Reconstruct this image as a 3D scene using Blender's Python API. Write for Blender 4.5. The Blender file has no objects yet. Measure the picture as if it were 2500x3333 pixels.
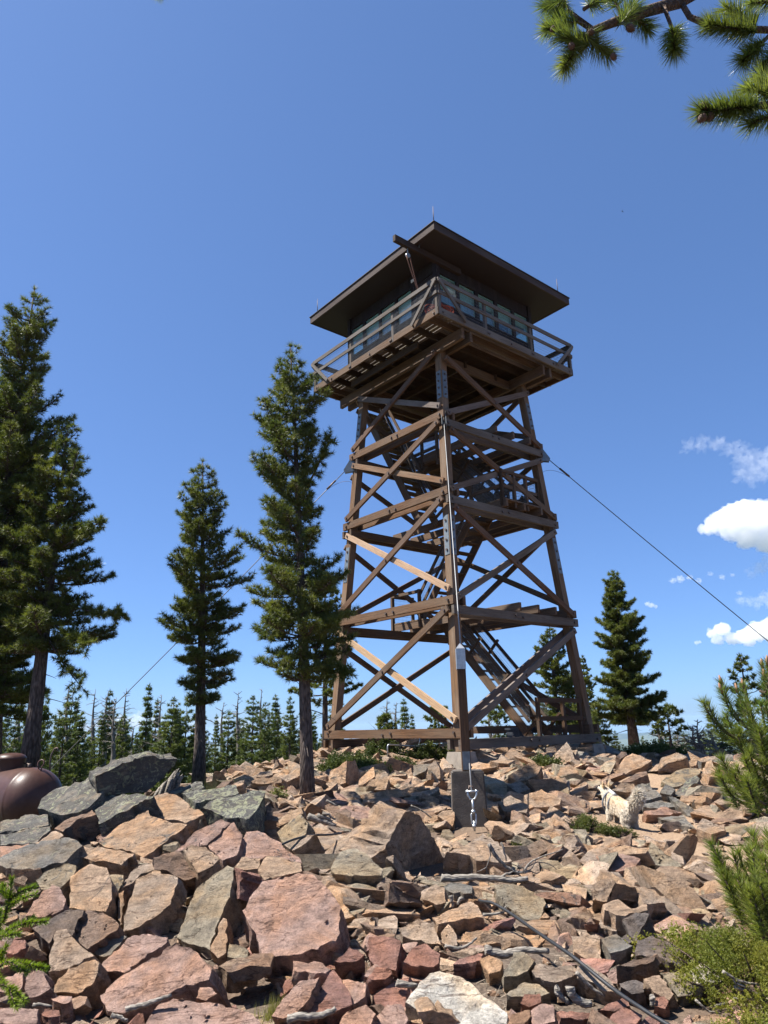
import bpy, bmesh, math, random
import numpy as np
from mathutils import Vector, Matrix, noise, Quaternion
V = Vector
PI = math.pi
C = bpy.context.scene.collection
random.seed(7)

# ------------------------------------------------------------------ camera (fitted to the tower)
PITCH, ROLL, FPX = 0.29042604, 0.02495393, 2318.384
sc = bpy.context.scene
cd = bpy.data.cameras.new('camera'); cam = bpy.data.objects.new('camera', cd); C.objects.link(cam)
cd.sensor_fit = 'VERTICAL'; cd.sensor_height = 24.0; cd.lens = FPX/3333*24.0
cd.clip_start = 0.05; cd.clip_end = 60000
cam.matrix_world = Matrix.Rotation(PI/2+PITCH, 4, 'X') @ Matrix.Rotation(-ROLL, 4, 'Z')
sc.camera = cam

def ray(px, py):
    X0 = px-1250.0; Y0 = -(py-1666.5)
    cr, sr = math.cos(ROLL), math.sin(ROLL)
    X = X0*cr+Y0*sr; Y = -X0*sr+Y0*cr
    cp, sp = math.cos(PITCH), math.sin(PITCH)
    return V((X, FPX*cp-Y*sp, FPX*sp+Y*cp)).normalized()
def at(px, py, Y):
    r = ray(px, py); return r*(Y/r.y)

# ------------------------------------------------------------------ materials
def newmat(name):
    m = bpy.data.materials.new(name); m.use_nodes = True
    nt = m.node_tree; b = nt.nodes['Principled BSDF']
    return m, nt, b
def nd(nt, t, **kw):
    n = nt.nodes.new('ShaderNode'+t)
    for k, v in kw.items():
        if k.startswith('p_'): setattr(n, k[2:], v)
    for k, v in kw.items():
        if k.startswith('p_'): continue
        k = k.replace('_', ' ')
        s = n.inputs[int(k)] if k.isdigit() else n.inputs[k]
        if isinstance(v, bpy.types.NodeSocket): nt.links.new(v, s)
        else: s.default_value = v
    return n
def ramp(nt, fac, stops, interp='LINEAR'):
    r = nt.nodes.new('ShaderNodeValToRGB'); r.color_ramp.interpolation = interp
    el = r.color_ramp.elements
    while len(el) < len(stops): el.new(0.5)
    for e, (p, c) in zip(el, stops):
        e.position = p; e.color = (c, c, c, 1) if isinstance(c, (int, float)) else (*c[:3], 1)
    nt.links.new(fac, r.inputs['Fac']); return r.outputs['Color']
def mixc(nt, fac, a, b, mode='MIX'):
    n = nt.nodes.new('ShaderNodeMix'); n.data_type = 'RGBA'; n.blend_type = mode
    for s, v in ((n.inputs[0], fac), (n.inputs[6], a), (n.inputs[7], b)):
        if isinstance(v, bpy.types.NodeSocket): nt.links.new(v, s)
        elif isinstance(v, (int, float)): s.default_value = v
        else: s.default_value = (*v[:3], 1)
    return n.outputs[2]
def mth(nt, op, a, b=0.0, c=0.0):
    n = nt.nodes.new('ShaderNodeMath'); n.operation = op
    for s, v in zip(n.inputs, (a, b, c)):
        if isinstance(v, bpy.types.NodeSocket): nt.links.new(v, s)
        else: s.default_value = v
    return n.outputs[0]
def bump(nt, b, h, strength=0.5, dist=0.02, prev=None):
    n = nd(nt, 'Bump', Strength=strength, Distance=dist, Height=h)
    if prev is not None: nt.links.new(prev, n.inputs['Normal'])
    nt.links.new(n.outputs[0], b.inputs['Normal']); return n.outputs[0]
def plain(name, col, rough=0.6, metal=0.0, var=0.25, scale=12.0, spec=0.5):
    m, nt, b = newmat(name)
    g = nd(nt, 'NewGeometry')
    n = nd(nt, 'TexNoise', Vector=g.outputs['Position'], Scale=scale, Detail=6.0, Roughness=0.65)
    k = ramp(nt, n.outputs['Fac'], [(0.3, 1-var), (0.7, 1+var*0.6)])
    nt.links.new(mixc(nt, 1.0, col, k, 'MULTIPLY'), b.inputs['Base Color'])
    b.inputs['Roughness'].default_value = rough; b.inputs['Metallic'].default_value = metal
    b.inputs['Specular IOR Level'].default_value = spec
    bump(nt, b, n.outputs['Fac'], 0.15, 0.01)
    return m

def wood(name, dark, light, grey=0.35, greycol=(0.20, 0.175, 0.15)):
    """weathered timber: grain along UV.x (metres), tone attribute per board"""
    m, nt, b = newmat(name)
    uv = nd(nt, 'UVMap'); tone = nd(nt, 'Attribute', p_attribute_name='tone')
    mp = nd(nt, 'Mapping', Vector=uv.outputs[0], Scale=(1.3, 34.0, 1.0))
    n1 = nd(nt, 'TexNoise', Vector=mp.outputs[0], Scale=1.0, Detail=8.0, Roughness=0.7)
    mp2 = nd(nt, 'Mapping', Vector=uv.outputs[0], Scale=(3.0, 120.0, 1.0))
    n2 = nd(nt, 'TexNoise', Vector=mp2.outputs[0], Scale=1.0, Detail=3.0)
    mp3 = nd(nt, 'Mapping', Vector=uv.outputs[0], Scale=(0.7, 3.0, 1.0))
    n3 = nd(nt, 'TexNoise', Vector=mp3.outputs[0], Scale=1.0, Detail=4.0)
    c = mixc(nt, ramp(nt, n1.outputs['Fac'], [(0.3, 0.0), (0.7, 1.0)]), dark, light)
    gf = mth(nt, 'MULTIPLY', ramp(nt, n3.outputs['Fac'], [(0.35, 0.0), (0.65, 1.0)]), grey*1.6)
    c = mixc(nt, gf, c, mixc(nt, n1.outputs['Fac'], greycol, tuple(x*1.7 for x in greycol)))
    c = mixc(nt, ramp(nt, n2.outputs['Fac'], [(0.33, 0.55), (0.42, 0.0)]), c, (0.02, 0.014, 0.01))
    c = mixc(nt, 1.0, c, tone.outputs['Color'], 'MULTIPLY')
    nt.links.new(c, b.inputs['Base Color']); b.inputs['Roughness'].default_value = 0.85
    b.inputs['Specular IOR Level'].default_value = 0.25
    h = mth(nt, 'ADD', n1.outputs['Fac'], mth(nt, 'MULTIPLY', n2.outputs['Fac'], 0.6))
    bump(nt, b, h, 0.55, 0.012)
    return m

M = {}
M['wood'] = wood('timber_weathered', (0.042, 0.022, 0.012), (0.185, 0.105, 0.055), 0.32, (0.115, 0.098, 0.08))
M['woodgrey'] = wood('timber_grey', (0.0492, 0.03608, 0.02788), (0.1517, 0.123, 0.0984), 0.6, (0.1107, 0.0984, 0.0861))
M['woodnew'] = wood('timber_new', (0.228, 0.152, 0.0874), (0.4104, 0.2964, 0.1862), 0.3, (0.30, 0.245, 0.18))
M['siding'] = wood('siding_brown', (0.014, 0.010, 0.009), (0.032, 0.022, 0.019), 0.1, (0.035, 0.027, 0.025))
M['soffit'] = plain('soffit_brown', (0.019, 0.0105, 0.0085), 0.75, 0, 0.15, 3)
M['fascia'] = wood('fascia_brown', (0.022, 0.013, 0.011), (0.06, 0.038, 0.03), 0.3, (0.08, 0.066, 0.058))
M['steel'] = plain('galvanised_steel', (0.42, 0.44, 0.45), 0.45, 0.85, 0.25, 30)
M['plate'] = plain('steel_plate', (0.16, 0.185, 0.20), 0.55, 0.5, 0.3, 14)
M['bolt'] = plain('bolt_steel', (0.12, 0.09, 0.075), 0.6, 0.6, 0.3, 40)
M['ceiling_standin'] = plain('pale_ceiling_standin', (0.55, 0.66, 0.60), 0.8, 0, 0.12, 6)  # for the added panels that stand in for the bright cab ceiling
M['wire'] = plain('wire_mesh_steel', (0.14, 0.145, 0.15), 0.5, 0.7, 0.2, 30)
M['cable'] = plain('guy_cable_steel', (0.12, 0.115, 0.11), 0.55, 0.6, 0.3, 60)
M['cablelit'] = plain('guy_cable_sunlit', (0.30, 0.30, 0.295), 0.6, 0.4, 0.3, 60)  # paler copy of the cable steel, sunlight put into its colour
M['rope'] = plain('red_rope', (0.33, 0.07, 0.045), 0.9, 0, 0.3, 40)
M['brownrope'] = plain('brown_rope', (0.18, 0.08, 0.05), 0.9, 0, 0.3, 40)
M['blackpipe'] = plain('black_poly_pipe', (0.018, 0.019, 0.02), 0.42, 0, 0.3, 20)
M['ceil'] = plain('cab_ceiling', (0.72, 0.80, 0.74), 0.7, 0, 0.1, 4)
M['window_blocker'] = plain('blue_grey_blocker', (0.34, 0.38, 0.39), 0.8, 0, 0.3, 6)  # for the added screens behind some of the panes
M['sash'] = plain('pale_green_sash', (0.62, 0.70, 0.66), 0.6, 0, 0.15, 20)
M['white'] = plain('white_paint', (0.75, 0.75, 0.72), 0.5, 0, 0.15, 20)
M['darkbox'] = plain('dark_box_paint', (0.03, 0.035, 0.045), 0.6, 0, 0.3, 10)

def concrete(c1=(0.12, 0.1, 0.08), c2=(0.215, 0.185, 0.15), c3=(0.295, 0.255, 0.21)):
    m, nt, b = newmat('concrete')
    g = nd(nt, 'NewGeometry'); P = g.outputs['Position']
    n = nd(nt, 'TexNoise', Vector=P, Scale=3.5, Detail=9.0, Roughness=0.7)
    n2 = nd(nt, 'TexNoise', Vector=P, Scale=60.0, Detail=4.0)
    c = ramp(nt, n.outputs['Fac'], [(0.3, c1), (0.5, c2), (0.72, c3)])
    c = mixc(nt, ramp(nt, n2.outputs['Fac'], [(0.35, 0.35), (0.5, 0.0)]), c, (0.1, 0.09, 0.08))
    nt.links.new(c, b.inputs['Base Color']); b.inputs['Roughness'].default_value = 0.9
    x = bump(nt, b, n2.outputs['Fac'], 0.4, 0.01); bump(nt, b, n.outputs['Fac'], 0.3, 0.03, x)
    return m
M['concrete'] = concrete()
M['concrete_shaded'] = concrete((0.045, 0.036, 0.0285), (0.07875, 0.0645, 0.0525), (0.12, 0.1013, 0.0825))  # pier copy of the concrete, darkened to carry the shade on its front

def glass():
    m, nt, b = newmat('cab_window_glass')
    out = nt.nodes['Material Output']
    tr = nd(nt, 'BsdfTransparent', Color=(0.78, 0.87, 0.85, 1)); gl = nd(nt, 'BsdfGlossy', Color=(0.9, 1, 1, 1), Roughness=0.02)
    mx = nd(nt, 'MixShader'); 
    mx.inputs[0].default_value = .10
    nt.links.new(tr.outputs[0], mx.inputs[1]); nt.links.new(gl.outputs[0], mx.inputs[2]); nt.links.new(mx.outputs[0], out.inputs['Surface'])
    return m
M['glass'] = glass()

def rockmat(name, stuff=False):
    m, nt, b = newmat(name)
    geo = nd(nt, 'NewGeometry'); P = geo.outputs['Position']
    tc = nd(nt, 'TexCoord')
    if stuff:
        a = nd(nt, 'Attribute', p_attribute_name='tone'); base = a.outputs['Color']; lich = 0.15; O = P; rnd = 0.3
    else:
        oi = nd(nt, 'ObjectInfo'); base = oi.outputs['Color']; lich = oi.outputs['Alpha']; rnd = oi.outputs['Random']
        O = tc.outputs['Object']
    off = nd(nt, 'CombineXYZ', X=mth(nt, 'MULTIPLY', rnd, 37.0), Y=mth(nt, 'MULTIPLY', rnd, 91.0), Z=0.0)
    vo = nd(nt, 'VectorMath', p_operation='ADD'); nt.links.new(P, vo.inputs[0]); nt.links.new(off.outputs[0], vo.inputs[1]); Q = vo.outputs[0]
    big = nd(nt, 'TexNoise', Vector=Q, Scale=2.6, Detail=5.0, Roughness=0.6, Distortion=0.6)
    mid = nd(nt, 'TexNoise', Vector=Q, Scale=11.0, Detail=8.0, Roughness=0.72)
    fine = nd(nt, 'TexNoise', Vector=Q, Scale=75.0, Detail=6.0, Roughness=0.75)
    # cleavage grain, stretched along one direction
    ra = nd(nt, 'CombineXYZ', X=mth(nt, 'MULTIPLY', rnd, 5.0), Y=mth(nt, 'ADD', mth(nt, 'MULTIPLY', rnd, 3.0), .3), Z=mth(nt, 'MULTIPLY', rnd, 9.0))
    rot = nd(nt, 'Mapping', Vector=Q, Rotation=ra.outputs[0], Scale=(1.3, 12.0, 15.0))
    gr = nd(nt, 'TexNoise', Vector=rot.outputs[0], Scale=1.6, Detail=8.0, Roughness=0.68, Distortion=0.15)
    # hue patches: iron orange, purple varnish
    c = mixc(nt, ramp(nt, big.outputs['Fac'], [(0.42, 0.0), (0.62, 0.75)]), base, mixc(nt, 1.0, base, (1.22, 0.98, 0.72), 'MULTIPLY'))
    big2 = nd(nt, 'TexNoise', Vector=Q, Scale=3.3, Detail=6.0, Roughness=0.65, W=3.0, p_noise_dimensions='4D')
    c = mixc(nt, ramp(nt, big2.outputs['Fac'], [(0.56, 0.0), (0.68, 0.6)]), c, mixc(nt, 1.0, base, (0.52, 0.53, 0.62), 'MULTIPLY'))
    c = mixc(nt, 1.0, c, ramp(nt, mid.outputs['Fac'], [(0.28, 0.55), (0.5, 1.0), (0.72, 1.32)]), 'MULTIPLY')
    c = mixc(nt, 1.0, c, ramp(nt, gr.outputs['Fac'], [(0.3, 0.6), (0.48, 1.0), (0.72, 1.2)]), 'MULTIPLY')
    c = mixc(nt, 1.0, c, ramp(nt, fine.outputs['Fac'], [(0.3, 0.6), (0.5, 1.0), (0.7, 1.2)]), 'MULTIPLY')
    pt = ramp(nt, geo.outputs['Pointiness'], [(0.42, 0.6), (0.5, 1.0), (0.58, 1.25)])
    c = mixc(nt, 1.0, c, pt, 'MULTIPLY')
    # lichen: dark crust + pale green rosettes
    l1 = nd(nt, 'TexNoise', Vector=Q, Scale=5.0, Detail=9.0, Roughness=0.75, Distortion=0.8)
    l2 = nd(nt, 'TexNoise', Vector=Q, Scale=13.0, Detail=8.0, Roughness=0.75, Distortion=1.0)
    f1 = mth(nt, 'GREATER_THAN', mth(nt, 'ADD', l1.outputs['Fac'], mth(nt, 'MULTIPLY', lich, 0.30)), 0.70)
    c = mixc(nt, mth(nt, 'MULTIPLY', f1, 0.8), c, mixc(nt, fine.outputs['Fac'], (0.05, 0.05, 0.047), (0.17, 0.165, 0.15)))
    f2 = mth(nt, 'GREATER_THAN', mth(nt, 'ADD', l2.outputs['Fac'], mth(nt, 'MULTIPLY', lich, 0.25)), 0.755)
    c = mixc(nt, mth(nt, 'MULTIPLY', f2, 0.85), c, mixc(nt, big.outputs['Fac'], (0.39, 0.39, 0.3354), (0.3588, 0.3666, 0.156)))
    nt.links.new(c, b.inputs['Base Color'])
    b.inputs['Roughness'].default_value = 0.82; b.inputs['Specular IOR Level'].default_value = 0.3
    # cracks
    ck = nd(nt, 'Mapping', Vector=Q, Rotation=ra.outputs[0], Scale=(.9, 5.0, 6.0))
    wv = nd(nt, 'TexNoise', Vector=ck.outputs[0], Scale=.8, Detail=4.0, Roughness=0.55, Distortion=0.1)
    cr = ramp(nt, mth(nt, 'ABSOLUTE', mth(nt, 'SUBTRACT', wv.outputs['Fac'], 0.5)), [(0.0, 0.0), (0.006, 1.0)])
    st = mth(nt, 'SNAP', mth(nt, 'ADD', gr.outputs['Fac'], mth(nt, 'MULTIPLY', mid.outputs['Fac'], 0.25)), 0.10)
    c = mixc(nt, 1.0, c, mixc(nt, cr, (.45, .4, .38), (1, 1, 1)), 'MULTIPLY'); nt.links.new(c, b.inputs['Base Color'])  # crack lines darkened in the colour, for their shade as well as dirt
    # broken facets: every Voronoi cell is a little plane with its own tilt
    dn = nd(nt, 'VectorMath', p_operation='SCALE', Scale=.10); nt.links.new(mid.outputs['Color'], dn.inputs[0])
    qa = nd(nt, 'VectorMath', p_operation='ADD'); nt.links.new(Q, qa.inputs[0]); nt.links.new(dn.outputs[0], qa.inputs[1])
    mq = nd(nt, 'Mapping', Vector=qa.outputs[0], Rotation=ra.outputs[0], Scale=(.55, 1.3, 1.3))
    hs = None
    for scl, k in ((3.6, .55), (10.0, .42), (27.0, .30)):
        vo_ = nd(nt, 'TexVoronoi', Vector=mq.outputs[0], Scale=scl)
        d1 = nd(nt, 'VectorMath', p_operation='SUBTRACT'); nt.links.new(mq.outputs[0], d1.inputs[0]); nt.links.new(vo_.outputs['Position'], d1.inputs[1])
        d2 = nd(nt, 'VectorMath', p_operation='SUBTRACT'); nt.links.new(vo_.outputs['Color'], d2.inputs[0]); d2.inputs[1].default_value = (.5, .5, .5)
        dp = nd(nt, 'VectorMath', p_operation='DOT_PRODUCT'); nt.links.new(d1.outputs[0], dp.inputs[0]); nt.links.new(d2.outputs[0], dp.inputs[1])
        h_ = mth(nt, 'MULTIPLY', dp.outputs['Value'], k)
        hs = h_ if hs is None else mth(nt, 'ADD', hs, h_)
    x = bump(nt, b, hs, 1.0, 1.0)
    x = bump(nt, b, cr, 0.9, 0.035, x)
    x = bump(nt, b, st, 1.0, 0.08, x)
    x = bump(nt, b, mid.outputs['Fac'], 0.9, 0.13, x)
    bump(nt, b, fine.outputs['Fac'], 0.85, 0.034, x)
    return m
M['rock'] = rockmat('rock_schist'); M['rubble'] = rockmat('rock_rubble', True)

def needlemat(name, c1, c2, trans=0.25, rough=0.5):
    m, nt, b = newmat(name)
    a = nd(nt, 'Attribute', p_attribute_name='tone')
    geo = nd(nt, 'NewGeometry')
    n = nd(nt, 'TexNoise', Vector=geo.outputs['Position'], Scale=2.2, Detail=4.0)
    c = mixc(nt, ramp(nt, n.outputs['Fac'], [(0.35, 0.0), (0.65, 1.0)]), c1, c2)
    c = mixc(nt, 1.0, c, a.outputs['Color'], 'MULTIPLY')
    nt.links.new(c, b.inputs['Base Color']); b.inputs['Roughness'].default_value = rough
    b.inputs['Specular IOR Level'].default_value = 0.4
    out = nt.nodes['Material Output']
    t = nd(nt, 'BsdfTranslucent'); nt.links.new(mixc(nt, 1.0, c, (1.3, 1.35, 0.6), 'MULTIPLY'), t.inputs['Color'])
    mx = nd(nt, 'MixShader', **{'0': trans}); nt.links.new(b.outputs[0], mx.inputs[1]); nt.links.new(t.outputs[0], mx.inputs[2])
    nt.links.new(mx.outputs[0], out.inputs['Surface'])
    return m
M['needle'] = needlemat('pine_needles', (0.066, 0.092, 0.024), (0.13, 0.145, 0.036), 0.32)
M['needledk'] = needlemat('far_needles', (0.065, 0.095, 0.028), (0.115, 0.14, 0.04), .3)
M['needlenear'] = needlemat('young_pine_needles', (0.095, 0.14, 0.028), (0.155, 0.185, 0.04), 0.35, 0.4)
M['needleover'] = needlemat('overhead_pine_needles', (0.095, 0.14, 0.05), (0.165, 0.19, 0.055), 0.4, 0.35)
M['fir'] = needlemat('fir_needles', (0.1105, 0.1785, 0.017), (0.1785, 0.238, 0.0255), 0.35, 0.5)
M['juniper'] = needlemat('juniper_scales', (0.1445, 0.1785, 0.0255), (0.289, 0.2805, 0.04675), 0.35, 0.6)
M['shrub'] = needlemat('shrub_leaves', (0.05, 0.08, 0.02), (0.11, 0.13, 0.03), 0.25, 0.6)
M['grass'] = needlemat('grass_blades', (0.12, 0.16, 0.04), (0.25, 0.24, 0.09), 0.3, 0.6)

def bark(name, a, bcol, sc1=(14, 14, 4), bd=.03):
    m, nt, b = newmat(name)
    geo = nd(nt, 'NewGeometry')
    mp = nd(nt, 'Mapping', Vector=geo.outputs['Position'], Scale=sc1)
    n = nd(nt, 'TexNoise', Vector=mp.outputs[0], Scale=1.5, Detail=8.0, Roughness=0.7)
    v = nd(nt, 'TexVoronoi', Vector=mp.outputs[0], Scale=2.2)
    c = ramp(nt, n.outputs['Fac'], [(0.3, a), (0.7, bcol)])
    c = mixc(nt, ramp(nt, v.outputs['Distance'], [(0.3, 0.0), (0.75, 0.7)]), c, tuple(x*0.35 for x in a))
    nt.links.new(c, b.inputs['Base Color']); b.inputs['Roughness'].default_value = 0.92
    b.inputs['Specular IOR Level'].default_value = 0.2
    bump(nt, b, mth(nt, 'SUBTRACT', n.outputs['Fac'], v.outputs['Distance']), 0.8, bd)
    return m
M['bark'] = bark('pine_bark', (0.068, 0.052, 0.044), (0.168, 0.132, 0.112))
M['snag'] = bark('dead_wood_bark', (0.1445, 0.1275, 0.1105), (0.306, 0.2805, 0.2465), (30, 30, 3), .01)
M['twig'] = bark('twig_bark', (0.11, 0.075, 0.055), (0.22, 0.16, 0.12), (40, 40, 40))
M['drift'] = bark('bleached_wood', (0.1716, 0.1521, 0.1287), (0.3588, 0.3237, 0.2769), (9, 40, 40), .006)
M['cone'] = plain('pine_cone', (0.10, 0.055, 0.035), 0.8, 0, 0.4, 60)
M['cone_green'] = plain('pine_bud', (0.30, 0.16, 0.09), 0.8, 0, 0.3, 60)

# ------------------------------------------------------------------ mesh builder
class MB:
    def __init__(s): s.v = []; s.f = []; s.uv = []; s.t = []; s.sm = []; s.mi = []; s.cm = 0
    def face(s, idx, uv=None, tone=(1, 1, 1), smooth=False):
        s.f.append(tuple(idx)); s.uv.append(uv or [(0, 0)]*len(idx)); s.t.append(tone); s.sm.append(smooth); s.mi.append(s.cm)
    def beam(s, p0, p1, w, h, up=(0, 0, 1), tone=None, jit=0.0, ends=True):
        """rectangular timber from p0 to p1; w across, h along 'up'"""
        p0, p1 = V(p0), V(p1); d = p1-p0; L = d.length; d.normalize()
        up = V(up); sd = d.cross(up)
        if sd.length < 1e-4: sd = d.cross(V((1, 0, 0)))
        sd.normalize(); u = sd.cross(d).normalized()
        if tone is None:
            k = random.uniform(0.75, 1.2); tone = (k, k*random.uniform(0.95, 1.03), k*random.uniform(0.9, 1.05))
        b = len(s.v); ou, ov = random.uniform(0, 50), random.uniform(0, 50)
        for P in (p0, p1):
            for a, c in ((-1, -1), (1, -1), (1, 1), (-1, 1)):
                s.v.append(P+sd*(a*w/2)+u*(c*h/2))
        acc = 0
        for i, wd in enumerate((w, h, w, h)):
            j = (i+1) % 4
            s.face((b+i, b+j, b+4+j, b+4+i), [(ou, ov+acc), (ou, ov+acc+wd), (ou+L, ov+acc+wd), (ou+L, ov+acc)], tone); acc += wd
        if ends:
            s.face((b+3, b+2, b+1, b), [(ou, ov), (ou+.02, ov), (ou+.02, ov+h), (ou, ov+h)], tone)
            s.face((b+4, b+5, b+6, b+7), [(ou, ov), (ou+.02, ov), (ou+.02, ov+h), (ou, ov+h)], tone)
    def box(s, lo, hi, tone=None):
        lo, hi = V(lo), V(hi); c = (lo+hi)/2; d = hi-lo
        k = max(range(3), key=lambda i: d[i])
        if k == 0: s.beam((lo.x, c.y, c.z), (hi.x, c.y, c.z), d.y, d.z, (0, 0, 1), tone)
        elif k == 1: s.beam((c.x, lo.y, c.z), (c.x, hi.y, c.z), d.x, d.z, (0, 0, 1), tone)
        else: s.beam((c.x, c.y, lo.z), (c.x, c.y, hi.z), d.x, d.y, (0, 1, 0), tone)
    def tube(s, pts, rad, n=6, tone=(1, 1, 1), caps=True, smooth=True):
        pts = [V(p) for p in pts]
        rad = rad if isinstance(rad, (list, tuple)) else [rad]*len(pts)
        b0 = len(s.v); ref = None
        for i, p in enumerate(pts):
            d = (pts[min(i+1, len(pts)-1)]-pts[max(i-1, 0)])
            if d.length < 1e-9: d = V((0, 0, 1))
            d.normalize()
            if ref is None: ref = d.orthogonal().normalized()
            ref = (ref-d*ref.dot(d))
            ref = ref.normalized() if ref.length > 1e-6 else d.orthogonal().normalized()
            q = d.cross(ref)
            for k in range(n):
                a = 2*PI*k/n; s.v.append(p+(ref*math.cos(a)+q*math.sin(a))*rad[i])
        for i in range(len(pts)-1):
            for k in range(n):
                j = (k+1) % n; a = b0+i*n
                s.face((a+k, a+j, a+n+j, a+n+k), None, tone, smooth)
        if caps and n > 2:
            s.face(tuple(b0+k for k in range(n-1, -1, -1)), None, tone)
            e = b0+(len(pts)-1)*n; s.face(tuple(e+k for k in range(n)), None, tone)
    def tri(s, a, b, c, tone=(1, 1, 1)):
        i = len(s.v); s.v += [a, b, c]; s.face((i, i+1, i+2), None, tone)
    def bolt(s, p, d, r=0.03, h=0.03, tone=(1, 1, 1)):
        d = V(d).normalized(); s.cm = 1; s.tube([V(p)-d*.01, V(p)+d*h], r, 6, tone, True, False); s.cm = 0
    def build(s, name, m, parent=None, smooth_angle=None):
        me = bpy.data.meshes.new(name); me.from_pydata([tuple(v) for v in s.v], [], s.f)
        uvl = me.uv_layers.new(name='UVMap')
        flat = [c for f in s.uv for p in f for c in p]; uvl.data.foreach_set('uv', flat)
        ca = me.color_attributes.new('tone', 'FLOAT_COLOR', 'CORNER')
        cols = []
        for f, t in zip(s.f, s.t): cols += [t[0], t[1], t[2], 1.0]*len(f)
        ca.data.foreach_set('color', cols)
        me.polygons.foreach_set('use_smooth', s.sm)
        me.materials.append(m)
        if any(s.mi): me.materials.append(M['bolt']); me.polygons.foreach_set('material_index', s.mi)
        me.update()
        o = bpy.data.objects.new(name, me); C.objects.link(o)
        if parent: o.parent = parent; o.matrix_parent_inverse = Matrix.Translation(-parent.location) if parent.parent is None and parent.type == 'EMPTY' else Matrix.Identity(4)
        return o
def tag(o, label=None, cat=None, group=None, kind=None):
    for k, v in (('label', label), ('category', cat), ('group', group), ('kind', kind)):
        if v: o[k] = v
    return o
def empty(name, loc, label, cat, group=None):
    o = bpy.data.objects.new(name, None); C.objects.link(o); o.location = V(loc); o.empty_display_size = 0.2
    return tag(o, label, cat, group)

def bez(a, b, c, n):
    a, b, c = V(a), V(b), V(c)
    return [(1-t)**2*a+2*t*(1-t)*b+t*t*c for t in [i/n for i in range(n+1)]]
def rvec(r):
    while True:
        v = V((r.uniform(-1, 1), r.uniform(-1, 1), r.uniform(-1, 1)))
        if 0.05 < v.length < 1: return v.normalized()

# ------------------------------------------------------------------ terrain
TAB = [(-50, -3.2), (0, -1.8), (4.7, -1.64), (10, -1.40), (14, -1.25), (18, -1.06), (22, -0.80), (25, -0.95), (32, -2.0), (60, -6.5), (150, -24), (500, -90), (1500, -215), (3500, -330), (7000, -420), (60000, -420)]
def lerp_tab(y):
    for (a, za), (b, zb) in zip(TAB, TAB[1:]):
        if y <= b:
            t = (y-a)/(b-a); return za+(zb-za)*t
    return TAB[-1][1]
def sstep(a, b, x):
    t = min(1, max(0, (x-a)/(b-a))); return t*t*(3-2*t)
def gz(x, y):
    z = lerp_tab(y)
    if abs(x) < 200 and y < 200:
        z += 0.62*math.exp(-((x+2.9)/1.9)**2-((y-8.7)/1.8)**2)
        z += 0.25*math.exp(-((x+4.7)/1.2)**2-((y-8.2)/1.5)**2)
        z += 0.26*math.exp(-((x-6.2)/2.4)**2-((y-14.0)/2.2)**2)
        z -= 0.20*max(0, -x-1.6)*sstep(10.0, 17, y)*(1-.6*sstep(17, 40, y))
        z -= 0.10*max(0, x-9)*sstep(12, 20, y)+.36*sstep(4.6, 7, x)*sstep(15.5, 20, y)
        z += 0.06*noise.noise(V((x*0.7, y*0.7, 3.1)))+0.03*noise.noise(V((x*2.3, y*2.3, 9.1)))
    else:
        z += (6+0.02*y)*noise.fractal(V((x*0.0012, y*0.0012, 1.7)), 1.0, 2.0, 4)*sstep(200, 2000, abs(y)+abs(x))
        z -= 0.12*max(0, abs(x)-60)*(1-sstep(300, 3000, y)) if y < 3000 else 0
    return z
def ground_hit(px, py, lift=0.0, lo=2.5, hi=60.0):
    r = ray(px, py); t = lo; prev = None
    while t < hi:
        p = r*t
        if p.z < gz(p.x, p.y)+lift:
            a, b = t-0.1, t
            for _ in range(12):
                m_ = (a+b)/2; q = r*m_
                if q.z < gz(q.x, q.y)+lift: b = m_
                else: a = m_
            return r*b
        t += 0.1
    return r*22.0
# ------------------------------------------------------------------ fire lookout tower (local frame a,b,h)
TC = V((2.00659, 21.38809, -0.22971))
E1 = V((0.76721535, 0.64138959, 0)); E2 = V((-0.64138959, 0.76721535, 0)); ZZ = V((0, 0, 1))
def W(a, b, h): return TC+E1*a+E2*b+ZZ*h
def S(h): return 2.5526-0.06832*h
hC, hB, hA, hT = 3.2229, 6.2282, 8.554, 10.95
T = empty('lookout_tower', (TC.x, TC.y, TC.z-0.35), 'tall timber fire lookout tower with cross braced legs and a brown cab on top', 'lookout tower')
rt = random.Random(11)
CORN = {'N': (-1, -1), 'R': (1, -1), 'B': (1, 1), 'L': (-1, 1)}
def cpos(k, h, off=0.0):
    s = S(h)+off; a, b = CORN[k]; return W(a*s, b*s, h)
# legs with splice plates
for k in 'NRBL':
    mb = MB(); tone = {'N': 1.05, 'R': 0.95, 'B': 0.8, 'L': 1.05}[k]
    upv = E1+E2*0.001
    hs = [-0.42, 4.9, 9.55, 10.93]
    for h0, h1 in zip(hs, hs[1:]):
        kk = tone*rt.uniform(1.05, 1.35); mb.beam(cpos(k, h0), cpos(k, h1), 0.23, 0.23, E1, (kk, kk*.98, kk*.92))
    leg = mb.build('leg', M['wood'], T)
    a, b = CORN[k]
    for h0, h1 in ((4.45, 5.55), (9.15, 10.05)):
        for ax in (0, 1):
            o = 0.121
            def P(h, sgn=0):
                s = S(h); return W(a*s+(a*o if ax == 0 else 0), b*s+(b*o if ax == 1 else 0), h)
            mp = MB(); n = (E1*a if ax == 0 else E2*b)
            mp.beam(P(h0), P(h1), 0.17, 0.014, n, (1, 1, 1))
            for i in range(4):
                h = h0+(i+0.5)*(h1-h0)/4; mp.bolt(P(h)+n*0.007, n, 0.032, 0.03)
            mp.build('splice_plate', M['plate'], leg)
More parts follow.
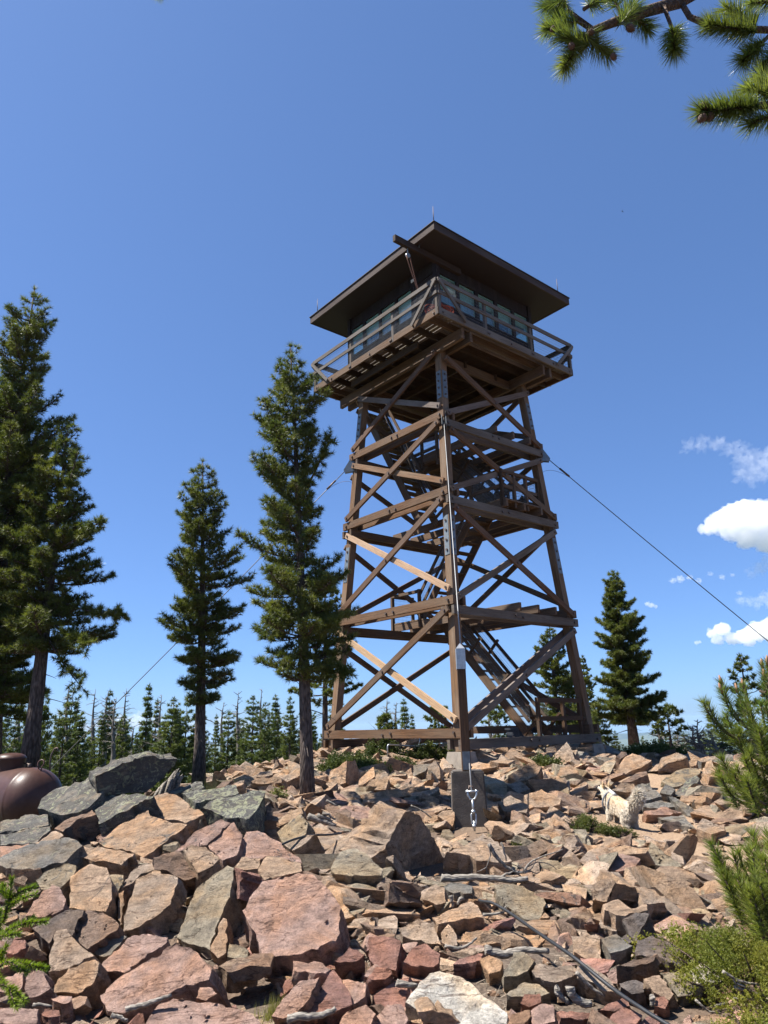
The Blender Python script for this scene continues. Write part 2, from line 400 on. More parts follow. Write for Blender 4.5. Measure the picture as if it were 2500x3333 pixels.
# faces: (corner0, corner1, normal sign/axis, height offset)
FACES = {'NL': ('N', 'L', -E1, 0.0), 'RB': ('R', 'B', E1, 0.0), 'NR': ('N', 'R', -E2, -0.257), 'LB': ('L', 'B', E2, -0.257)}
def fp(face, k, h, off, ext=0.0):
    c0, c1, n, dz = FACES[face]; other = c1 if k == c0 else c0
    p = cpos(k, h); q = cpos(other, h); return p+(p-q).normalized()*ext+n*off
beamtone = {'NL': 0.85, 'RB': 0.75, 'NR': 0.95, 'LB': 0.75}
for face, (c0, c1, n, dz) in FACES.items():
    for h in (0.0, hC, hB, hA):
        hh = h+dz
        for off in (0.185, -0.185):
            mb = MB(); t = beamtone[face]*rt.uniform(.9, 1.12)
            p, q = fp(face, c0, hh, off, 0.22), fp(face, c1, hh, off, 0.22)
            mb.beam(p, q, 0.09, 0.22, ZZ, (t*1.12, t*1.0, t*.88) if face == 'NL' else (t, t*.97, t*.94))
            if off > 0:
                for f in (0.035, 0.455, 0.515, 0.965): mb.bolt(p.lerp(q, f)+n*0.05+ZZ*rt.uniform(-.03, .03), n, 0.035, 0.035)
            mb.build('girt', M['woodgrey'] if face == 'NR' else M['wood'], T)
TIERS = [(0.0, hC), (hC, hB), (hB, hA), (hA, hT)]
def brace(face, k0, h0, k1, h1, off, tone=1.0, mat='wood', w=0.165, th=0.07):
    n = FACES[face][2]
    p, q = fp(face, k0, h0, off, 0.06), fp(face, k1, h1, off, 0.06)
    d = (q-p).normalized(); up = n.cross(d)
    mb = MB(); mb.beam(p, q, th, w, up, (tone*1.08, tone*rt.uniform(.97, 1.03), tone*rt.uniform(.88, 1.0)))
    for f in (0.02, 0.5, 0.98): mb.bolt(p.lerp(q, f)+n*th/2, n, 0.032, 0.03)
    mb.build('brace', M[mat], T)
for ti, (h0, h1) in enumerate(TIERS):
    lo, hi = h0+0.30, h1-0.34
    if ti == 3: hi = 10.55
    # left face: one rises to the near leg (outermost), one falls to it
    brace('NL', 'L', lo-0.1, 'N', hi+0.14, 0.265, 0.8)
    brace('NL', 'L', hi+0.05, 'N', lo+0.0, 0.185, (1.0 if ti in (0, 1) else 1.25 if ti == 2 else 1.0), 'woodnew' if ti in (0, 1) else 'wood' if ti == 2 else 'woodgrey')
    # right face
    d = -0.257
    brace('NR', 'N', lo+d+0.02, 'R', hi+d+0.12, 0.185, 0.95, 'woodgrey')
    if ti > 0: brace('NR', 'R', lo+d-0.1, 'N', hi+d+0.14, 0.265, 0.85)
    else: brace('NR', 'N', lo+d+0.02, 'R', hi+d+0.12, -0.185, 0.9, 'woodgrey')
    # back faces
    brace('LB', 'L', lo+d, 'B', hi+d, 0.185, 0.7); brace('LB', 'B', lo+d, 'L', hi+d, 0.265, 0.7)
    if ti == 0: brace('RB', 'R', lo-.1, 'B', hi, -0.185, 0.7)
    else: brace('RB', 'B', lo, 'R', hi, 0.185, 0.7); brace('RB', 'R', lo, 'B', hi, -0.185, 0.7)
# guy brackets on three legs below level A
for k in 'NRBL':
    a, b = CORN[k]; o = (E1*a+E2*b).normalized(); side = o.cross(ZZ)
    p = cpos(k, hA-0.25)+o*0.18
    mb = MB()
    for sg in (-1, 1):
        q = side*(0.05*sg)
        i = len(mb.v); th = side*0.012*sg
        pts = [p-o*0.06+ZZ*0.42, p+o*0.30-ZZ*0.16, p+o*0.26-ZZ*0.26, p-o*0.06-ZZ*0.22]
        mb.v += [x+q for x in pts]+[x+q+th for x in pts]
        for f in ((0, 1, 2, 3), (7, 6, 5, 4), (0, 4, 5, 1), (1, 5, 6, 2), (2, 6, 7, 3), (3, 7, 4, 0)): mb.face([i+x for x in f])
    mb.build('guy_bracket', M['plate'], T)

# landings: joists run front-right to back-left on the girts
def landing(h, half, b0, b1, a0=-0.17, a1=1.5):
    top = h+0.02
    for a in (-0.12, 0.66, 1.43):
        mb = MB(); k = rt.uniform(.75, 1.0)
        mb.beam(W(a, -half, top-0.02), W(a, half, top-0.02), 0.085, 0.22, ZZ, (k, k*.97, k*.93)); mb.build('landing_joist', M['wood'], T)
    mb = MB(); y = b0
    while y < b1-0.05:
        mb.beam(W(a0, y+.07, top+0.11), W(a1, y+.07, top+0.11), 0.135, 0.04, ZZ); y += 0.148
    mb.build('landing', M['wood'], T)
landing(hC+0.0, 2.68, 1.12, 2.60); landing(hB, 2.50, -2.45, -1.12); landing(hA, 2.30, 0.2, 2.0)

def wiremesh(mb, p0, p1, q0, q1, nu, nv, r=0.0035):
    """grid between bottom edge p0-p1 and top edge q0-q1"""
    p0, p1, q0, q1 = map(V, (p0, p1, q0, q1))
    for i in range(nu+1):
        f = i/nu; mb.tube([p0.lerp(p1, f), q0.lerp(q1, f)], r, 3, caps=False, smooth=False)
    for j in range(nv+1):
        g = j/nv; mb.tube([p0.lerp(q0, g), p1.lerp(q1, g)], r, 3, caps=False, smooth=False)
def railing(pts, h, hgt, nposts, parent, sub=True, mesh=True, w=0.09, mat='wood', tone=0.75, mid=True, postdown=0.15):
    """straight rail runs through local points (a,b)"""
    for (a0, b0), (a1, b1) in zip(pts, pts[1:]):
        L = math.hypot(a1-a0, b1-b0); mb = MB(); tn = (tone*rt.uniform(.85, 1.1),)*3
        mb.beam(W(a0, b0, h+hgt), W(a1, b1, h+hgt), w, 0.09, ZZ, tn)
        if mid: mb.beam(W(a0, b0, h+hgt*0.5), W(a1, b1, h+hgt*0.5), 0.045, 0.10, ZZ, tn)
        n = nposts
        for i in range(n+1):
            f = i/n; a, b = a0+(a1-a0)*f, b0+(b1-b0)*f
            mb.beam(W(a, b, h-postdown), W(a, b, h+hgt+0.06), 0.085, 0.085, E1, tn)
        rl = mb.build('railing', M[mat], parent)
        if mesh:
            mm = MB(); wiremesh(mm, W(a0, b0, h+0.05), W(a1, b1, h+0.05), W(a0, b0, h+hgt), W(a1, b1, h+hgt), max(4, int(L/0.055)), max(3, int(hgt/0.10)))
            mm.build('wire_mesh', M['wire'], rl)
railing([(-0.15, 2.62), (0.72, 2.62)], hC+0.05, 0.98, 1, T)
railing([(-0.17, 1.3), (-0.17, 2.62)], hC+0.05, 0.98, 1, T, mesh=False)
railing([(-0.15, -2.35), (1.5, -2.35)], hB+0.1, 0.90, 3, T)
railing([(1.5, -2.35), (1.5, -1.2)], hB+0.1, 0.90, 1, T)
railing([(-0.15, -2.35), (-0.15, -1.15)], hB+0.1, 0.90, 1, T)
railing([(-0.15, 0.2), (-0.15, 1.62)], hA-0.22, 0.95, 2, T)
railing([(1.5, 0.8), (1.5, 2.0)], hA+0.1, 0.90, 1, T, mesh=False)

def stair(a0, a1, b0, h0, b1, h1, rails=(True, True), tone=0.75, wide=0.05):
    p = MB()
    up = (W(0, b1, h1)-W(0, b0, h0)).normalized().cross(E1)
    k = tone; mb = MB()
    for a in (a0, a1): mb.beam(W(a, b0, h0), W(a, b1, h1), wide, 0.25, up, (k, k*.96, k*.9))
    st = mb.build('stair', M['wood'], T)
    n = max(6, int((h1-h0)/0.26))
    for i in range(1, n):
        f = i/n; b = b0+(b1-b0)*f; h = h0+(h1-h0)*f+0.04
        mb = MB(); t = k*rt.uniform(.85, 1.1)
        for s in (-0.07, 0.07): mb.beam(W(a0, b+s, h), W(a1, b+s, h), 0.125, 0.04, ZZ, (t, t*.97, t*.93))
        mb.build('tread', M['wood'], st)
    for a, on in zip((a0, a1), rails):
        if not on: continue
        mb = MB(); q = ZZ*0.88
        P0, P1 = W(a, b0, h0), W(a, b1, h1)
        mb.beam(P0+q, P1+q, 0.045, 0.095, up, (k*.8,)*3); mb.beam(P0+q*.48, P1+q*.48, 0.045, 0.085, up, (k*.8,)*3)
        for f in (0.04, 0.36, 0.68, 0.97):
            c = P0.lerp(P1, f); perp = up if up.z > 0 else -up
            mb.beam(c-perp*.1, c+perp*0.72, 0.06, 0.08, E1, (k*.8,)*3)
        mb.build('handrail', M['wood'], st)
        mm = MB(); L = (P1-P0).length
        wiremesh(mm, P0+ZZ*.12, P1+ZZ*.12, P0+q, P1+q, int(L/0.06), 7); mm.build('wire_mesh', M['wire'], st)
    return st
stair(0.60, 1.42, -2.10, -0.20, 1.12, hC+0.02, (True, True))
stair(-0.08, 0.68, 1.38, hC+0.05, -1.16, hB+0.05, (True, False))
stair(0.66, 1.42, -1.42, hB+0.05, 0.80, hA+0.02, (True, True))
stair(-0.98, -0.24, 0.30, 6.18, 2.92, 10.86, (False, True), 0.85)
# stair-foot guard rail
mb = MB()
for a in (0.42, 1.5, 2.25): mb.beam(W(a, -2.55, -0.42), W(a, -2.55, 0.84), 0.09, 0.09, E1, (.55, .5, .45))
for h in (0.76, 0.29): mb.beam(W(0.36, -2.6, h), W(2.30, -2.6, h), 0.04, 0.12, ZZ, (.55, .5, .45))
mb.build('guard_rail', M['wood'], T)

# catwalk deck under the cab
D = 3.033; HD = 11.0
ck = T
for a in (-1.97, -1.64, 1.64, 1.97):     # doubled girders through the leg heads
    mb = MB(); k = rt.uniform(.8, 1.05); mb.beam(W(a, -D+0.12, 10.80), W(a, D-0.12, 10.80), 0.10, 0.33, ZZ, (k, k*.96, k*.9)); mb.build('girder', M['wood'], ck)
for b in (-2.6, -1.95, -1.25, -0.62, 0.0, 0.62, 1.25, 1.95, 2.6):
    mb = MB(); k = rt.uniform(.5, .75)*(1 if abs(b) > 2 else .45); mb.beam(W(-D+0.05, b, 11.06), W(D-0.05, b, 11.06), 0.07, 0.19, ZZ, (k, k*.96, k*.9)); mb.build('joist', M['wood'], ck)  # joists toned dark, the inner ones most: underside shade put into the colour
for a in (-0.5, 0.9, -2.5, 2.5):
    mb = MB(); mb.beam(W(a, -1.6, 10.86), W(a, 1.6, 10.86), 0.07, 0.2, ZZ, (.4, .38, .35)); mb.build('joist', M['wood'], ck)  # same painted shade on these joists
mb = MB(); mb.beam(W(-1.65, -1.5, 10.78), W(1.65, -1.5, 10.78), 0.09, 0.28, ZZ, (.8, .77, .72)); mb.beam(W(-1.65, 1.5, 10.78), W(1.65, 1.5, 10.78), 0.09, 0.28, ZZ, (.7, .67, .62)); mb.build('cross_girder', M['wood'], ck)
for (p, q, o) in (((-D, -D), (-D, D), -E1), ((-D, -D), (D, -D), -E2), ((D, -D), (D, D), E1), ((-D, D), (D, D), E2)):
    mb = MB(); k = 0.9 if o == -E1 else 1.05
    mb.beam(W(*p, 11.09)-o*0.025, W(*q, 11.09)-o*0.025, 0.05, 0.215, ZZ, (k, k*.98, k*.95)); P, Q = W(*p, 11.08), W(*q, 11.08)
    for f in (.03, .17, .33, .34, .5, .66, .67, .83, .97): mb.bolt(P.lerp(Q, f), o, 0.03, 0.03)
    mb.build('rim_joist', M['woodgrey'] if o == -E2 else M['wood'], ck)
c = 2.13
mb = MB(); HB = 11.175       # boards parallel to each edge, light showing between them
def strip(axis, s0, s1, l0, l1):
    y = s0
    while y < s1-0.06:
        m_ = y+0.062
        if axis == 'b': mb.beam(W(m_, l0, HB), W(m_, l1, HB), 0.122, 0.038, ZZ)
        else: mb.beam(W(l0, m_, HB), W(l1, m_, HB), 0.122, 0.038, ZZ)
        y += 0.1495
strip('b', -D+.05, -c, -D+.05, D-.05); strip('b', c, D-.05, -D+.05, D-.05)
strip('a', -D+.05, -c, -c+.01, c-.01); strip('a', c, D-.05, -0.1, c-.01); strip('a', c, D-.05, -c+.01, -1.05)
mb.build('decking', M['woodgrey'], ck)
mb = MB(); y = -c
while y < c-0.1: mb.beam(W(y+.14, -c, HB), W(y+.14, c, HB), 0.275, 0.04, ZZ, (.22, .19, .17)); y += 0.284  # boards toned dark to carry the shade under the cab
mb.build('cab_floor', M['wood'], ck)
# catwalk railings with corner knees
HR = 12.04
for (p, q, o) in (((-D, -D), (-D, D), -E1), ((-D, -D), (D, -D), -E2), ((D, -D), (D, D), E1), ((-D, D), (D, D), E2)):
    P, Q = V((*p, 0)), V((*q, 0)); mb = MB(); g = lambda f, h, out=0.03: W(P.x+(Q.x-P.x)*f, P.y+(Q.y-P.y)*f, h)+o*out
    k = .95 if o == -E2 else .8
    mb.beam(g(0, HR), g(1, HR), 0.045, 0.10, ZZ, (k,)*3); mb.beam(g(0, 11.66, 0.025), g(1, 11.66, 0.025), 0.04, 0.10, ZZ, (k,)*3)
    mb.beam(g(0, HR+.062, 0), g(1, HR+.062, 0), 0.10, 0.03, ZZ, (k*1.1,)*3)
    for f in (0.012, 0.32, 0.66, 0.988): mb.beam(g(f, 11.0, -.04), g(f, HR+.03, -.04), 0.085, 0.085, E1, (k,)*3)
    r_ = mb.build('railing', M['woodgrey'], ck)
    mm = MB(); wiremesh(mm, g(0, 11.2, 0), g(1, 11.2, 0), g(0, HR, 0), g(1, HR, 0), 116, 9, 0.003); mm.build('wire_mesh', M['wire'], r_)
    for f0, f1 in ((0.0, 0.17), (1.0, 0.85)):
        kn = MB(); kn.beam(g(f0, HR-.02, 0.08), g(f1, 11.05, 0.08), 0.045, 0.10, ZZ, (k*1.1,)*3); kn.build('knee_brace', M['woodgrey'], r_)

# cab
cb = T
H0, HS, HW, HC = 11.20, 12.12, 13.24, 13.62
for fi, (u, n, org) in enumerate(((E2, -E1, (-c, 0)), (E1, -E2, (0, -c)), (E2, E1, (c, 0)), (E1, E2, (0, c)))):
    base = W(org[0], org[1], 0)
    g = lambda s, h, o=0.0: base+u*s+n*o+ZZ*h
    mb = MB(); hd = MB(); y = -c
    while y < c-.05:     # lower vertical siding boards, then the grooved header above the glass
        wd = min(0.15, c-y); mb.beam(g(y+wd/2, H0), g(y+wd/2, HS), wd-.006, 0.05, n); hd.beam(g(y+wd/2, HW), g(y+wd/2, HC), wd-.008, 0.05, n); y += wd
    mb.build('wall', M['siding'], cb); hd.build('header', M['siding'], cb)
    if fi < 2: edges = {0: [(-2.02, -1.2), (-1.03, -0.36), (-0.26, 0.46), (0.56, 1.28), (1.40, 2.05)], 1: [(-2.04, -1.32), (-1.21, -0.50), (-0.36, 0.40), (0.53, 1.24), (1.36, 2.05)]}[fi]
    else: edges = [(-2.04, -1.3), (-1.2, -.46), (-.36, .38), (.48, 1.22), (1.32, 2.05)]
    prev = -c
    for wi, (s0, s1) in enumerate(edges):
        door = fi == 0 and wi == 0
        fr = MB()
        for s in (s0-.03, s1+.03): fr.beam(g(s, HS), g(s, HW), 0.07, 0.09, n)
        fr.beam(g(s0-.06, HS+.035, .005), g(s1+.06, HS+.035, .005), 0.09, 0.07, ZZ); fr.beam(g(s0-.06, HW-.03, .005), g(s1+.06, HW-.03, .005), 0.09, 0.06, ZZ)
        if door:
            fr.beam(g((s0+s1)/2, HS+.07, -.01), g((s0+s1)/2, HW-.06, -.01), s1-s0, 0.05, n, (1.2, 1.1, 1.0))
            fr.build('door', M['siding'], cb); continue
        w_ = fr.build('window', M['siding'], cb)
        pn = MB(); pn.beam(g((s0+s1)/2, HS+.07, -.012), g((s0+s1)/2, HW-.06, -.012), s1-s0, 0.008, n, (1, 1, 1)); pn.build('pane', M['glass'], w_)
        bl = MB(); bl.beam(g((s0+s1)/2, HW-.06-(.50 if wi % 2 else .42), -.07), g((s0+s1)/2, HW-.06, -.07), s1-s0, 0.008, n, (1, 1, 1)); bl.build('ceiling_standin', M['ceiling_standin'], w_)  # added panel near the glass, catching daylight in place of the dim ceiling
        if fi < 2:
            sa = MB()
            for s in (s0+.02, s1-.02): sa.beam(g(s, HS+.07, -.035), g(s, HW-.06, -.035), 0.035, 0.03, n, (1, 1, 1))
            sa.beam(g(s0+.04, HW-.08, -.035), g(s1-.04, HW-.08, -.035), 0.03, 0.035, ZZ, (1, 1, 1)); sa.build('sash', M['sash'], w_)
        if (fi, wi) in ((0, 1), (0, 2), (1, 0), (1, 1), (1, 2)):
            cu = MB()
            for q in range(11):
                s = s0+(q+.5)*(s1-s0)/11; cu.beam(g(s, HS+.05, -.13-.02*(q % 2)), g(s, HW-.02, -.13-.02*(q % 2)), (s1-s0)/11+.01, 0.01, n, (1, 1, 1))
            cu.build('window_blocker', M['window_blocker'], w_)  # added screen that blocks the bright view through to the far windows
    for s in (edges[i][1]*.5+edges[i+1][0]*.5 for i in range(4)):
        mu = MB(); mu.beam(g(s, HS), g(s, HW), 0.055, 0.07, n); mu.build('mullion', M['siding'], cb)
for a, b in ((-c, -c), (c, -c), (c, c), (-c, c)):
    mb = MB(); mb.beam(W(a, b, H0-.02), W(a, b, HC), 0.15, 0.15, E1); mb.build('corner_post', M['siding'], cb)
mb = MB(); mb.beam(W(0, -c+.05, 13.585), W(0, c-.05, 13.585), 2*c-.1, 0.03, ZZ, (1, 1, 1)); mb.build('ceiling', M['ceil'], cb)
mb = MB()      # small vent plate by the door head
mb.beam(W(-c-.03, -1.2, 13.42), W(-c-.03, -1.05, 13.42), 0.02, 0.1, ZZ, (1, 1, 1)); mb.build('vent', M['white'], cb)
for (a, b, w_, h_) in ((0.2, 0.1, 0.8, 0.85), (.8, 0.9, 1.2, 0.55)):
    mb = MB(); mb.box(V((0, 0, 0)), V((w_, .6, h_)), (.8, .8, .8)); mb.v = [W(a+v.x, b+v.y, 11.2+v.z) for v in mb.v]; mb.build('cabinet', M['wood'], cb)

# roof
R_ = 3.08
mb = MB(); i = 0; RR = R_+.075
mb.v = [W(-RR, -RR, 13.856), W(RR, -RR, 13.856), W(RR, RR, 13.856), W(-RR, RR, 13.856), W(0, 0, 14.55),
        W(-RR, -RR, 13.875), W(RR, -RR, 13.875), W(RR, RR, 13.875), W(-RR, RR, 13.875)]
for f in ((3, 2, 1, 0), (5, 6, 4), (6, 7, 4), (7, 8, 4), (8, 5, 4), (0, 1, 6, 5), (1, 2, 7, 6), (2, 3, 8, 7), (3, 0, 5, 8)): mb.face(f)
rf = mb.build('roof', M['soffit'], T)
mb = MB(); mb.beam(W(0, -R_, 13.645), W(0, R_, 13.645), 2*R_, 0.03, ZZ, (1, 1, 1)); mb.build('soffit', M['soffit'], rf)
for (p, q, o) in (((-1, -1), (-1, 1), -E1), ((-1, -1), (1, -1), -E2), ((1, -1), (1, 1), E1), ((-1, 1), (1, 1), E2)):
    mb = MB(); e = 0.045 if o in (-E1, E1) else 0.0
    d = (W(q[0], q[1], 0)-W(p[0], p[1], 0)).normalized()
    mb.beam(W(p[0]*R_, p[1]*R_, 13.735)+o*.0225-d*e, W(q[0]*R_, q[1]*R_, 13.735)+o*.0225+d*e, 0.044, 0.235, ZZ, (1, 1, 1)); mb.build('fascia', M['fascia'], rf)
for a, b in ((-3.08, -3.08), (-3.08, 2.75), (2.6, -3.08), (3.0, 3.0)):
    mb = MB(); mb.tube([W(a, b, 13.86), W(a, b, 14.12), W(a, b, 14.42)], [0.014, 0.012, 0.006], 5); mb.build('lightning_rod', M['bolt'], rf)
# hoist beam with pulley and rope
mb = MB(); mb.beam(W(-1.2, -2.235, 13.50), W(-3.86, -2.235, 13.50), 0.11, 0.20, ZZ, (.75, .7, .65)); hb = mb.build('hoist_beam', M['fascia'], T)
mb = MB(); mb.beam(W(-2.95, -2.235, 13.56), W(-2.95, -2.235, 13.83), 0.16, 0.02, E1, (.5, .5, .5)); mb.build('hanger_strap', M['plate'], hb)
pp = W(-3.35, -2.235, 13.15)
mb = MB(); mb.tube([pp+ZZ*.26, pp+ZZ*.08], 0.012, 5); mb.tube([pp+E2*.03, pp-E2*.03], 0.075, 10); mb.build('pulley', M['steel'], hb)
mb = MB()
tgt = W(-2.95, -2.20, 12.1)
for s in (-.07, .07): mb.tube(bez(pp+E1*s, pp.lerp(tgt, .5)+E1*s*.6-ZZ*.04, tgt+E1*s*.2, 6), 0.013, 5)
mb.build('rope', M['brownrope'], hb)

# rope coil heaped on the catwalk corner
rc = empty('rope_coil', W(-2.75, -2.75, 11.2), 'tangled red rope heaped on the catwalk corner below the hoist beam', 'rope')
mb = MB(); r2 = random.Random(3); pts = []
for i in range(150):
    a = i*0.42; rr = 0.26+0.12*math.sin(i*.37); pts.append(W(-2.62+rr*math.cos(a)*1.1+r2.uniform(-.03, .03), -2.66+rr*math.sin(a)+r2.uniform(-.03, .03), 11.23+0.20*(i/150)+0.07*abs(math.sin(i*.9))))
mb.tube(pts, 0.014, 5); mb.build('rope_strand', M['rope'], rc)

# concrete footings under the legs
FL = {'N': 'tapered concrete footing under the near leg of the tower', 'L': 'tapered concrete footing under the left leg beside the green bushes', 'R': 'shaded concrete footing under the right leg of the tower', 'B': 'concrete footing under the far leg hidden behind the near one'}
for k in 'NLRB':
    p = cpos(k, -0.42); mb = MB(); i = 0
    t, b_, zt, zb = 0.23, 0.40, p.z, p.z-1.0
    for s, z in ((b_, zb), (t, zt)):
        for a, b in ((-1, -1), (1, -1), (1, 1), (-1, 1)): mb.v.append(V((p.x, p.y, z))+E1*a*s+E2*b*s)
    for f in ((0, 1, 5, 4), (1, 2, 6, 5), (2, 3, 7, 6), (3, 0, 4, 7), (4, 5, 6, 7)): mb.face(f)
    o = mb.build('concrete_footing', M['concrete']); tag(o, FL[k], 'footing')
# dark utility box behind the stair foot
ub = empty('utility_box', W(1.75, -0.6, -0.6), 'dark lidded utility box standing behind the foot of the tower stairs', 'utility box')
mb = MB(); mb.box((0, 0, 0), (.62, .5, .62)); mb.v = [W(1.55+v.x, -0.9+v.y, -.62+v.z) for v in mb.v]; mb.build('body', M['darkbox'], ub)
mb = MB(); mb.box((0, 0, 0), (.68, .56, .05)); mb.v = [W(1.52+v.x, -0.93+v.y, .003+v.z) for v in mb.v]; mb.build('lid', M['darkbox'], ub)

# ------------------------------------------------------------------ guy cables, pier, post
def cable(name, p0, p1, sag, rad, mat, label, n=14):
    pts = []
    for i in range(n+1):
        f = i/n; p = p0.lerp(p1, f); p.z -= sag*4*f*(1-f); pts.append(p)
    t = empty(name, p1, label, 'cable'); mb = MB(); mb.tube(pts, rad, 6); mb.build('wire_rope', M[mat], t); return t, pts
oR = (E1-E2).normalized(); oL = -oR; oN = -(E1+E2).normalized(); oB = -oN
def gpt(k): 
    a, b = CORN[k]; o = (E1*a+E2*b).normalized(); return cpos(k, hA-0.25)+o*0.46-ZZ*0.2, o
for k, L, kk, lab in (('R', 9.4, 1.03, 'dark guy cable sloping from the right leg down to the right'), ('L', 9.6, 0.995, 'dark guy cable sloping from the left leg down behind the pines'), ('B', 9.5, 1.0, 'guy cable running back from the far leg out of sight')):
    p, o = gpt(k); q = p+o*L-ZZ*kk*L; q.z = max(q.z, gz(q.x, q.y)-.1)
    t, pts = cable('guy_cable', p, q, 0.06, 0.013, 'cable', lab)
    mb = MB(); a, b = p.lerp(q, .03), p.lerp(q, .06); mb.tube([a, b], 0.03, 6); mb.build('clamp', M['bolt'], t)
    mb = MB(); a = p.lerp(q, .015); b = p.lerp(q, .075); mb.tube(bez(p-o*.35-ZZ*.45, a+ZZ*.02-o*.1, b, 10), 0.006, 4); mb.build('ground_wire', M['bolt'], t)
# near cable down to the concrete pier
p0 = cpos('N', hA-0.30)+oN*0.30
pe = at(1545, 2706, 9.70); ring = at(1531, 2552, 9.78)
t, pts = cable('guy_cable', p0, at(1535, 2578, 9.77), 0.03, 0.0095, 'cablelit', 'pale twisted guy cable running from the near leg down to the concrete pier')
for px, py in ((1516, 2388), (1521, 2446), (1528, 2497), (1533, 2562)):
    Y = 9.77+(2578-py)*0.0042; mb = MB(); q = at(px+1, py, Y); mb.tube([q+V((-.035, 0, .01)), q+V((.03, -.02, 0))], 0.014, 6); mb.tube([q+V((-.03, -.01, .01)), q+V((-.035, -.02, -.04))], 0.008, 5); mb.build('clamp', M['bolt'], t)
tb = empty('turnbuckle', pe, 'galvanised turnbuckle and shackle hooked to the front of the concrete pier', 'turnbuckle')
A_, B_ = at(1536, 2576, 9.75), pe; dv = (B_-A_).normalized(); sv = V((1, 0, 0))
mb = MB()
sh = [A_+sv*.055+dv*(-.02), A_+sv*.055+dv*.04, A_+sv*.035+dv*.085, A_+dv*.10, A_-sv*.035+dv*.085, A_-sv*.055+dv*.04, A_-sv*.055-dv*.02]
mb.tube(sh, 0.013, 6); mb.tube([A_+sv*.08, A_-sv*.08], 0.014, 6); mb.build('shackle', M['steel'], tb)
L_ = (B_-A_).length
mb = MB(); mb.tube([A_+dv*.09, A_+dv*.26], 0.014, 6); mb.tube([A_+dv*(L_-.12), B_], 0.014, 6); mb.build('threaded_rod', M['steel'], tb)
mb = MB(); a, b = A_+dv*.24, A_+dv*(L_-.06)
for s in (-1, 1): mb.tube([a, a+sv*.028*s+dv*.03, b+sv*.028*s-dv*.03, b], 0.011, 6)
mb.tube([a-dv*.02, a+dv*.02], 0.026, 8); mb.tube([b-dv*.02, b+dv*.02], 0.026, 8); mb.build('body', M['steel'], tb)
# pier
def pier():
    c0 = at(1525, 2510, 10.05); zt = c0.z; zb = -1.75
    yaw = -0.05; ux = V((math.cos(yaw), math.sin(yaw), 0)); uy = V((-math.sin(yaw), math.cos(yaw), 0))
    bm = bmesh.new(); vs = []
    for z, s in ((zb, 0.245), (zt, 0.212)):
        for a, b in ((-1, -1), (1, -1), (1, 1), (-1, 1)): vs.append(bm.verts.new(V((c0.x, c0.y+.2, z))+ux*a*s+uy*b*s))
    for f in ((0, 1, 5, 4), (1, 2, 6, 5), (2, 3, 7, 6), (3, 0, 4, 7), (4, 5, 6, 7)): bm.faces.new([vs[i] for i in f])
    bmesh.ops.bevel(bm, geom=bm.edges[:], offset=0.018, segments=2, affect='EDGES')
    me = bpy.data.meshes.new('concrete_pier'); bm.to_mesh(me); bm.free(); me.materials.append(M['concrete_shaded'])
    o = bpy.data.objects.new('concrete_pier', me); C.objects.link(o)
    return tag(o, 'square shaded concrete pier standing in the rocks in front of the tower', 'pier'), c0
pr_, pc = pier()
ps = empty('guard_post', V((pc.x-.07, pc.y+.12, pc.z)), 'square reddish timber post standing on the concrete pier behind the cable', 'post')
b0, b1 = at(1519, 2512, 10.15), at(1511, 2178, 10.15); b1.x = b0.x+.005
mb = MB(); mb.beam(b0-ZZ*.02, V((b0.x, b0.y, b1.z+.02)), 0.115, 0.115, V((1, 0, 0)), (.62, .5, .42)); mb.build('shaft', M['wood'], ps)
mb = MB(); zc = b1.z
mb.beam(V((b0.x, b0.y, zc)), V((b0.x, b0.y, zc+.28)), 0.125, 0.125, V((1, 0, 0)), (1, 1, 1))
i = len(mb.v); mb.v += [V((b0.x+a*.0625, b0.y+b*.0625, zc+.281)) for a, b in ((-1, -1), (1, -1), (1, 1), (-1, 1))]+[V((b0.x, b0.y, zc+.36))]
for f in ((0, 1, 4), (1, 2, 4), (2, 3, 4), (3, 0, 4)): mb.face([i+x for x in f])
mb.build('metal_cap', M['steel'], ps)
mb = MB(); mb.beam(b0+V((0, -.06, .03)), b0+V((0, -.06, .26)), 0.1, 0.012, V((0, 1, 0)), (.5, .6, .7)); mb.build('post_base', M['plate'], ps)
# thin pipe rail and standpipe near the left footing
pg = empty('pipe_rail', at(1262, 2480, 19.0), 'thin bent metal pipe standing in the green bushes by the tower base', 'pipe')
mb = MB(); mb.tube([at(1262, 2482, 19), at(1262, 2428, 19), at(1264, 2424, 19), at(1270, 2424, 19.05), at(1368, 2431, 19.8)], 0.02, 6); mb.tube([at(1366, 2431, 19.8), at(1366, 2399, 19.8)], 0.016, 6); mb.build('pipe', M['steel'], pg)
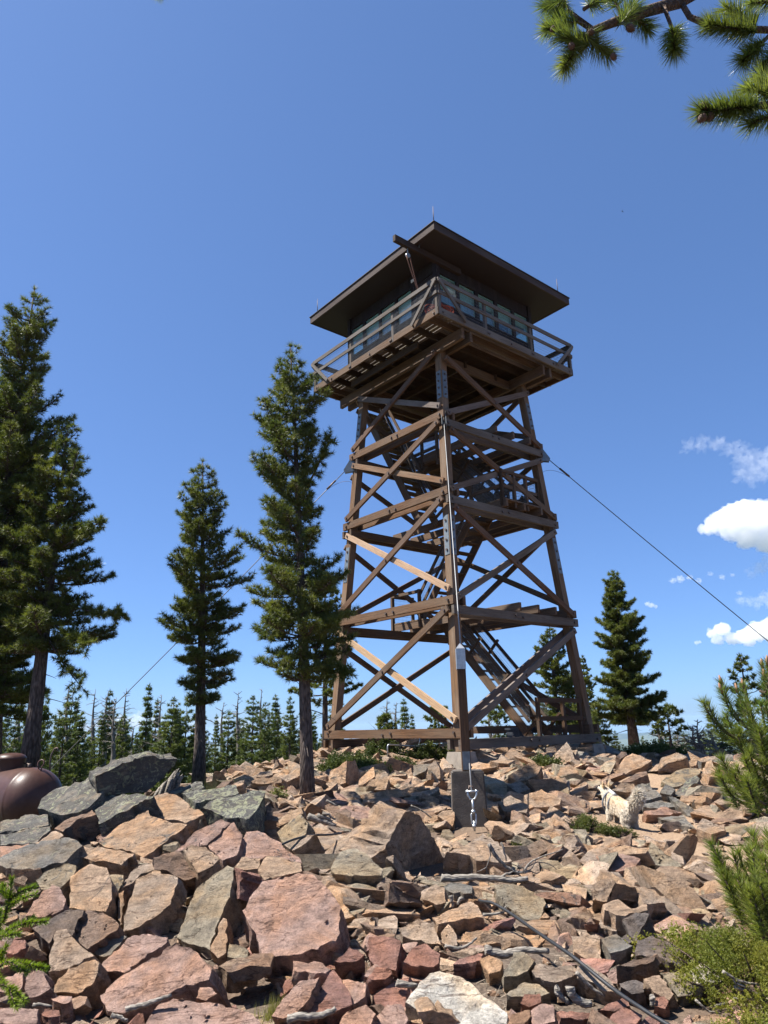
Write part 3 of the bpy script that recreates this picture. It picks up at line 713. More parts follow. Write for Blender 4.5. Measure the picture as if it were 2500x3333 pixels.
# ------------------------------------------------------------------ ground
def axis(n, near, far):
    k = math.asinh(far/near); return [near*math.sinh(k*(2*i/n-1)) for i in range(n+1)]
def build_ground():
    xs = axis(220, 2.2, 16000)
    ys = [-30, -12, -5, 0]+[2+0.16*i for i in range(150)]
    y, st = ys[-1], 0.2
    while y < 16000: st *= 1.09; y += st; ys.append(y)
    verts = [(x, y, gz(x, y)) for y in ys for x in xs]; nx = len(xs)
    faces = [(j*nx+i, j*nx+i+1, (j+1)*nx+i+1, (j+1)*nx+i) for j in range(len(ys)-1) for i in range(nx-1)]
    me = bpy.data.meshes.new('ground'); me.from_pydata(verts, [], faces); me.polygons.foreach_set('use_smooth', [True]*len(faces))
    m, nt, b = newmat('ground_soil')
    geo = nd(nt, 'NewGeometry'); P = geo.outputs['Position']
    n1 = nd(nt, 'TexNoise', Vector=P, Scale=1.3, Detail=6.0); n2 = nd(nt, 'TexNoise', Vector=P, Scale=40.0, Detail=7.0, Roughness=0.75)
    n3 = nd(nt, 'TexVoronoi', Vector=P, Scale=26.0)
    litter = mixc(nt, ramp(nt, n2.outputs['Fac'], [(0.3, 0.0), (0.7, 1.0)]), (0.039, 0.02964, 0.0234), (0.1716, 0.1326, 0.1014))
    sand = mixc(nt, ramp(nt, n2.outputs['Fac'], [(0.3, 0.0), (0.7, 1.0)]), (0.1716, 0.1131, 0.0702), (0.3666, 0.2652, 0.1794))
    sx = nd(nt, 'SeparateXYZ'); nt.links.new(P, sx.inputs[0])
    fy = mth(nt, 'MULTIPLY', ramp(nt, mth(nt, 'MULTIPLY', sx.outputs['Y'], 0.05), [(0.31, 0.0), (0.40, 1.0)]), ramp(nt, mth(nt, 'MULTIPLY', sx.outputs['X'], 0.1), [(0.06, 0.0), (0.2, 1.0)]))
    c = mixc(nt, fy, litter, sand)
    c = mixc(nt, ramp(nt, n1.outputs['Fac'], [(0.5, 0.0), (0.68, 0.5)]), c, (0.16, 0.105, 0.07))
    lf = mth(nt, 'MULTIPLY', ramp(nt, mth(nt, 'MULTIPLY', sx.outputs['X'], -0.1), [(0.12, 0.0), (0.3, 1.0)]), ramp(nt, mth(nt, 'MULTIPLY', sx.outputs['Y'], 0.05), [(0.5, 0.0), (0.65, 1.0)]))
    c = mixc(nt, lf, c, mixc(nt, n1.outputs['Fac'], (.05, .06, .03), (.11, .10, .06)))
    # forested land beyond the hilltop
    far = ramp(nt, mth(nt, 'MULTIPLY', sx.outputs['Y'], 0.01), [(0.26, 0.0), (0.34, 1.0)])
    n4 = nd(nt, 'TexNoise', Vector=P, Scale=0.012, Detail=9.0, Roughness=0.7)
    wood_ = mixc(nt, ramp(nt, n4.outputs['Fac'], [(0.35, 0.0), (0.65, 1.0)]), (0.035, 0.055, 0.028), (0.12, 0.125, 0.07))
    c = mixc(nt, far, c, wood_)
    nt.links.new(c, b.inputs['Base Color']); b.inputs['Roughness'].default_value = 0.95; b.inputs['Specular IOR Level'].default_value = 0.15
    x = bump(nt, b, n3.outputs['Distance'], 0.5, 0.02); bump(nt, b, n2.outputs['Fac'], 0.6, 0.03, x)
    me.materials.append(m); o = bpy.data.objects.new('ground', me); C.objects.link(o); o['kind'] = 'structure'
def build_hills(name, y0, depth, zb, h0, amp, seed, width, fr):
    nx, ny = 260, 14
    vs, fs = [], []
    for j in range(ny+1):
        for i in range(nx+1):
            x = -width+2*width*i/nx; v = j/ny; y = y0+depth*v
            env = math.sin(PI*min(1, v*1.0))**1.2
            r = noise.fractal(V((x*fr, seed, v*1.5)), 1.0, 2.0, 6)
            vs.append((x, y, zb+env*(h0+amp*r)))
    for j in range(ny):
        for i in range(nx): a = j*(nx+1)+i; fs.append((a, a+1, a+nx+2, a+nx+1))
    me = bpy.data.meshes.new(name); me.from_pydata(vs, [], fs); me.polygons.foreach_set('use_smooth', [True]*len(fs))
    m, nt, b = newmat(name+'_woods'); geo = nd(nt, 'NewGeometry')
    n = nd(nt, 'TexNoise', Vector=geo.outputs['Position'], Scale=0.004, Detail=10.0, Roughness=0.7)
    nt.links.new(ramp(nt, n.outputs['Fac'], [(0.35, (0.02, 0.035, 0.024)), (0.6, (0.05, 0.06, 0.04)), (0.75, (0.10, 0.095, 0.065))]), b.inputs['Base Color'])
    b.inputs['Roughness'].default_value = 0.95; b.inputs['Specular IOR Level'].default_value = 0.1
    me.materials.append(m); o = bpy.data.objects.new(name, me); C.objects.link(o); o['kind'] = 'structure'
build_hills('hills', 11500, 6000, -520, 235, 70, 4.2, 15000, 0.00022)
build_hills('forested_ridge', 2300, 1500, -330, 225, 26, 8.8, 5000, 0.0012)

# ------------------------------------------------------------------ rocks
def refine(bm, L, maxit=7):
    for _ in range(maxit):
        bmesh.ops.triangulate(bm, faces=[f for f in bm.faces if len(f.verts) > 3])
        es = [e for e in bm.edges if e.calc_length() > L]
        if not es: break
        bmesh.ops.subdivide_edges(bm, edges=es, cuts=1, use_grid_fill=False)
    bmesh.ops.triangulate(bm, faces=[f for f in bm.faces if len(f.verts) > 3])
def cellstep(p):
    d, pts = noise.voronoi(p); q = pts[0]
    return noise.cell(q*7.31)-.5
def roughen(bm, amp, seed, sc_=1.0, strat=None):
    bm.normal_update()
    o = V((seed*3.7, seed*1.3, seed*7.1)); sd = strat or V((0, 0, 1))
    new = []
    for v in bm.verts:
        p = v.co*sc_+o
        a = noise.fractal(p*2.2, 1.0, 2.0, 3)
        # cleavage: terraced steps
        s = noise.fractal(V((p.x*.8+p.y*.6, p.y*3.4-p.x*1.2, p.z*3.0)), 1.0, 2.0, 3)
        s = math.floor(s*3.2)/3.2
        t = noise.fractal(p*9.0, 1.0, 2.0, 3)
        w_ = p+.12*noise.noise_vector(p*4)
        s += .4*cellstep(V((w_.x*1.6+w_.y, w_.y*3.2-w_.x*1.4, w_.z*3.5)))
        new.append(v.co+v.normal*amp*(0.5*a+0.8*s+0.35*t))
    for v, c in zip(bm.verts, new): v.co = c
def finish(bm, name, col, lich, mat=None, sharp=32):
    me = bpy.data.meshes.new(name); c = V((0, 0, 0))
    for v in bm.verts: c += v.co
    c /= len(bm.verts)
    for v in bm.verts: v.co -= c
    bmesh.ops.recalc_face_normals(bm, faces=bm.faces[:])
    bm.to_mesh(me); bm.free()
    me.polygons.foreach_set('use_smooth', [True]*len(me.polygons)); me.set_sharp_from_angle(angle=math.radians(sharp))
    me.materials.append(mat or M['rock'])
    o = bpy.data.objects.new(name, me); C.objects.link(o); o.location = c; o.color = (*col, lich)
    return o
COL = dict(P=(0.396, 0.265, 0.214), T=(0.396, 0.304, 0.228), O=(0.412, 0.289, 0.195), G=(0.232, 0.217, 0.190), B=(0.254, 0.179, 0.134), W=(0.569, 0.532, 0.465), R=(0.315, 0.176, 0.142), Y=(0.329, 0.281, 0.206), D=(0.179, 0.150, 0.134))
ZT = {'1': (0, 2400, 2.765), '2': (500, 2400, 2.765), '3': (0, 2800, 2.765), '4': (600, 2700, 2.37), '5': (1200, 2700, 2.37), '6': (1800, 2600, 2.37),
      '7': (2200, 2100, 3.687), '0': (0, 2400, 1.3825), 'A': (1300, 2300, 1.3825), 'F': (0, 0, 1.0), 'C': (1050, 2380, 3.6867), 'D': (1850, 2350, 2.5523)}
heroes = []
ctrl = []
GC = 10
cover = np.zeros((345, 260), dtype=bool)     # where the traced rocks already are, so loose ones are not dropped on them
def fill_cover(P):
    for gy in range(max(0, int(min(p[1] for p in P)/GC)), min(345, int(max(p[1] for p in P)/GC)+1)):
        y = (gy+.5)*GC; xs = []
        for (x0, y0), (x1, y1) in zip(P, P[1:]+P[:1]):
            if (y0 <= y) != (y1 <= y): xs.append(x0+(y-y0)*(x1-x0)/(y1-y0))
        xs.sort()
        for a, b in zip(xs[::2], xs[1::2]): cover[gy, max(0, int(a/GC+.5)):max(0, int(b/GC+.5))] = True
def covered(x0, y0, x1, y1):
    a = cover[max(0, int(y0/GC)):max(1, int(y1/GC)+1), max(0, int(x0/GC)):max(1, int(x1/GC)+1)]
    return float(a.mean()) if a.size else 0.0
for P_ in ([(1955, 2555), (2125, 2555), (2130, 2735), (1985, 2735)], [(1462, 2500), (1590, 2500), (1600, 2720), (1470, 2720)], [(1560, 2925), (1660, 2965), (1850, 3093), (2000, 3210), (2200, 3340), (2180, 3350), (1990, 3235), (1840, 3115), (1650, 2985), (1560, 2942)], [(1430, 2845), (1730, 2850), (1730, 2875), (1430, 2868)], [(1580, 3080), (1790, 3085), (1790, 3110), (1580, 3112)],
           [(930, 3300), (1095, 3280), (1095, 3320), (930, 3333)], [(400, 3285), (560, 3235), (565, 3250), (400, 3300)], [(1850, 3210), (1925, 3265), (1920, 3280), (1850, 3240)], [(1850, 2660), (1970, 2660), (1970, 2720), (1850, 2720)], [(880, 3120), (955, 3120), (955, 3175), (880, 3175)], [(600, 3285), (900, 3290), (900, 3333), (600, 3333)],
           [(270, 3240), (560, 3230), (560, 3333), (270, 3333)], [(690, 3175), (900, 3170), (900, 3320), (820, 3333), (700, 3280)], [(1500, 3120), (1640, 3120), (1640, 3290), (1570, 3290)], [(1850, 3200), (2080, 3240), (2230, 3320), (2050, 3333), (1850, 3290)], [(2200, 3230), (2420, 3250), (2480, 3333), (2250, 3333)]): fill_cover(P_)
def hero(z, polys, col, label, lich=0.25, thick=0.2, lift=0.07, n=(-.1, -.45, .89), Y=None, amp=0.014, cat='rock', name='rock'):
    """one rock from one or more traced facets: each facet gets its own plane, real depth and thickness"""
    ox, oy, s = ZT[z]; sd = len(heroes)+1; r = random.Random(sd)
    if not isinstance(polys[0], list): polys = [polys]
    bm = bmesh.new(); A = None
    for i, P in enumerate(polys):
        nn, th = (n[i] if isinstance(n, list) else n), (thick[i] if isinstance(thick, list) else thick)
        nn = V(nn).normalized()
        px = [(ox+x/s, oy+y/s) for x, y in P]
        cx, cy = sum(p[0] for p in px)/len(px), sum(p[1] for p in px)/len(px)
        if A is None:
            A = at(cx, cy, Y) if Y else ground_hit(cx, cy, lift)
            plane0 = A
            ctrl.append((A, A.z-lift*.4-(0.10 if A.x > -.5 else 0.19)-(0.12 if nn.z < .5 else 0.0)))
        else:
            # later facets share depth with the first one
            A = at(cx, cy, plane0.y+0.02*i)
        fill_cover(px)
        dense = []
        for q, (p0, p1) in enumerate(zip(px, px[1:]+px[:1])):
            dense.append(p0); L = math.hypot(p1[0]-p0[0], p1[1]-p0[1])
            k = int(L/19)
            for j in range(1, k+1):
                f = (j+r.uniform(-.3, .3))/(k+1); w = min(5.0, 0.055*L)
                dense.append((p0[0]+(p1[0]-p0[0])*f+r.uniform(-w, w), p0[1]+(p1[1]-p0[1])*f+r.uniform(-w, w)))
        top, bot = [], []
        for x, y in dense:
            d = ray(x, y); den = d.dot(nn)
            t = A.dot(nn)/den if abs(den) > 1e-3 else A.length
            t = min(max(t, A.length*0.86), A.length*1.17)
            top.append(d*t)
        c = sum(top, V())/len(top)
        for p in top:
            q = c+(p-c)*r.uniform(1.0, 1.12)-nn*th*r.uniform(.85, 1.1)+V((0, .03, -0.05))
            bot.append(q)
        mid = [p+(b_-p)*r.uniform(.3, .5)+(p-c).normalized()*r.uniform(-.02, .03) for p, b_ in zip(top, bot)]
        rings = []
        for ring in (top, mid, bot): rings.append([bm.verts.new(p) for p in ring])
        m_ = len(top)
        bm.faces.new(rings[0]); bm.faces.new(rings[2][::-1])
        for ra, rb in zip(rings, rings[1:]):
            for j in range(m_): bm.faces.new((ra[j], rb[j], rb[(j+1) % m_], ra[(j+1) % m_]))
    bmesh.ops.recalc_face_normals(bm, faces=bm.faces[:])
    size = max((v.co-plane0).length for v in bm.verts)
    refine(bm, max(0.026, size/17)); roughen(bm, amp, sd)
    k = r.uniform(.92, 1.08)
    o = finish(bm, name, tuple(x*k for x in COL[col]), lich)
    tag(o, label, cat); heroes.append(o); return o
UP = (-.05, -.3, .95); ST = (-.15, -.6, .78); FR = (.25, -.96, .05); FL_ = (-.25, -.95, .15)
# --- outcrop on the left
hero('1', [[(330,640),(380,550),(500,460),(720,410),(870,330),(950,300),(985,330),(940,450),(890,540),(780,640),(680,680),(560,700)], [(860,350),(980,300),(1100,230),(1300,165),(1390,160),(1440,190),(1600,195),(1580,260),(1480,370),(1400,430),(1310,500),(1000,530),(880,540)]], 'G', 'huge tilted lichen-covered boulder with a brown overhang topping the left outcrop', [0.75][0], [.35, .4], .3, [(-.3, -.45, .84), (.5, -.84, -.2)], Y=8.9)
hero('1', [(600,700),(860,580),(960,520),(1270,510),(1390,520),(1200,610),(960,740),(880,780),(860,660),(780,640)], 'G', 'dark lichen slab wedged just under the overhanging boulder', .8, .3, .1, (-.3, -.4, .87), Y=8.5)
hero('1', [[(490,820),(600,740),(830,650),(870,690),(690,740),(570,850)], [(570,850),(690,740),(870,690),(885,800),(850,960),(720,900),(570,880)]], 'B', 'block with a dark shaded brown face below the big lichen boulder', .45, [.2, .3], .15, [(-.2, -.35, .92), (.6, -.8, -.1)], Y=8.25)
hero('1', [(0,760),(300,690),(430,690),(440,790),(370,800),(0,860)], 'G', 'flat grey lichen slab at the left edge in front of the tank, upper of two', .7, .15, .05, (-.1, -.25, .96), Y=8.6)
hero('1', [(0,870),(250,810),(450,800),(450,840),(330,950),(0,970)], 'G', 'flat grey lichen slab at the left edge in front of the tank, lower of two', .7, .25, .05, (-.15, -.35, .92), Y=8.2)
hero('1', [(860,890),(960,740),(1200,620),(1330,610),(1350,700),(1150,850),(960,960),(880,950)], 'P', 'purplish pink slab peeping out behind the big tan plate of the outcrop', .2, .25, .1, (-.2, -.5, .84), Y=8.3)
hero('1', [(890,950),(1000,860),(1330,620),(1350,700),(1410,720),(1550,770),(1685,785),(1300,1080),(1210,1040),(1170,1020),(950,990)], 'O', 'big smooth tan plate with a grey-green lichen patch in the middle of the outcrop', .38, .16, .15, (-.22, -.5, .84), Y=8.0, amp=.010)
hero('2', [(-60,600),(0,530),(120,490),(250,530),(330,610),(460,690),(330,750),(290,770),(0,710),(-60,690)], 'O', 'orange slab lying across the crest of the outcrop beside the lichen blocks', .15, .2, .1, (-.1, -.45, .88), Y=8.5)
hero('1', [(80,1050),(300,960),(560,910),(690,930),(740,980),(600,1110),(400,1170),(310,1190),(60,1180),(0,1150),(0,1090)], 'G', 'long purplish grey slab at the left edge below the flat lichen slabs', .45, .25, .08, (-.2, -.5, .84), Y=7.5)
hero('1', [(0,985),(260,955),(270,1000),(90,1050),(0,1085)], 'P', 'pale pink slab edge at the left border above the purplish grey slab', .1, .15, .05, (-.1, -.4, .9), Y=7.9)
hero('1', [(320,950),(500,840),(570,885),(530,910),(330,960)], 'T', 'cream wedge of rock between grey slabs left of the shaded block', .3, .15, .05, (-.2, -.4, .9), Y=7.95)
hero('1', [(680,1060),(760,990),(930,990),(1010,1010),(1210,1040),(1090,1150),(940,1110),(830,1110)], 'O', 'flat orange flake under the lower edge of the big tan plate', .15, .1, .06, (-.15, -.5, .85), Y=7.4)
hero('3', [(310,170),(420,80),(620,10),(690,40),(690,80),(640,160),(530,260),(420,270),(370,260)], 'Y', 'pale grey-tan lichen rock left of the tall orange and purple slab', .45, .25, .06, ST, Y=6.9)
hero('3', [(630,430),(640,150),(800,40),(960,70),(1000,200),(1000,360),(950,460),(770,450)], 'O', 'tall slab shading from orange to purple with a long crack', .15, .3, .12, (-.12, -.62, .77), Y=6.6, amp=.011)
hero('3', [(225,500),(300,370),(470,215),(530,250),(595,350),(570,440),(400,510)], 'P', 'pinkish triangular slab just right of the young fir', .1, .25, .06, ST, Y=6.3)
hero('3', [(990,140),(1110,130),(1115,180),(1060,300),(1050,340),(1010,250)], 'Y', 'narrow grey-tan rock in the gap between two tall slabs', .3, .2, .0, ST, Y=6.8)
hero('3', [(1100,650),(1120,470),(1230,170),(1380,90),(1600,160),(1540,390),(1440,480),(1250,600)], 'T', 'large upright pale tan plate leaning in the outcrop, widest of its row', .1, .14, .16, (-.2, -.62, .76), Y=6.45, amp=.009)
hero('3', [(1040,520),(1060,290),(1120,260),(1110,470),(1090,580)], 'O', 'thin orange sliver standing against the large pale plate', .05, .2, .1, ST, Y=6.55)
hero('3', [(1090,250),(1120,170),(1230,40),(1390,30),(1400,80),(1270,120),(1180,210)], 'T', 'ridged tan rock perched above the large pale plate', .15, .2, .1, (-.1, -.4, .9), Y=6.95)
hero('4', [(-60,830),(90,450),(330,270),(385,290),(355,480),(270,700),(200,930),(0,870)], 'Y', 'long pointed olive-grey slab beside the black hollow', .15, .3, .15, (-.3, -.6, .74), Y=6.3, amp=.010)
hero('3', [(390,560),(520,480),(640,430),(760,440),(640,690),(500,640),(440,750),(290,610)], 'D', 'dark purplish brown slab above the kite-shaped rock', .1, .25, .06, (-.2, -.6, .77), Y=6.0)
hero('3', [(650,690),(770,450),(930,465),(1080,560),(1060,620),(960,680),(790,800),(700,740)], 'B', 'brown and orange slab left of the large pale plate', .1, .22, .1, (-.2, -.6, .77), Y=5.95)
hero('3', [(430,1010),(510,640),(600,620),(700,740),(850,860),(620,970)], 'T', 'kite-shaped brown slab pointing up in the left foreground', .08, .2, .1, (-.2, -.65, .73), Y=5.6)
hero('3', [(470,1170),(620,970),(850,900),(890,930),(880,1010),(830,1120),(700,1200),(500,1190)], 'O', 'smooth apricot rock at the foot of the kite-shaped slab', .05, .25, .06, ST, Y=5.35)
hero('3', [(800,800),(960,690),(1080,670),(1140,690),(1000,850),(930,870),(850,840)], 'G', 'grey-green slab lying under the brown and orange slab', .15, .2, .02, ST, Y=5.9)
hero('3', [(900,960),(1000,850),(1150,700),(1290,660),(1510,690),(1500,740),(1300,880),(1120,1010),(920,1000)], 'P', 'salmon pink slab behind the long layered boulder', .05, .25, .06, ST, Y=5.7)
hero('0', [(450,1160),(560,1060),(790,910),(860,930),(950,1050),(940,1090),(800,1130),(700,1190),(560,1240),(490,1230),(460,1180)], 'P', 'long layered pink boulder with deep diagonal grooves in the left foreground', .05, .4, .16, (-.3, -.55, .78), Y=5.2, amp=.024)
hero('0', [(650,1290),(690,1220),(780,1170),(1000,1190),(1140,1250),(1180,1300),(1150,1345),(650,1345)], 'P', 'broad pink-tan slab cut off by the bottom edge left of centre', .05, .3, .05, (-.1, -.4, .9), Y=4.75)
hero('3', [(200,1150),(230,1000),(390,970),(430,1080),(460,1150),(350,1220),(250,1240)], 'P', 'squarish pink rock between the fir sprig and the apricot rock', .03, .3, .05, ST, Y=5.2)
hero('3', [(0,1090),(150,1020),(215,1010),(200,1140),(170,1180),(60,1190),(0,1180)], 'P', 'pale pink rock behind the lower fir sprig', .03, .3, .05, ST, Y=5.25)
hero('3', [(0,1350),(150,1340),(330,1360),(320,1474),(0,1474)], 'P', 'pinkish tan slab in the bottom left corner', .03, .2, .05, (-.05, -.4, .9), Y=4.75)
hero('3', [(355,1370),(390,1320),(450,1310),(540,1340),(550,1390),(430,1410),(370,1395)], 'R', 'small flat reddish rock on the litter near the bottom left corner', 0, .06, .03, UP, Y=4.85)
hero('3', [(450,1240),(540,1200),(660,1210),(650,1260),(590,1290),(470,1265)], 'P', 'flat pink rock half sunk in litter below the apricot rock', 0, .12, .03, UP, Y=5.1)
hero('3', [(40,830),(120,710),(230,720),(230,790),(120,850)], 'R', 'reddish rock behind the fir sprig left of the kite-shaped slab', 0, .2, .03, ST, Y=5.9)
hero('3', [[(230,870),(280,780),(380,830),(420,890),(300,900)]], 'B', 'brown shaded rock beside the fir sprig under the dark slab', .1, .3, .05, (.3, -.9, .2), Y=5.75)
hero('4', [(440,620),(600,400),(700,360),(880,330),(1000,350),(1130,490),(1220,590),(1200,800),(1170,860),(900,960),(610,990),(570,870),(500,740)], 'P', 'largest pink boulder with a flaking face right of the black hollow', .05, .55, .2, (-.12, -.55, .82), Y=5.9, amp=.022)
hero('4', [[(370,530),(385,335),(440,330),(425,530)], [(425,530),(440,330),(590,370),(590,400),(470,540)]], 'R', 'dark red square block standing above the black hollow', 0, [.2, .25], .2, [(-.8, -.55, .2), (.5, -.85, -.1)], Y=6.45)
hero('4', [(410,210),(440,110),(480,20),(560,15),(700,80),(900,220),(910,260),(760,230),(640,200),(590,230),(420,260)], 'P', 'pink slab speckled with grey lichen sloping down to the right of the outcrop', .45, .3, .1, (.05, -.5, .86), Y=7.5)
hero('2', [(490,970),(600,790),(720,760),(810,870),(750,1060),(620,1110),(560,1050),(500,1000)], 'P', 'cracked pink slab in the centre of the outcrop, right of the split', .2, .3, .08, (-.12, -.5, .86), Y=7.5, amp=.018)
hero('2', [(190,1010),(380,850),(600,740),(690,770),(480,970),(370,980),(270,1010),(160,1030)], 'P', 'narrow pink slab left of the split in the centre of the outcrop', .3, .3, .08, (-.12, -.5, .86), Y=7.6, amp=.018)
hero('2', [(250,1010),(340,970),(480,970),(600,1090),(540,1150),(400,1220),(330,1130)], 'T', 'rounded pitted tan boulder in the lap of the pink slabs', .1, .3, .12, (-.05, -.45, .89), Y=7.0, amp=.022)
hero('4', [(590,350),(570,300),(640,210),(760,220),(900,260),(910,320),(780,350),(620,390)], 'O', 'pale orange rock lying between the lichen-speckled pink slab and the largest pink boulder', .05, .3, .02, (0, -.45, .89), Y=6.9)
hero('4', [(380,290),(440,210),(590,215),(590,240),(570,300),(460,310)], 'O', 'small orange slab above the dark red block', .05, .2, .03, (-.05, -.5, .87), Y=6.95)
hero('2', [(0,1080),(150,1040),(240,1030),(310,1130),(400,1260),(270,1290),(120,1200),(0,1190)], 'B', 'brown angular rock with a shaded face above the large pale plate', .1, .3, .08, (.05, -.8, .6), Y=6.9)
hero('2', [(440,630),(560,560),(760,520),(900,475),(1005,490),(990,540),(860,730),(660,730),(560,680)], 'G', 'flat-topped block crusted with yellow-green lichen, largest of those right of the orange slab', .95, .28, .2, (-.05, -.4, .91), Y=8.3)
hero('2', [(250,500),(430,470),(740,430),(770,500),(700,530),(560,550),(380,590)], 'G', 'lichen-crusted slab just behind the flat-topped block', .95, .2, .2, (-.05, -.3, .95), Y=8.8)
hero('2', [(130,490),(380,390),(440,390),(465,450),(300,490),(180,510)], 'G', 'rounded lichen rock in front of the middle pine trunk', .8, .25, .2, (-.2, -.4, .9), Y=9.1)
hero('2', [(1100,850),(1320,680),(1390,770),(1370,870),(1160,960)], 'Y', 'grey-tan standing slab left of the black cable end', .3, .2, .1, (-.35, -.6, .72), Y=8.2)
hero('2', [(1170,960),(1370,880),(1470,870),(1290,1000),(1250,1020)], 'T', 'tan wedge under the left length of black cable', .1, .25, .05, ST, Y=7.9)
hero('2', [(1120,740),(1220,650),(1330,620),(1350,680),(1240,740),(1130,800)], 'T', 'tan slab leaning behind the grey-tan standing slab', .3, .2, .1, (-.3, -.5, .8), Y=8.9)
hero('2', [(940,690),(1050,570),(1080,640),(1070,720),(1000,780)], 'D', 'dark shaded rock beside the flat-topped lichen block', .3, .3, .05, (.4, -.85, .2), Y=8.6)
hero('2', [(880,395),(940,360),(1130,350),(1160,380),(1150,410),(1010,420),(890,410)], 'O', 'long flat tan rock on the crest between the two pine trunks', .1, .2, .1, (0, -.8, .5), Y=12.8)
hero('2', [(920,350),(960,310),(1060,300),(1080,330),(1000,350)], 'T', 'cream rock on the crest left of the front pine', .05, .2, .1, UP, Y=13.6)
hero('2', [(1150,370),(1290,280),(1320,280),(1320,340),(1200,400)], 'T', 'slanting tan rock touching the front pine trunk', .05, .25, .1, ST, Y=12.6)
hero('2', [(660,450),(740,390),(820,380),(810,420),(690,460)], 'T', 'pale flat rock behind the lichen-crusted slab', .1, .15, .1, UP, Y=10.5)
hero('2', [(560,450),(620,390),(720,375),(660,430),(590,460)], 'B', 'small brown rock at the crest beside dry grass', .1, .15, .1, UP, Y=10.8)
# --- centre
hero('F', [[(1035,2795),(1090,2730),(1180,2680),(1265,2632),(1320,2640),(1290,2685),(1255,2760),(1205,2795),(1160,2775),(1110,2800)], [(1205,2795),(1255,2760),(1290,2685),(1320,2640),(1370,2650),(1400,2700),(1462,2820),(1450,2852),(1350,2850),(1270,2800)]], 'T', 'great tan boulder with one sunlit slope and one black shaded face, centre of the scree', .2, [.4, .45], .4, [(-.45, -.4, .8), (.72, -.66, -.2)], Y=8.0, amp=.018)
hero('F', [(1080,2830),(1110,2770),(1160,2760),(1245,2830),(1240,2850),(1180,2850),(1090,2845)], 'Y', 'lichen-mottled wedge at the foot of the great tan boulder', .35, .3, .05, (.0, -.55, .83), Y=7.2)
hero('5', [[(600,170),(780,90),(880,25),(1000,90),(1110,240),(1060,250),(830,240),(780,200)], [(600,175),(780,200),(830,245),(800,350),(620,290)]], 'T', 'square tan boulder under the dead branches, just right of the great boulder', .3, [.3, .35], .25, [(.05, -.4, .91), (-.1, -.97, .1)], Y=7.9)
hero('5', [(970,430),(1110,410),(1350,510),(1370,570),(1310,710),(1200,690),(1060,590),(990,500)], 'Y', 'grey-green slab propped above the black hose', .2, .18, .15, (-.05, -.5, .86), Y=6.75, amp=.010)
hero('5', [[(490,680),(790,560),(840,590),(880,680),(690,700),(540,730)], [(540,730),(690,700),(880,680),(900,745),(700,795)]], 'O', 'wedge-shaped orange-brown rock left of the hose end', .05, [.15, .25], .1, [(-.1, -.45, .88), (.1, -.97, -.1)], Y=6.2)
hero('5', [(220,750),(390,680),(500,730),(560,890),(330,850),(260,820)], 'T', 'smooth apricot-tan rock left of the small egg-shaped rock', .02, .25, .08, ST, Y=6.0)
hero('5', [(555,800),(615,730),(680,800),(690,890),(620,900),(560,870)], 'T', 'small egg-shaped cream rock below the wedge-shaped one', .02, .15, .06, ST, Y=5.85)
hero('5', [(280,1330),(400,1180),(520,1095),(660,1130),(800,1190),(920,1310),(1060,1420),(1060,1500),(660,1500),(650,1480),(500,1390),(380,1400)], 'W', 'bright white granular boulder at the bottom edge near the centre', 0, .45, .14, (-.05, -.5, .86), Y=4.75, amp=.022)
hero('5', [(385,1410),(500,1392),(640,1440),(720,1510),(600,1515),(430,1490)], 'O', 'ochre rock in shade under the white boulder', 0, .3, .1, (.1, -.97, -.1), Y=4.62)
hero('5', [(0,830),(100,820),(250,860),(230,970),(210,1090),(40,1050),(0,1000)], 'R', 'broad dark red slab left of the round maroon rock', .02, .25, .06, ST, Y=5.45)
hero('5', [(270,1020),(330,920),(440,870),(550,960),(540,1030),(500,1060),(330,1050)], 'R', 'rounded maroon rock above the white boulder', 0, .3, .1, (0, -.6, .8), Y=5.3)
hero('5', [(0,1130),(60,1050),(170,1070),(190,1110),(120,1160),(20,1160)], 'R', 'small maroon rock at the foot of the broad dark red slab', 0, .2, .04, ST, Y=5.05)
hero('5', [(1040,1140),(1120,940),(1200,945),(1280,1010),(1230,1090),(1150,1130)], 'Y', 'upright tan rock below the bleached log by the hose', .1, .2, .08, (-.2, -.65, .73), Y=5.15)
hero('5', [(1255,1090),(1290,1030),(1440,1070),(1560,1050),(1620,1100),(1440,1180),(1290,1140)], 'T', 'pale tan rock right of the upright one, close to the hose', .05, .2, .06, (0, -.55, .83), Y=5.1)
hero('5', [(1060,1270),(1200,1180),(1310,1190),(1400,1260),(1300,1290),(1100,1290)], 'Y', 'smooth grey-tan rock right of the white boulder', .05, .15, .05, UP, Y=4.95)
hero('5', [(1170,1340),(1200,1270),(1320,1270),(1330,1330),(1240,1370)], 'R', 'knobbly red rock in front of the smooth grey-tan one', 0, .2, .05, ST, Y=4.75)
hero('5', [(860,1000),(930,970),(1030,1030),(1010,1090),(930,1110)], 'O', 'bright orange rock behind the right shoulder of the white boulder', 0, .15, .05, ST, Y=5.3)
hero('5', [(650,1040),(700,990),(890,950),(860,1010),(760,1030)], 'R', 'flat red flake beside the bright orange rock', 0, .1, .05, UP, Y=5.4)
hero('5', [(60,1500),(60,1440),(140,1350),(250,1350),(300,1470),(280,1510)], 'P', 'pink cracked block at the bottom edge left of the white boulder', 0, .3, .05, ST, Y=4.65)
hero('5', [(1060,1500),(1100,1420),(1240,1390),(1250,1440),(1200,1500)], 'B', 'brownish red rock at the bottom edge right of the white boulder', 0, .2, .05, ST, Y=4.6)
hero('5', [(1250,1400),(1330,1345),(1420,1350),(1440,1480),(1340,1510),(1260,1500)], 'P', 'pinkish red blocky rock at the bottom edge left of the hose', 0, .25, .05, ST, Y=4.6)
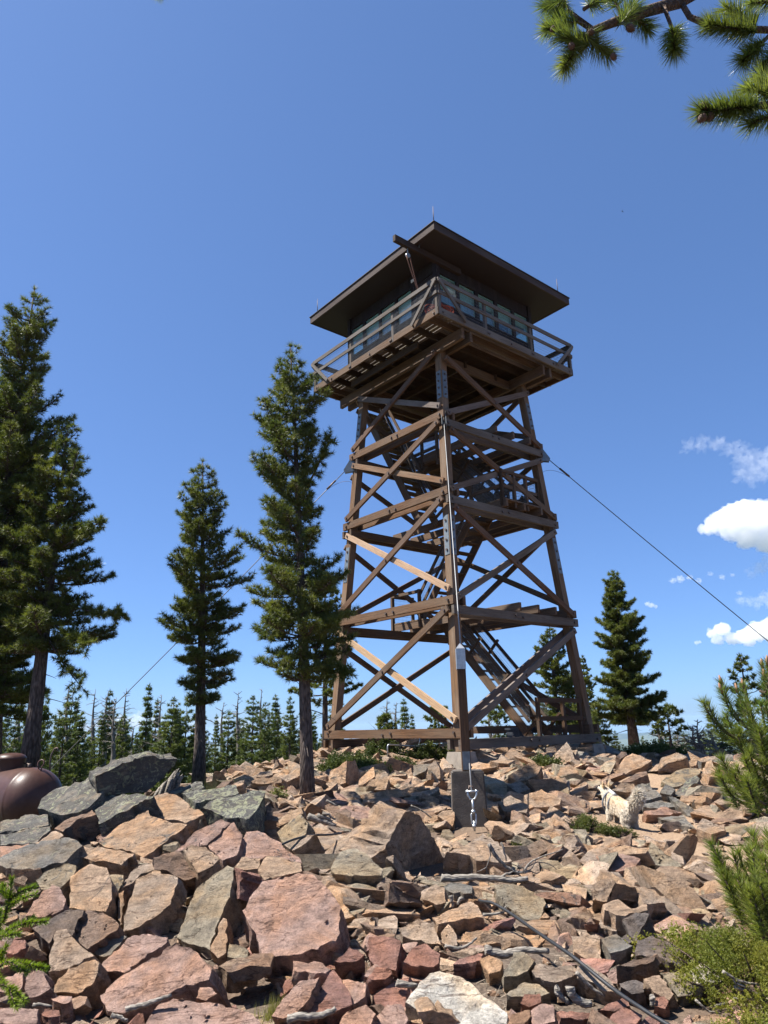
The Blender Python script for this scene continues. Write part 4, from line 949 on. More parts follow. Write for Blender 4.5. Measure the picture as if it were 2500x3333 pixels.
hero('5', [[(1230,400),(1350,290),(1500,350),(1430,385),(1290,410)], [(1280,415),(1430,388),(1500,352),(1545,400),(1420,440)]], 'T', 'tan block with a dark shaded end right of the dead branches', .1, [.2, .2], .15, [(-.1, -.4, .91), (.5, -.85, -.1)], Y=7.3)
hero('5', [(410,480),(520,420),(590,440),(600,560),(520,580),(420,540)], 'T', 'tan cube-like rock below the great boulder', .05, .25, .08, ST, Y=6.7)
hero('5', [[(150,560),(160,400),(200,420),(430,550),(400,580)]], 'B', 'brown fin of rock standing on edge below the great boulder', .05, .15, .1, (.2, -.95, .2), Y=6.55)
hero('5', [(560,440),(640,395),(800,440),(800,490),(620,480)], 'G', 'grey-green flat rock under the bleached log', .2, .1, .08, UP, Y=7.0)
hero('4', [(840,1015),(1040,1020),(1130,1080),(1090,1110),(900,1100),(850,1090)], 'P', 'flat pale pink rock right of the grass tuft', 0, .1, .05, UP, Y=5.15)
hero('4', [(670,1440),(860,1190),(1040,1140),(960,1310),(860,1430),(760,1460)], 'P', 'upright pinkish red slab, left of a split pair by the driftwood', 0, .25, .1, (-.25, -.6, .76), Y=4.85, amp=.018)
hero('4', [(910,1430),(960,1310),(1150,1070),(1220,1150),(1290,1350),(1180,1400),(1000,1440)], 'R', 'upright pinkish red slab, right of a split pair by the driftwood', 0, .28, .1, (-.05, -.6, .8), Y=4.9, amp=.018)
hero('4', [(1210,1150),(1400,1190),(1390,1290),(1300,1350)], 'P', 'small pink rock right of the split red pair', .1, .2, .06, ST, Y=4.95)
hero('4', [(1190,1510),(1250,1400),(1400,1340),(1480,1420),(1440,1510)], 'P', 'salmon slab at the bottom edge right of the driftwood', 0, .25, .05, ST, Y=4.6)
hero('4', [(260,1050),(430,980),(550,1020),(540,1050),(330,1090)], 'O', 'flat golden flake left of the grass tuft', .05, .1, .1, UP, Y=5.4)
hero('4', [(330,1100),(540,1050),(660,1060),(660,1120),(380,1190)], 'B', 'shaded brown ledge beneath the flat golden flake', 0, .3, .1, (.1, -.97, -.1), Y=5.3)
hero('4', [(90,1300),(120,1220),(200,1220),(260,1260),(170,1320)], 'P', 'small pink rock below the layered boulder', 0, .15, .04, ST, Y=4.95)
hero('4', [(205,930),(300,680),(325,690),(320,950),(260,990)], 'O', 'narrow salmon slab in the mouth of the black hollow', 0, .15, .05, ST, Y=6.0)
hero('4', [(325,980),(330,850),(500,930),(490,980),(400,1000)], 'Y', 'olive slab at the foot of the black hollow', .1, .15, .03, ST, Y=5.9)
hero('4', [(1150,1010),(1270,890),(1400,960),(1330,1020),(1200,1030)], 'R', 'crumpled red rock right of the largest pink boulder', 0, .25, .06, (.1, -.7, .7), Y=5.3)
hero('4', [(1390,950),(1430,820),(1560,830),(1659,880),(1640,950),(1480,900)], 'R', 'maroon slab two rocks right of the largest pink boulder', 0, .25, .06, ST, Y=5.7)
hero('4', [(1390,1130),(1470,1040),(1600,1090),(1580,1130),(1470,1160)], 'P', 'pink rock above the red split pair', 0, .2, .05, ST, Y=5.15)
# --- right
hero('6', [[(290,720),(300,660),(410,610),(490,640),(440,740),(415,795),(300,790)], [(435,785),(480,650),(640,680),(695,805)], [(480,640),(620,650),(780,690),(870,800),(700,805),(640,690)]], 'T', 'roof-shaped tan boulder with a black hollow beneath it, right foreground', .08, [.3, .3, .2], .2, [(-.35, -.85, .4), (.1, -.95, -.3), (.2, -.5, .84)], Y=6.3)
hero('6', [(740,570),(830,520),(960,530),(1100,590),(1110,640),(1040,670),(960,690),(900,700),(760,640)], 'O', 'broad orange-tan rock above the juniper', .03, .3, .12, (0, -.4, .91), Y=7.2)
hero('6', [[(540,930),(640,880),(740,890),(720,930),(640,1100),(590,1050)], [(640,1100),(700,920),(740,890),(820,1080),(720,1060)]], 'D', 'dark upright rock with a split face between the hose and the juniper', .3, [.25, .3], .15, [(-.3, -.75, .6), (.5, -.84, .2)], Y=5.85)
hero('6', [(630,1170),(650,1090),(770,1055),(900,1110),(1100,1240),(980,1290),(820,1220),(640,1210)], 'D', 'rounded grey-brown boulder left of the juniper', .15, .35, .12, (-.05, -.5, .86), Y=5.4)
hero('6', [(370,1080),(490,1040),(620,1130),(560,1160),(440,1190)], 'G', 'grey rock with a dark underside left of the rounded boulder', .2, .25, .1, UP, Y=5.5)
hero('6', [[(480,1280),(640,1230),(800,1205),(780,1250),(640,1290)], [(640,1290),(800,1210),(830,1260),(740,1370),(620,1350)]], 'B', 'brown rough rock below the rounded grey-brown boulder', .05, [.2, .25], .08, [UP, (.2, -.9, .3)], Y=5.1)
hero('6', [(820,1320),(1010,1320),(1110,1440),(1080,1510),(960,1530),(900,1440)], 'Y', 'tan streaked rock right of centre, below the juniper', .03, .22, .08, ST, Y=4.95)
hero('6', [(1050,1330),(1130,1260),(1280,1320),(1290,1410),(1110,1430)], 'W', 'pale cream rock under the edge of the juniper', .05, .25, .06, (0, -.45, .9), Y=5.0)
hero('6', [(700,1390),(820,1360),(940,1500),(900,1560),(770,1490)], 'O', 'ochre rough rock next to the tan streaked one', .05, .22, .06, ST, Y=4.9)
hero('6', [(500,1410),(620,1390),(700,1420),(710,1490),(610,1510),(520,1450)], 'D', 'dark grey rock touching the hose, left of the ochre one', .1, .2, .05, ST, Y=4.95)
hero('6', [(150,1070),(330,1060),(360,1080),(360,1280),(250,1230),(170,1180)], 'T', 'tan slab with a sharp shadowed edge above the hose', .05, .22, .1, (-.2, -.65, .73), Y=5.6)
hero('6', [(360,930),(430,890),(530,940),(490,1020),(350,1000)], 'T', 'tan flat rock behind the dark upright one', .05, .2, .06, UP, Y=6.05)
hero('6', [(340,1630),(440,1550),(580,1510),(600,1590),(480,1640)], 'R', 'flat dark red slab under the hose near the bottom edge', 0, .1, .05, UP, Y=4.75)
hero('6', [(390,1737),(400,1700),(560,1600),(700,1660),(640,1740)], 'R', 'large dark red slab at the bottom edge under the hose', 0, .12, .05, UP, Y=4.6)
hero('6', [(640,1740),(720,1680),(800,1640),(870,1737)], 'R', 'red slab piece at the bottom edge right beside the hose', 0, .1, .04, UP, Y=4.6)
hero('6', [(20,1640),(60,1630),(300,1650),(300,1700),(60,1690)], 'R', 'long flat red slab at the bottom, left of the curved grey branch', 0, .1, .04, (0, -.6, .8), Y=4.7)
hero('6', [(790,1600),(800,1540),(860,1520),(895,1560),(860,1620)], 'R', 'small maroon rock right of the hose', 0, .12, .04, ST, Y=4.8)
hero('6', [(1090,1660),(1250,1650),(1400,1720),(1390,1740),(1120,1740)], 'O', 'golden flat rock at the bottom edge below the juniper', .02, .15, .04, UP, Y=4.6)
hero('6', [(190,1300),(240,1280),(400,1370),(510,1500),(410,1480),(200,1370)], 'T', 'long tan slab lying alongside the hose', .05, .2, .06, (-.2, -.6, .77), Y=5.0)
hero('6', [(390,820),(500,780),(600,850),(720,820),(730,860),(520,900),(400,860)], 'O', 'apricot slab at the foot of the roof-shaped boulder', .02, .15, .05, UP, Y=6.0)
hero('6', [(730,430),(750,320),(850,390),(960,470),(1000,520),(850,520),(790,510)], 'Y', 'grey-tan slab beside the sandy path below the dog', .1, .22, .1, (-.1, -.55, .83), Y=8.1)
hero('6', [(1050,520),(1070,430),(1200,450),(1220,510),(1180,550)], 'O', 'reddish tan block left of the pine twigs by the path', .02, .3, .1, (.0, -.8, .6), Y=7.9)
hero('6', [(1110,230),(1160,170),(1320,200),(1340,240),(1220,270)], 'T', 'rounded tan rock left of the upper pine twigs', .1, .3, .1, UP, Y=9.4)
hero('6', [(320,440),(540,420),(680,460),(640,520),(500,560),(350,500)], 'P', 'flat pink-tan slab below the small fir seedlings', .05, .18, .1, UP, Y=8.0)
hero('6', [(700,40),(830,10),(980,60),(820,75),(700,60)], 'G', 'long low lichen slab just right of the dog, upper one', .6, .2, .12, (0, -.5, .85), Y=11.6)
hero('6', [(705,95),(880,60),(1000,110),(860,125),(730,120)], 'P', 'pinkish slab just right of the dog tail', .3, .25, .12, (0, -.6, .8), Y=11.0)
hero('6', [(800,140),(1000,115),(1100,230),(960,200),(830,160)], 'G', 'grey lichen slab in front of the slanting one right of the dog', .5, .2, .1, UP, Y=10.4)
hero('D', [(815,610),(860,610),(1000,690),(1120,795),(1090,820),(1000,780),(900,690)], 'G', 'slanting grey lichen slab right of the dog, like a fallen plank', .6, .2, .2, (-.2, -.55, .8), Y=11.4)
hero('D', [(760,590),(810,520),(890,560),(850,610)], 'G', 'small grey rock at the upper end of the slanting slab', .5, .25, .12, ST, Y=12.2)
hero('D', [(770,490),(900,400),(1050,375),(1100,400),(1090,430),(930,530),(860,545)], 'Y', 'long tan-grey lichen block on the right ridge', .55, .35, .2, (-.2, -.45, .87), Y=13.3)
hero('D', [(860,610),(1000,480),(1060,440),(1090,470),(1020,590),(960,630)], 'G', 'leaning slab with pale yellow lichen on the right ridge', .8, .3, .2, (-.35, -.5, .79), Y=12.6)
hero('D', [[(740,400),(770,300),(900,250),(990,290),(960,310),(830,340)], [(745,405),(830,340),(960,310),(1010,370),(880,425)]], 'T', 'big ragged boulder crowning the right ridge', .4, [.4, .4], .3, [(-.3, -.45, .84), (.3, -.9, .0)], Y=14.2)
hero('D', [(1190,600),(1240,560),(1420,610),(1420,690),(1280,680),(1220,660)], 'G', 'dark grey slab in the shade of the young pine', .6, .3, .15, (.1, -.7, .7), Y=12.0)
hero('D', [(1130,380),(1150,330),(1190,315),(1225,400),(1190,450),(1150,440)], 'T', 'upright tan rock at the right end of the ridge', .3, .3, .25, (-.3, -.6, .7), Y=13.5)
hero('D', [(1000,330),(1040,285),(1075,300),(1060,360),(1020,370)], 'T', 'small pinkish rock on the skyline of the right ridge', .2, .3, .3, (-.2, -.55, .8), Y=14.3)
hero('D', [(1455,650),(1500,620),(1515,640),(1525,770),(1470,760)], 'O', 'orange-tan rock standing upright among the pine twigs', .02, .2, .2, FL_, Y=10.5)
hero('D', [[(370,470),(400,400),(470,290),(530,260),(690,320),(600,380),(480,430)], [(570,400),(690,320),(680,380),(640,420)]], 'O', 'big tan ledge rising above the sandy path behind the dog', .2, [.4, .3], .2, [(-.2, -.4, .89), (.4, -.9, .1)], Y=14.5)
hero('D', [(250,380),(330,290),(390,275),(405,320),(330,390)], 'T', 'tan rock on the left shoulder of the path top', .15, .35, .15, (-.3, -.45, .84), Y=15.5)
hero('D', [(395,290),(440,245),(480,250),(490,270),(430,310)], 'B', 'brown rock wedged on top of the tan ledge', .2, .3, .3, (.1, -.6, .8), Y=14.9)
hero('D', [(440,490),(560,420),(650,410),(660,440),(560,480),(480,500)], 'B', 'flat brown rock behind the head of the dog', .3, .25, .15, (-.1, -.3, .95), Y=13.2)
hero('D', [[(350,560),(440,500),(550,500),(555,580),(480,585)]], 'T', 'blocky tan rock just above the head of the dog', .2, .3, .12, (0, -.7, .7), Y=12.5)
hero('D', [(555,580),(570,520),(680,500),(700,560),(620,580)], 'G', 'dark lichen rock right of the blocky tan one above the dog', .6, .3, .12, (.1, -.6, .8), Y=12.6)
hero('D', [(470,650),(540,590),(720,560),(775,620),(640,650),(540,670)], 'G', 'wide lichen slab right beside the shoulder of the dog', .5, .3, .15, (.05, -.35, .93), Y=11.8)
hero('D', [[(1070,870),(1110,800),(1300,870),(1300,900),(1060,900)]], 'T', 'rounded tan rock below the slanting lichen slab', .1, .3, .1, UP, Y=9.9)
hero('F', [[(1785,2510),(1800,2460),(1845,2412),(1862,2440),(1870,2470),(1830,2490)], [(1830,2495),(1868,2470),(1880,2440),(1890,2480),(1870,2505)]], 'T', 'big pointed rock in front of the right footing of the tower', .3, [.5, .3], .2, [(-.3, -.7, .6), (.6, -.8, .1)], Y=16.8)
hero('A', [(560,400),(640,370),(730,410),(720,440),(580,460)], 'O', 'orange-tan slab right of the concrete pier', .05, .3, .15, (-.05, -.6, .8), Y=10.9)
hero('A', [(440,430),(500,400),(580,440),(570,480),(470,470)], 'T', 'tan rock right of the turnbuckle', .05, .3, .12, ST, Y=10.2)
hero('A', [(650,500),(680,440),(740,480),(720,500)], 'T', 'pyramid-shaped tan rock left of the fir seedling', .05, .3, .12, ST, Y=10.2)
hero('A', [(490,310),(590,250),(640,270),(620,310),(530,340)], 'O', 'tan slab leaning behind the concrete pier on its right', .1, .35, .15, ST, Y=12.6)
hero('A', [(480,350),(540,330),(590,370),(540,390)], 'G', 'grey slab behind the pier lying between tan ones', .3, .2, .12, ST, Y=12.0)
hero('A', [(220,720),(400,560),(420,580),(340,680)], 'Y', 'lichen-streaked slab below the pier', .3, .2, .1, ST, Y=8.9)
hero('C', [(940,800),(950,700),(1060,660),(1230,650),(1220,720),(1100,770),(1010,810)], 'O', 'clean-cut orange slab left of the pier', .05, .25, .15, (-.1, -.55, .83), Y=12.8)
hero('C', [(1165,800),(1180,730),(1390,660),(1400,700),(1290,770)], 'T', 'cream edged slab touching the left side of the pier', .1, .25, .15, ST, Y=12.2)
hero('C', [(1240,560),(1270,420),(1360,350),(1400,440),(1410,560),(1320,610)], 'T', 'tall upright tan rock between the pier and the bushes', .05, .3, .2, (-.3, -.85, .3), Y=14.6)
hero('C', [(1090,550),(1090,400),(1300,385),(1230,480)], 'G', 'pale grey slab left of the tall upright rock', .15, .2, .15, (0, -.6, .8), Y=15.0)
hero('C', [(150,830),(260,720),(380,720),(480,800),(350,830)], 'T', 'tan wedge just right of the front pine trunk', .1, .3, .12, ST, Y=12.4)
hero('C', [(600,780),(780,700),(900,710),(940,760),(930,820),(800,800)], 'B', 'dark flat boulder in the middle of the slope behind the great boulder', .4, .3, .15, UP, Y=12.6)
hero('C', [[(500,850),(600,800),(800,810),(1030,840),(1010,930),(860,920),(700,870)]], 'T', 'long pale slab dappled by pine shade behind the great boulder', .2, .3, .15, (0, -.5, .86), Y=11.6)
hero('C', [(1370,1010),(1440,950),(1580,920),(1585,1060),(1560,1150)], 'O', 'round orange rock touching the lower left of the pier', .05, .3, .15, ST, Y=10.0)
hero('C', [(610,700),(640,520),(760,480),(800,560),(760,700)], 'T', 'upright mottled rock left of the clean-cut orange slab', .2, .3, .15, ST, Y=13.6)
hero('C', [(500,690),(560,590),(640,540),(650,620),(590,720)], 'O', 'orange slab below the green bushes', .05, .3, .12, ST, Y=13.8)

# let the ground follow the rocks that rest on it
_gz0 = gz
CTRL = [(a.x, a.y, z-_gz0(a.x, a.y)) for a, z in ctrl]
def gz(x, y):
    z = _gz0(x, y)
    if abs(x) < 14 and 3 < y < 20:
        sw, sd_ = 0.22, 0.0
        for cx, cy, d in CTRL:
            q = (x-cx)**2+(y-cy)**2; s2 = 0.30+0.0035*cy*cy
            if q < 6*s2: w = math.exp(-q/s2); sw += w; sd_ += w*d
        z += sd_/sw
    return z
build_ground()

# base shapes for the loose rocks
def chunk(seed, flat, cuts=15, fine=0.14):
    """angular fragment: block bounded by random fracture planes, then flattened along its cleavage"""
    r = random.Random(seed); bm = bmesh.new(); bmesh.ops.create_cube(bm, size=3.0)
    bmesh.ops.rotate(bm, verts=bm.verts, matrix=Matrix.Rotation(r.uniform(0, 3), 3, rvec(r)))
    n0 = [V((0, 0, 1)), V((0, 0, -1))]
    while len(n0) < cuts:
        n = rvec(r)
        if abs(n.z) > .75: continue
        n0.append(n)
    for i, n in enumerate(n0):
        n = (n+rvec(r)*(.12 if i < 2 else 0)).normalized(); d = r.uniform(.45, 1.0) if i > 1 else r.uniform(.55, .8)
        ret = bmesh.ops.bisect_plane(bm, geom=bm.verts[:]+bm.edges[:]+bm.faces[:], plane_co=n*d, plane_no=n, clear_outer=True)
        ed = [e for e in bm.edges if e.is_boundary]
        if ed: bmesh.ops.contextual_create(bm, geom=ed)
    asp = r.uniform(.55, .95)
    for v in bm.verts: v.co = V((v.co.x*1.25, v.co.y*1.25*asp, v.co.z*flat*1.7))
    bmesh.ops.remove_doubles(bm, verts=bm.verts, dist=.02)
    bmesh.ops.recalc_face_normals(bm, faces=bm.faces[:])
    if fine: refine(bm, fine*1.6); roughen(bm, 0.05, seed, 0.7)
    else: bmesh.ops.triangulate(bm, faces=bm.faces[:])
    return bm
protos = []
for i in range(18):
    bm = chunk(100+i, (0.2, 0.32, 0.44, 0.26, .38)[i % 5], 10+i % 6); me = bpy.data.meshes.new('loose_rock')
    bm.to_mesh(me); bm.free(); me.polygons.foreach_set('use_smooth', [True]*len(me.polygons)); me.set_sharp_from_angle(angle=math.radians(30))
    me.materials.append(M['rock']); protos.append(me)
def pxof(p):
    cp, sp = math.cos(PITCH), math.sin(PITCH); d = p.y*cp+p.z*sp; u = -p.y*sp+p.z*cp
    X, Y = FPX*p.x/d, FPX*u/d; cr, sr = math.cos(ROLL), math.sin(ROLL)
    return 1250+X*cr-Y*sr, 1666.5-(X*sr+Y*cr)
def path_d(x, y):     # distance from the sandy path that the dog follows
    best = 9
    P = [(4.0, 7.6), (3.6, 9.3), (3.1, 10.8), (3.9, 12.6), (5.2, 15.0), (6.0, 18.0)]
    for (x0, y0), (x1, y1) in zip(P, P[1:]):
        dx, dy = x1-x0, y1-y0; t = max(0, min(1, ((x-x0)*dx+(y-y0)*dy)/(dx*dx+dy*dy))); best = min(best, math.hypot(x-x0-t*dx, y-y0-t*dy))
    return best
rr = random.Random(42); placed = []; NL = 0
def keepout(x, y):
    loc = V((x-TC.x, y-TC.y, 0)); a, b = loc.dot(E1), loc.dot(E2)
    if abs(a) < 2.0 and abs(b) < 2.0: return True
    if abs(x-1.0) < .55 and 8.6 < y < 10.7: return True
    if (x+6.2) ** 2+(y-12.6)**2 < 2.2: return True
    if math.hypot(x-3.25, y-10.6) < .5: return True
    return False
def rockcol(y, x):
    w = [('T', 4), ('O', 3), ('Y', 2), ('P', 2)]
    if y < 6.3 and x < 1.2: w += [('P', 4), ('R', 4)]
    if x > 5 and y > 9.5: w += [('G', 6), ('D', 2)]
    if y > 15: w += [('T', 4)]
    ks = [k for k, n in w for _ in range(n)]; return COL[rr.choice(ks)]
target = 300-len(heroes)-6; tries = 0
while NL < target and tries < 60000:
    tries += 1
    y = 4.5+17.0*rr.random()**1.35; x = rr.uniform(-.60, .60)*y
    big = rr.random()
    s = rr.uniform(.11, .20)*(1+0.035*y) if big < .6 else rr.uniform(.2, .36)*(1+0.03*y)
    if y > 9: s = max(s, 0.17)
    s = min(s, .034*y if y < 9 else .45)*.82
    p = V((x, y, gz(x, y))); px, py = pxof(p)
    if not (-40 < px < 2540 and py < 3400): continue
    if keepout(x, y) or path_d(x, y) < .45+s*.8: continue
    if x < -5.5 and y > 10.5: continue
    u = s*FPX/y
    if covered(px-u*.9, py-u*1.0, px+u*.9, py+u*.4) > (.08 if y < 9 else .20): continue
    if any((q[0]-x)**2+(q[1]-y)**2 < (0.72*(q[2]+s))**2 for q in placed): continue
    placed.append((x, y, s)); NL += 1
    o = bpy.data.objects.new('loose_rock', rr.choice(protos)); C.objects.link(o)
    o.location = (x, y, p.z+s*rr.uniform(.05, .28)); o.scale = (s*rr.uniform(.8, 1.25), s*rr.uniform(.8, 1.1), s*rr.uniform(.75, 1.2))
    o.rotation_euler = (rr.gauss(.15, .24 if rr.random() < .75 else .6), rr.gauss(0, .24), rr.uniform(0, 2*PI))
    k = rr.uniform(.8, 1.15); c_ = rockcol(y, x); o.color = (c_[0]*k, c_[1]*k, c_[2]*k, rr.choice((.05, .1, .2, .35)) if x < 5 else rr.uniform(.2, .6))
    zone = 'foreground' if y < 6.2 else 'mid-slope' if y < 11 else 'upper slope'
    side = 'left of the pier line' if x < .3 else 'between pier and path' if x < 3.6 else 'right of the path'
    o['label'] = f'angular loose rock of the {zone} scree, {side}'; o['category'] = 'rock'; o['group'] = f'loose rocks of the {zone} scree, {side}'

# rubble: thousands of small stones, one object
small = []
for i in range(22):
    bm = chunk(300+i, (0.28, 0.38, 0.5)[i % 3], 11, None)
    bm.verts.ensure_lookup_table(); small.append((np.array([v.co[:] for v in bm.verts]), [tuple(v.index for v in f.verts) for f in bm.faces])); bm.free()
def scatter_stones(n, smin, smax, y0, y1, pw, seed, mesh, sink=.3):
    r = random.Random(seed); cnt = 0; tries = 0
    while cnt < n and tries < n*14:
        tries += 1
        y = y0+(y1-y0)*r.random()**pw; x = r.uniform(-.62, .62)*y*(1 if r.random() < .8 else 1.7)
        if x < -5.5 and y > 11 and r.random() < .8: continue
        d = path_d(x, y)
        s = smin*(smax/smin)**(r.random()**1.6)*(1+.04*y)
        if d < .45 and (s > .05 or r.random() < .35): continue
        if s > .035:
            qx, qy = pxof(V((x, y, gz(x, y)))); u = s*FPX/y
            if covered(qx-u, qy-u*1.2, qx+u, qy) > .4: continue
        loc = V((x-TC.x, y-TC.y, 0))
        if abs(loc.dot(E1)) < 1.5 and abs(loc.dot(E2)) < 1.5 and r.random() < .6: continue
        co, fs = r.choice(small); R = Matrix.Rotation(r.uniform(0, 6.28), 3, 'Z') @ Matrix.Rotation(r.gauss(0, .3), 3, 'X') @ Matrix.Rotation(r.gauss(0, .3), 3, 'Y')
        Rn = np.array(R); sc_ = np.array([r.uniform(.7, 1.2), r.uniform(.6, 1), r.uniform(.6, 1.1)])*s
        vv = (co*sc_) @ Rn.T+np.array([x, y, gz(x, y)+s*sink*r.uniform(-.3, 1)])
        w = ['T', 'O', 'Y', 'T', 'O', 'B']+(['P', 'R', 'R', 'P', 'B'] if y < 6.4 else [])+(['G', 'G'] if x > 4.5 else []); c = COL[r.choice(w)]; k = r.uniform(.7, 1.2)
        mesh[0].append(vv); mesh[1].append((fs, len(co), (c[0]*k, c[1]*k, c[2]*k))); cnt += 1
def build_stones(name, mesh, mat):
    vs = np.concatenate(mesh[0]); fs, cols, off = [], [], 0
    for f, n, c in mesh[1]:
        for t in f: fs.append(tuple(i+off for i in t)); cols += [c[0], c[1], c[2], 1.0]*len(t)
        off += n
    me = bpy.data.meshes.new(name); me.from_pydata(vs.tolist(), [], fs)
    ca = me.color_attributes.new('tone', 'FLOAT_COLOR', 'CORNER'); ca.data.foreach_set('color', cols); me.materials.append(mat)
    o = bpy.data.objects.new(name, me); C.objects.link(o); return o
mesh = ([], [])
scatter_stones(2600, .035, .12, 4.2, 9, 1.0, 1, mesh); scatter_stones(3800, .04, .16, 8, 24, 1.0, 2, mesh)
scatter_stones(1500, .10, .20, 6.5, 23, 1.0, 5, mesh); scatter_stones(2500, .015, .05, 4.2, 13, 1.1, 3, mesh, .6)
o = build_stones('rubble', mesh, M['rubble']); tag(o, 'loose carpet of small broken stones between the larger rocks', 'rubble', None, 'stuff')
# ------------------------------------------------------------------ trees
class Crown:
    """needle mesh: many narrow leaf-size triangles gathered with numpy"""
    def __init__(s): s.v = []; s.c = []
    def tuft(s, p, d, L, n, w, r, spread=0.8, tone=1.0):
        for _ in range(n):
            q = (d*(1.0-spread*.45)+rvec(r)*spread).normalized(); sd = q.cross(rvec(r))
            if sd.length < .1: continue
            sd.normalize(); b = p-q*L*.1; l = L*r.uniform(.7, 1.15)
            s.v += [b+sd*w*.5, b-sd*w*.5, b+q*l]
            t = tone*r.uniform(.8, 1.2); s.c.append((t*r.uniform(.95, 1.1), t, t*r.uniform(.8, 1.05)))
    def brush(s, a, b, L, n, w, r, fwd=0.55, tone=1.0, tip=True, curve=None):
        """bottle brush of needles along the shoot a-b"""
        ax = (b-a); ln = ax.length; ax = ax.normalized(); o = ax.orthogonal().normalized(); u = ax.cross(o)
        for i in range(n):
            f = r.random(); an = r.uniform(0, 2*PI)
            q = ((o*math.cos(an)+u*math.sin(an))*r.uniform(.6, 1)+ax*fwd*(r.uniform(.6, 1.2)+(1.0*f*f if tip else 0))).normalized()
            p = a.lerp(b, f) if curve is None else curve(f)
            sd = q.cross(rvec(r))
            if sd.length < .1: continue
            sd.normalize(); l = L*r.uniform(.75, 1.1)
            s.v += [p+sd*w*.5, p-sd*w*.5, p+q*l]
            t = tone*r.uniform(.75, 1.25); s.c.append((t*r.uniform(.95, 1.1), t, t*r.uniform(.75, 1.05)))
    def build(s, name, m, parent=None, inv=None):
        n = len(s.v)//3
        me = bpy.data.meshes.new(name); me.vertices.add(3*n); me.vertices.foreach_set('co', np.array([x[:] for x in s.v], dtype=np.float32).ravel())
        me.loops.add(3*n); me.loops.foreach_set('vertex_index', np.arange(3*n, dtype=np.int32))
        me.polygons.add(n); me.polygons.foreach_set('loop_start', np.arange(0, 3*n, 3, dtype=np.int32)); me.polygons.foreach_set('loop_total', np.full(n, 3, dtype=np.int32))
        ca = me.color_attributes.new('tone', 'FLOAT_COLOR', 'CORNER')
        c = np.ones((n, 3, 4), dtype=np.float32); c[:, :, :3] = np.array(s.c, dtype=np.float32)[:, None, :]; ca.data.foreach_set('color', c.ravel())
        me.update(calc_edges=True); me.materials.append(m)
        o = bpy.data.objects.new(name, me); C.objects.link(o)
        if parent: o.parent = parent; o.matrix_parent_inverse = Matrix.Translation(-parent.location)
        return o

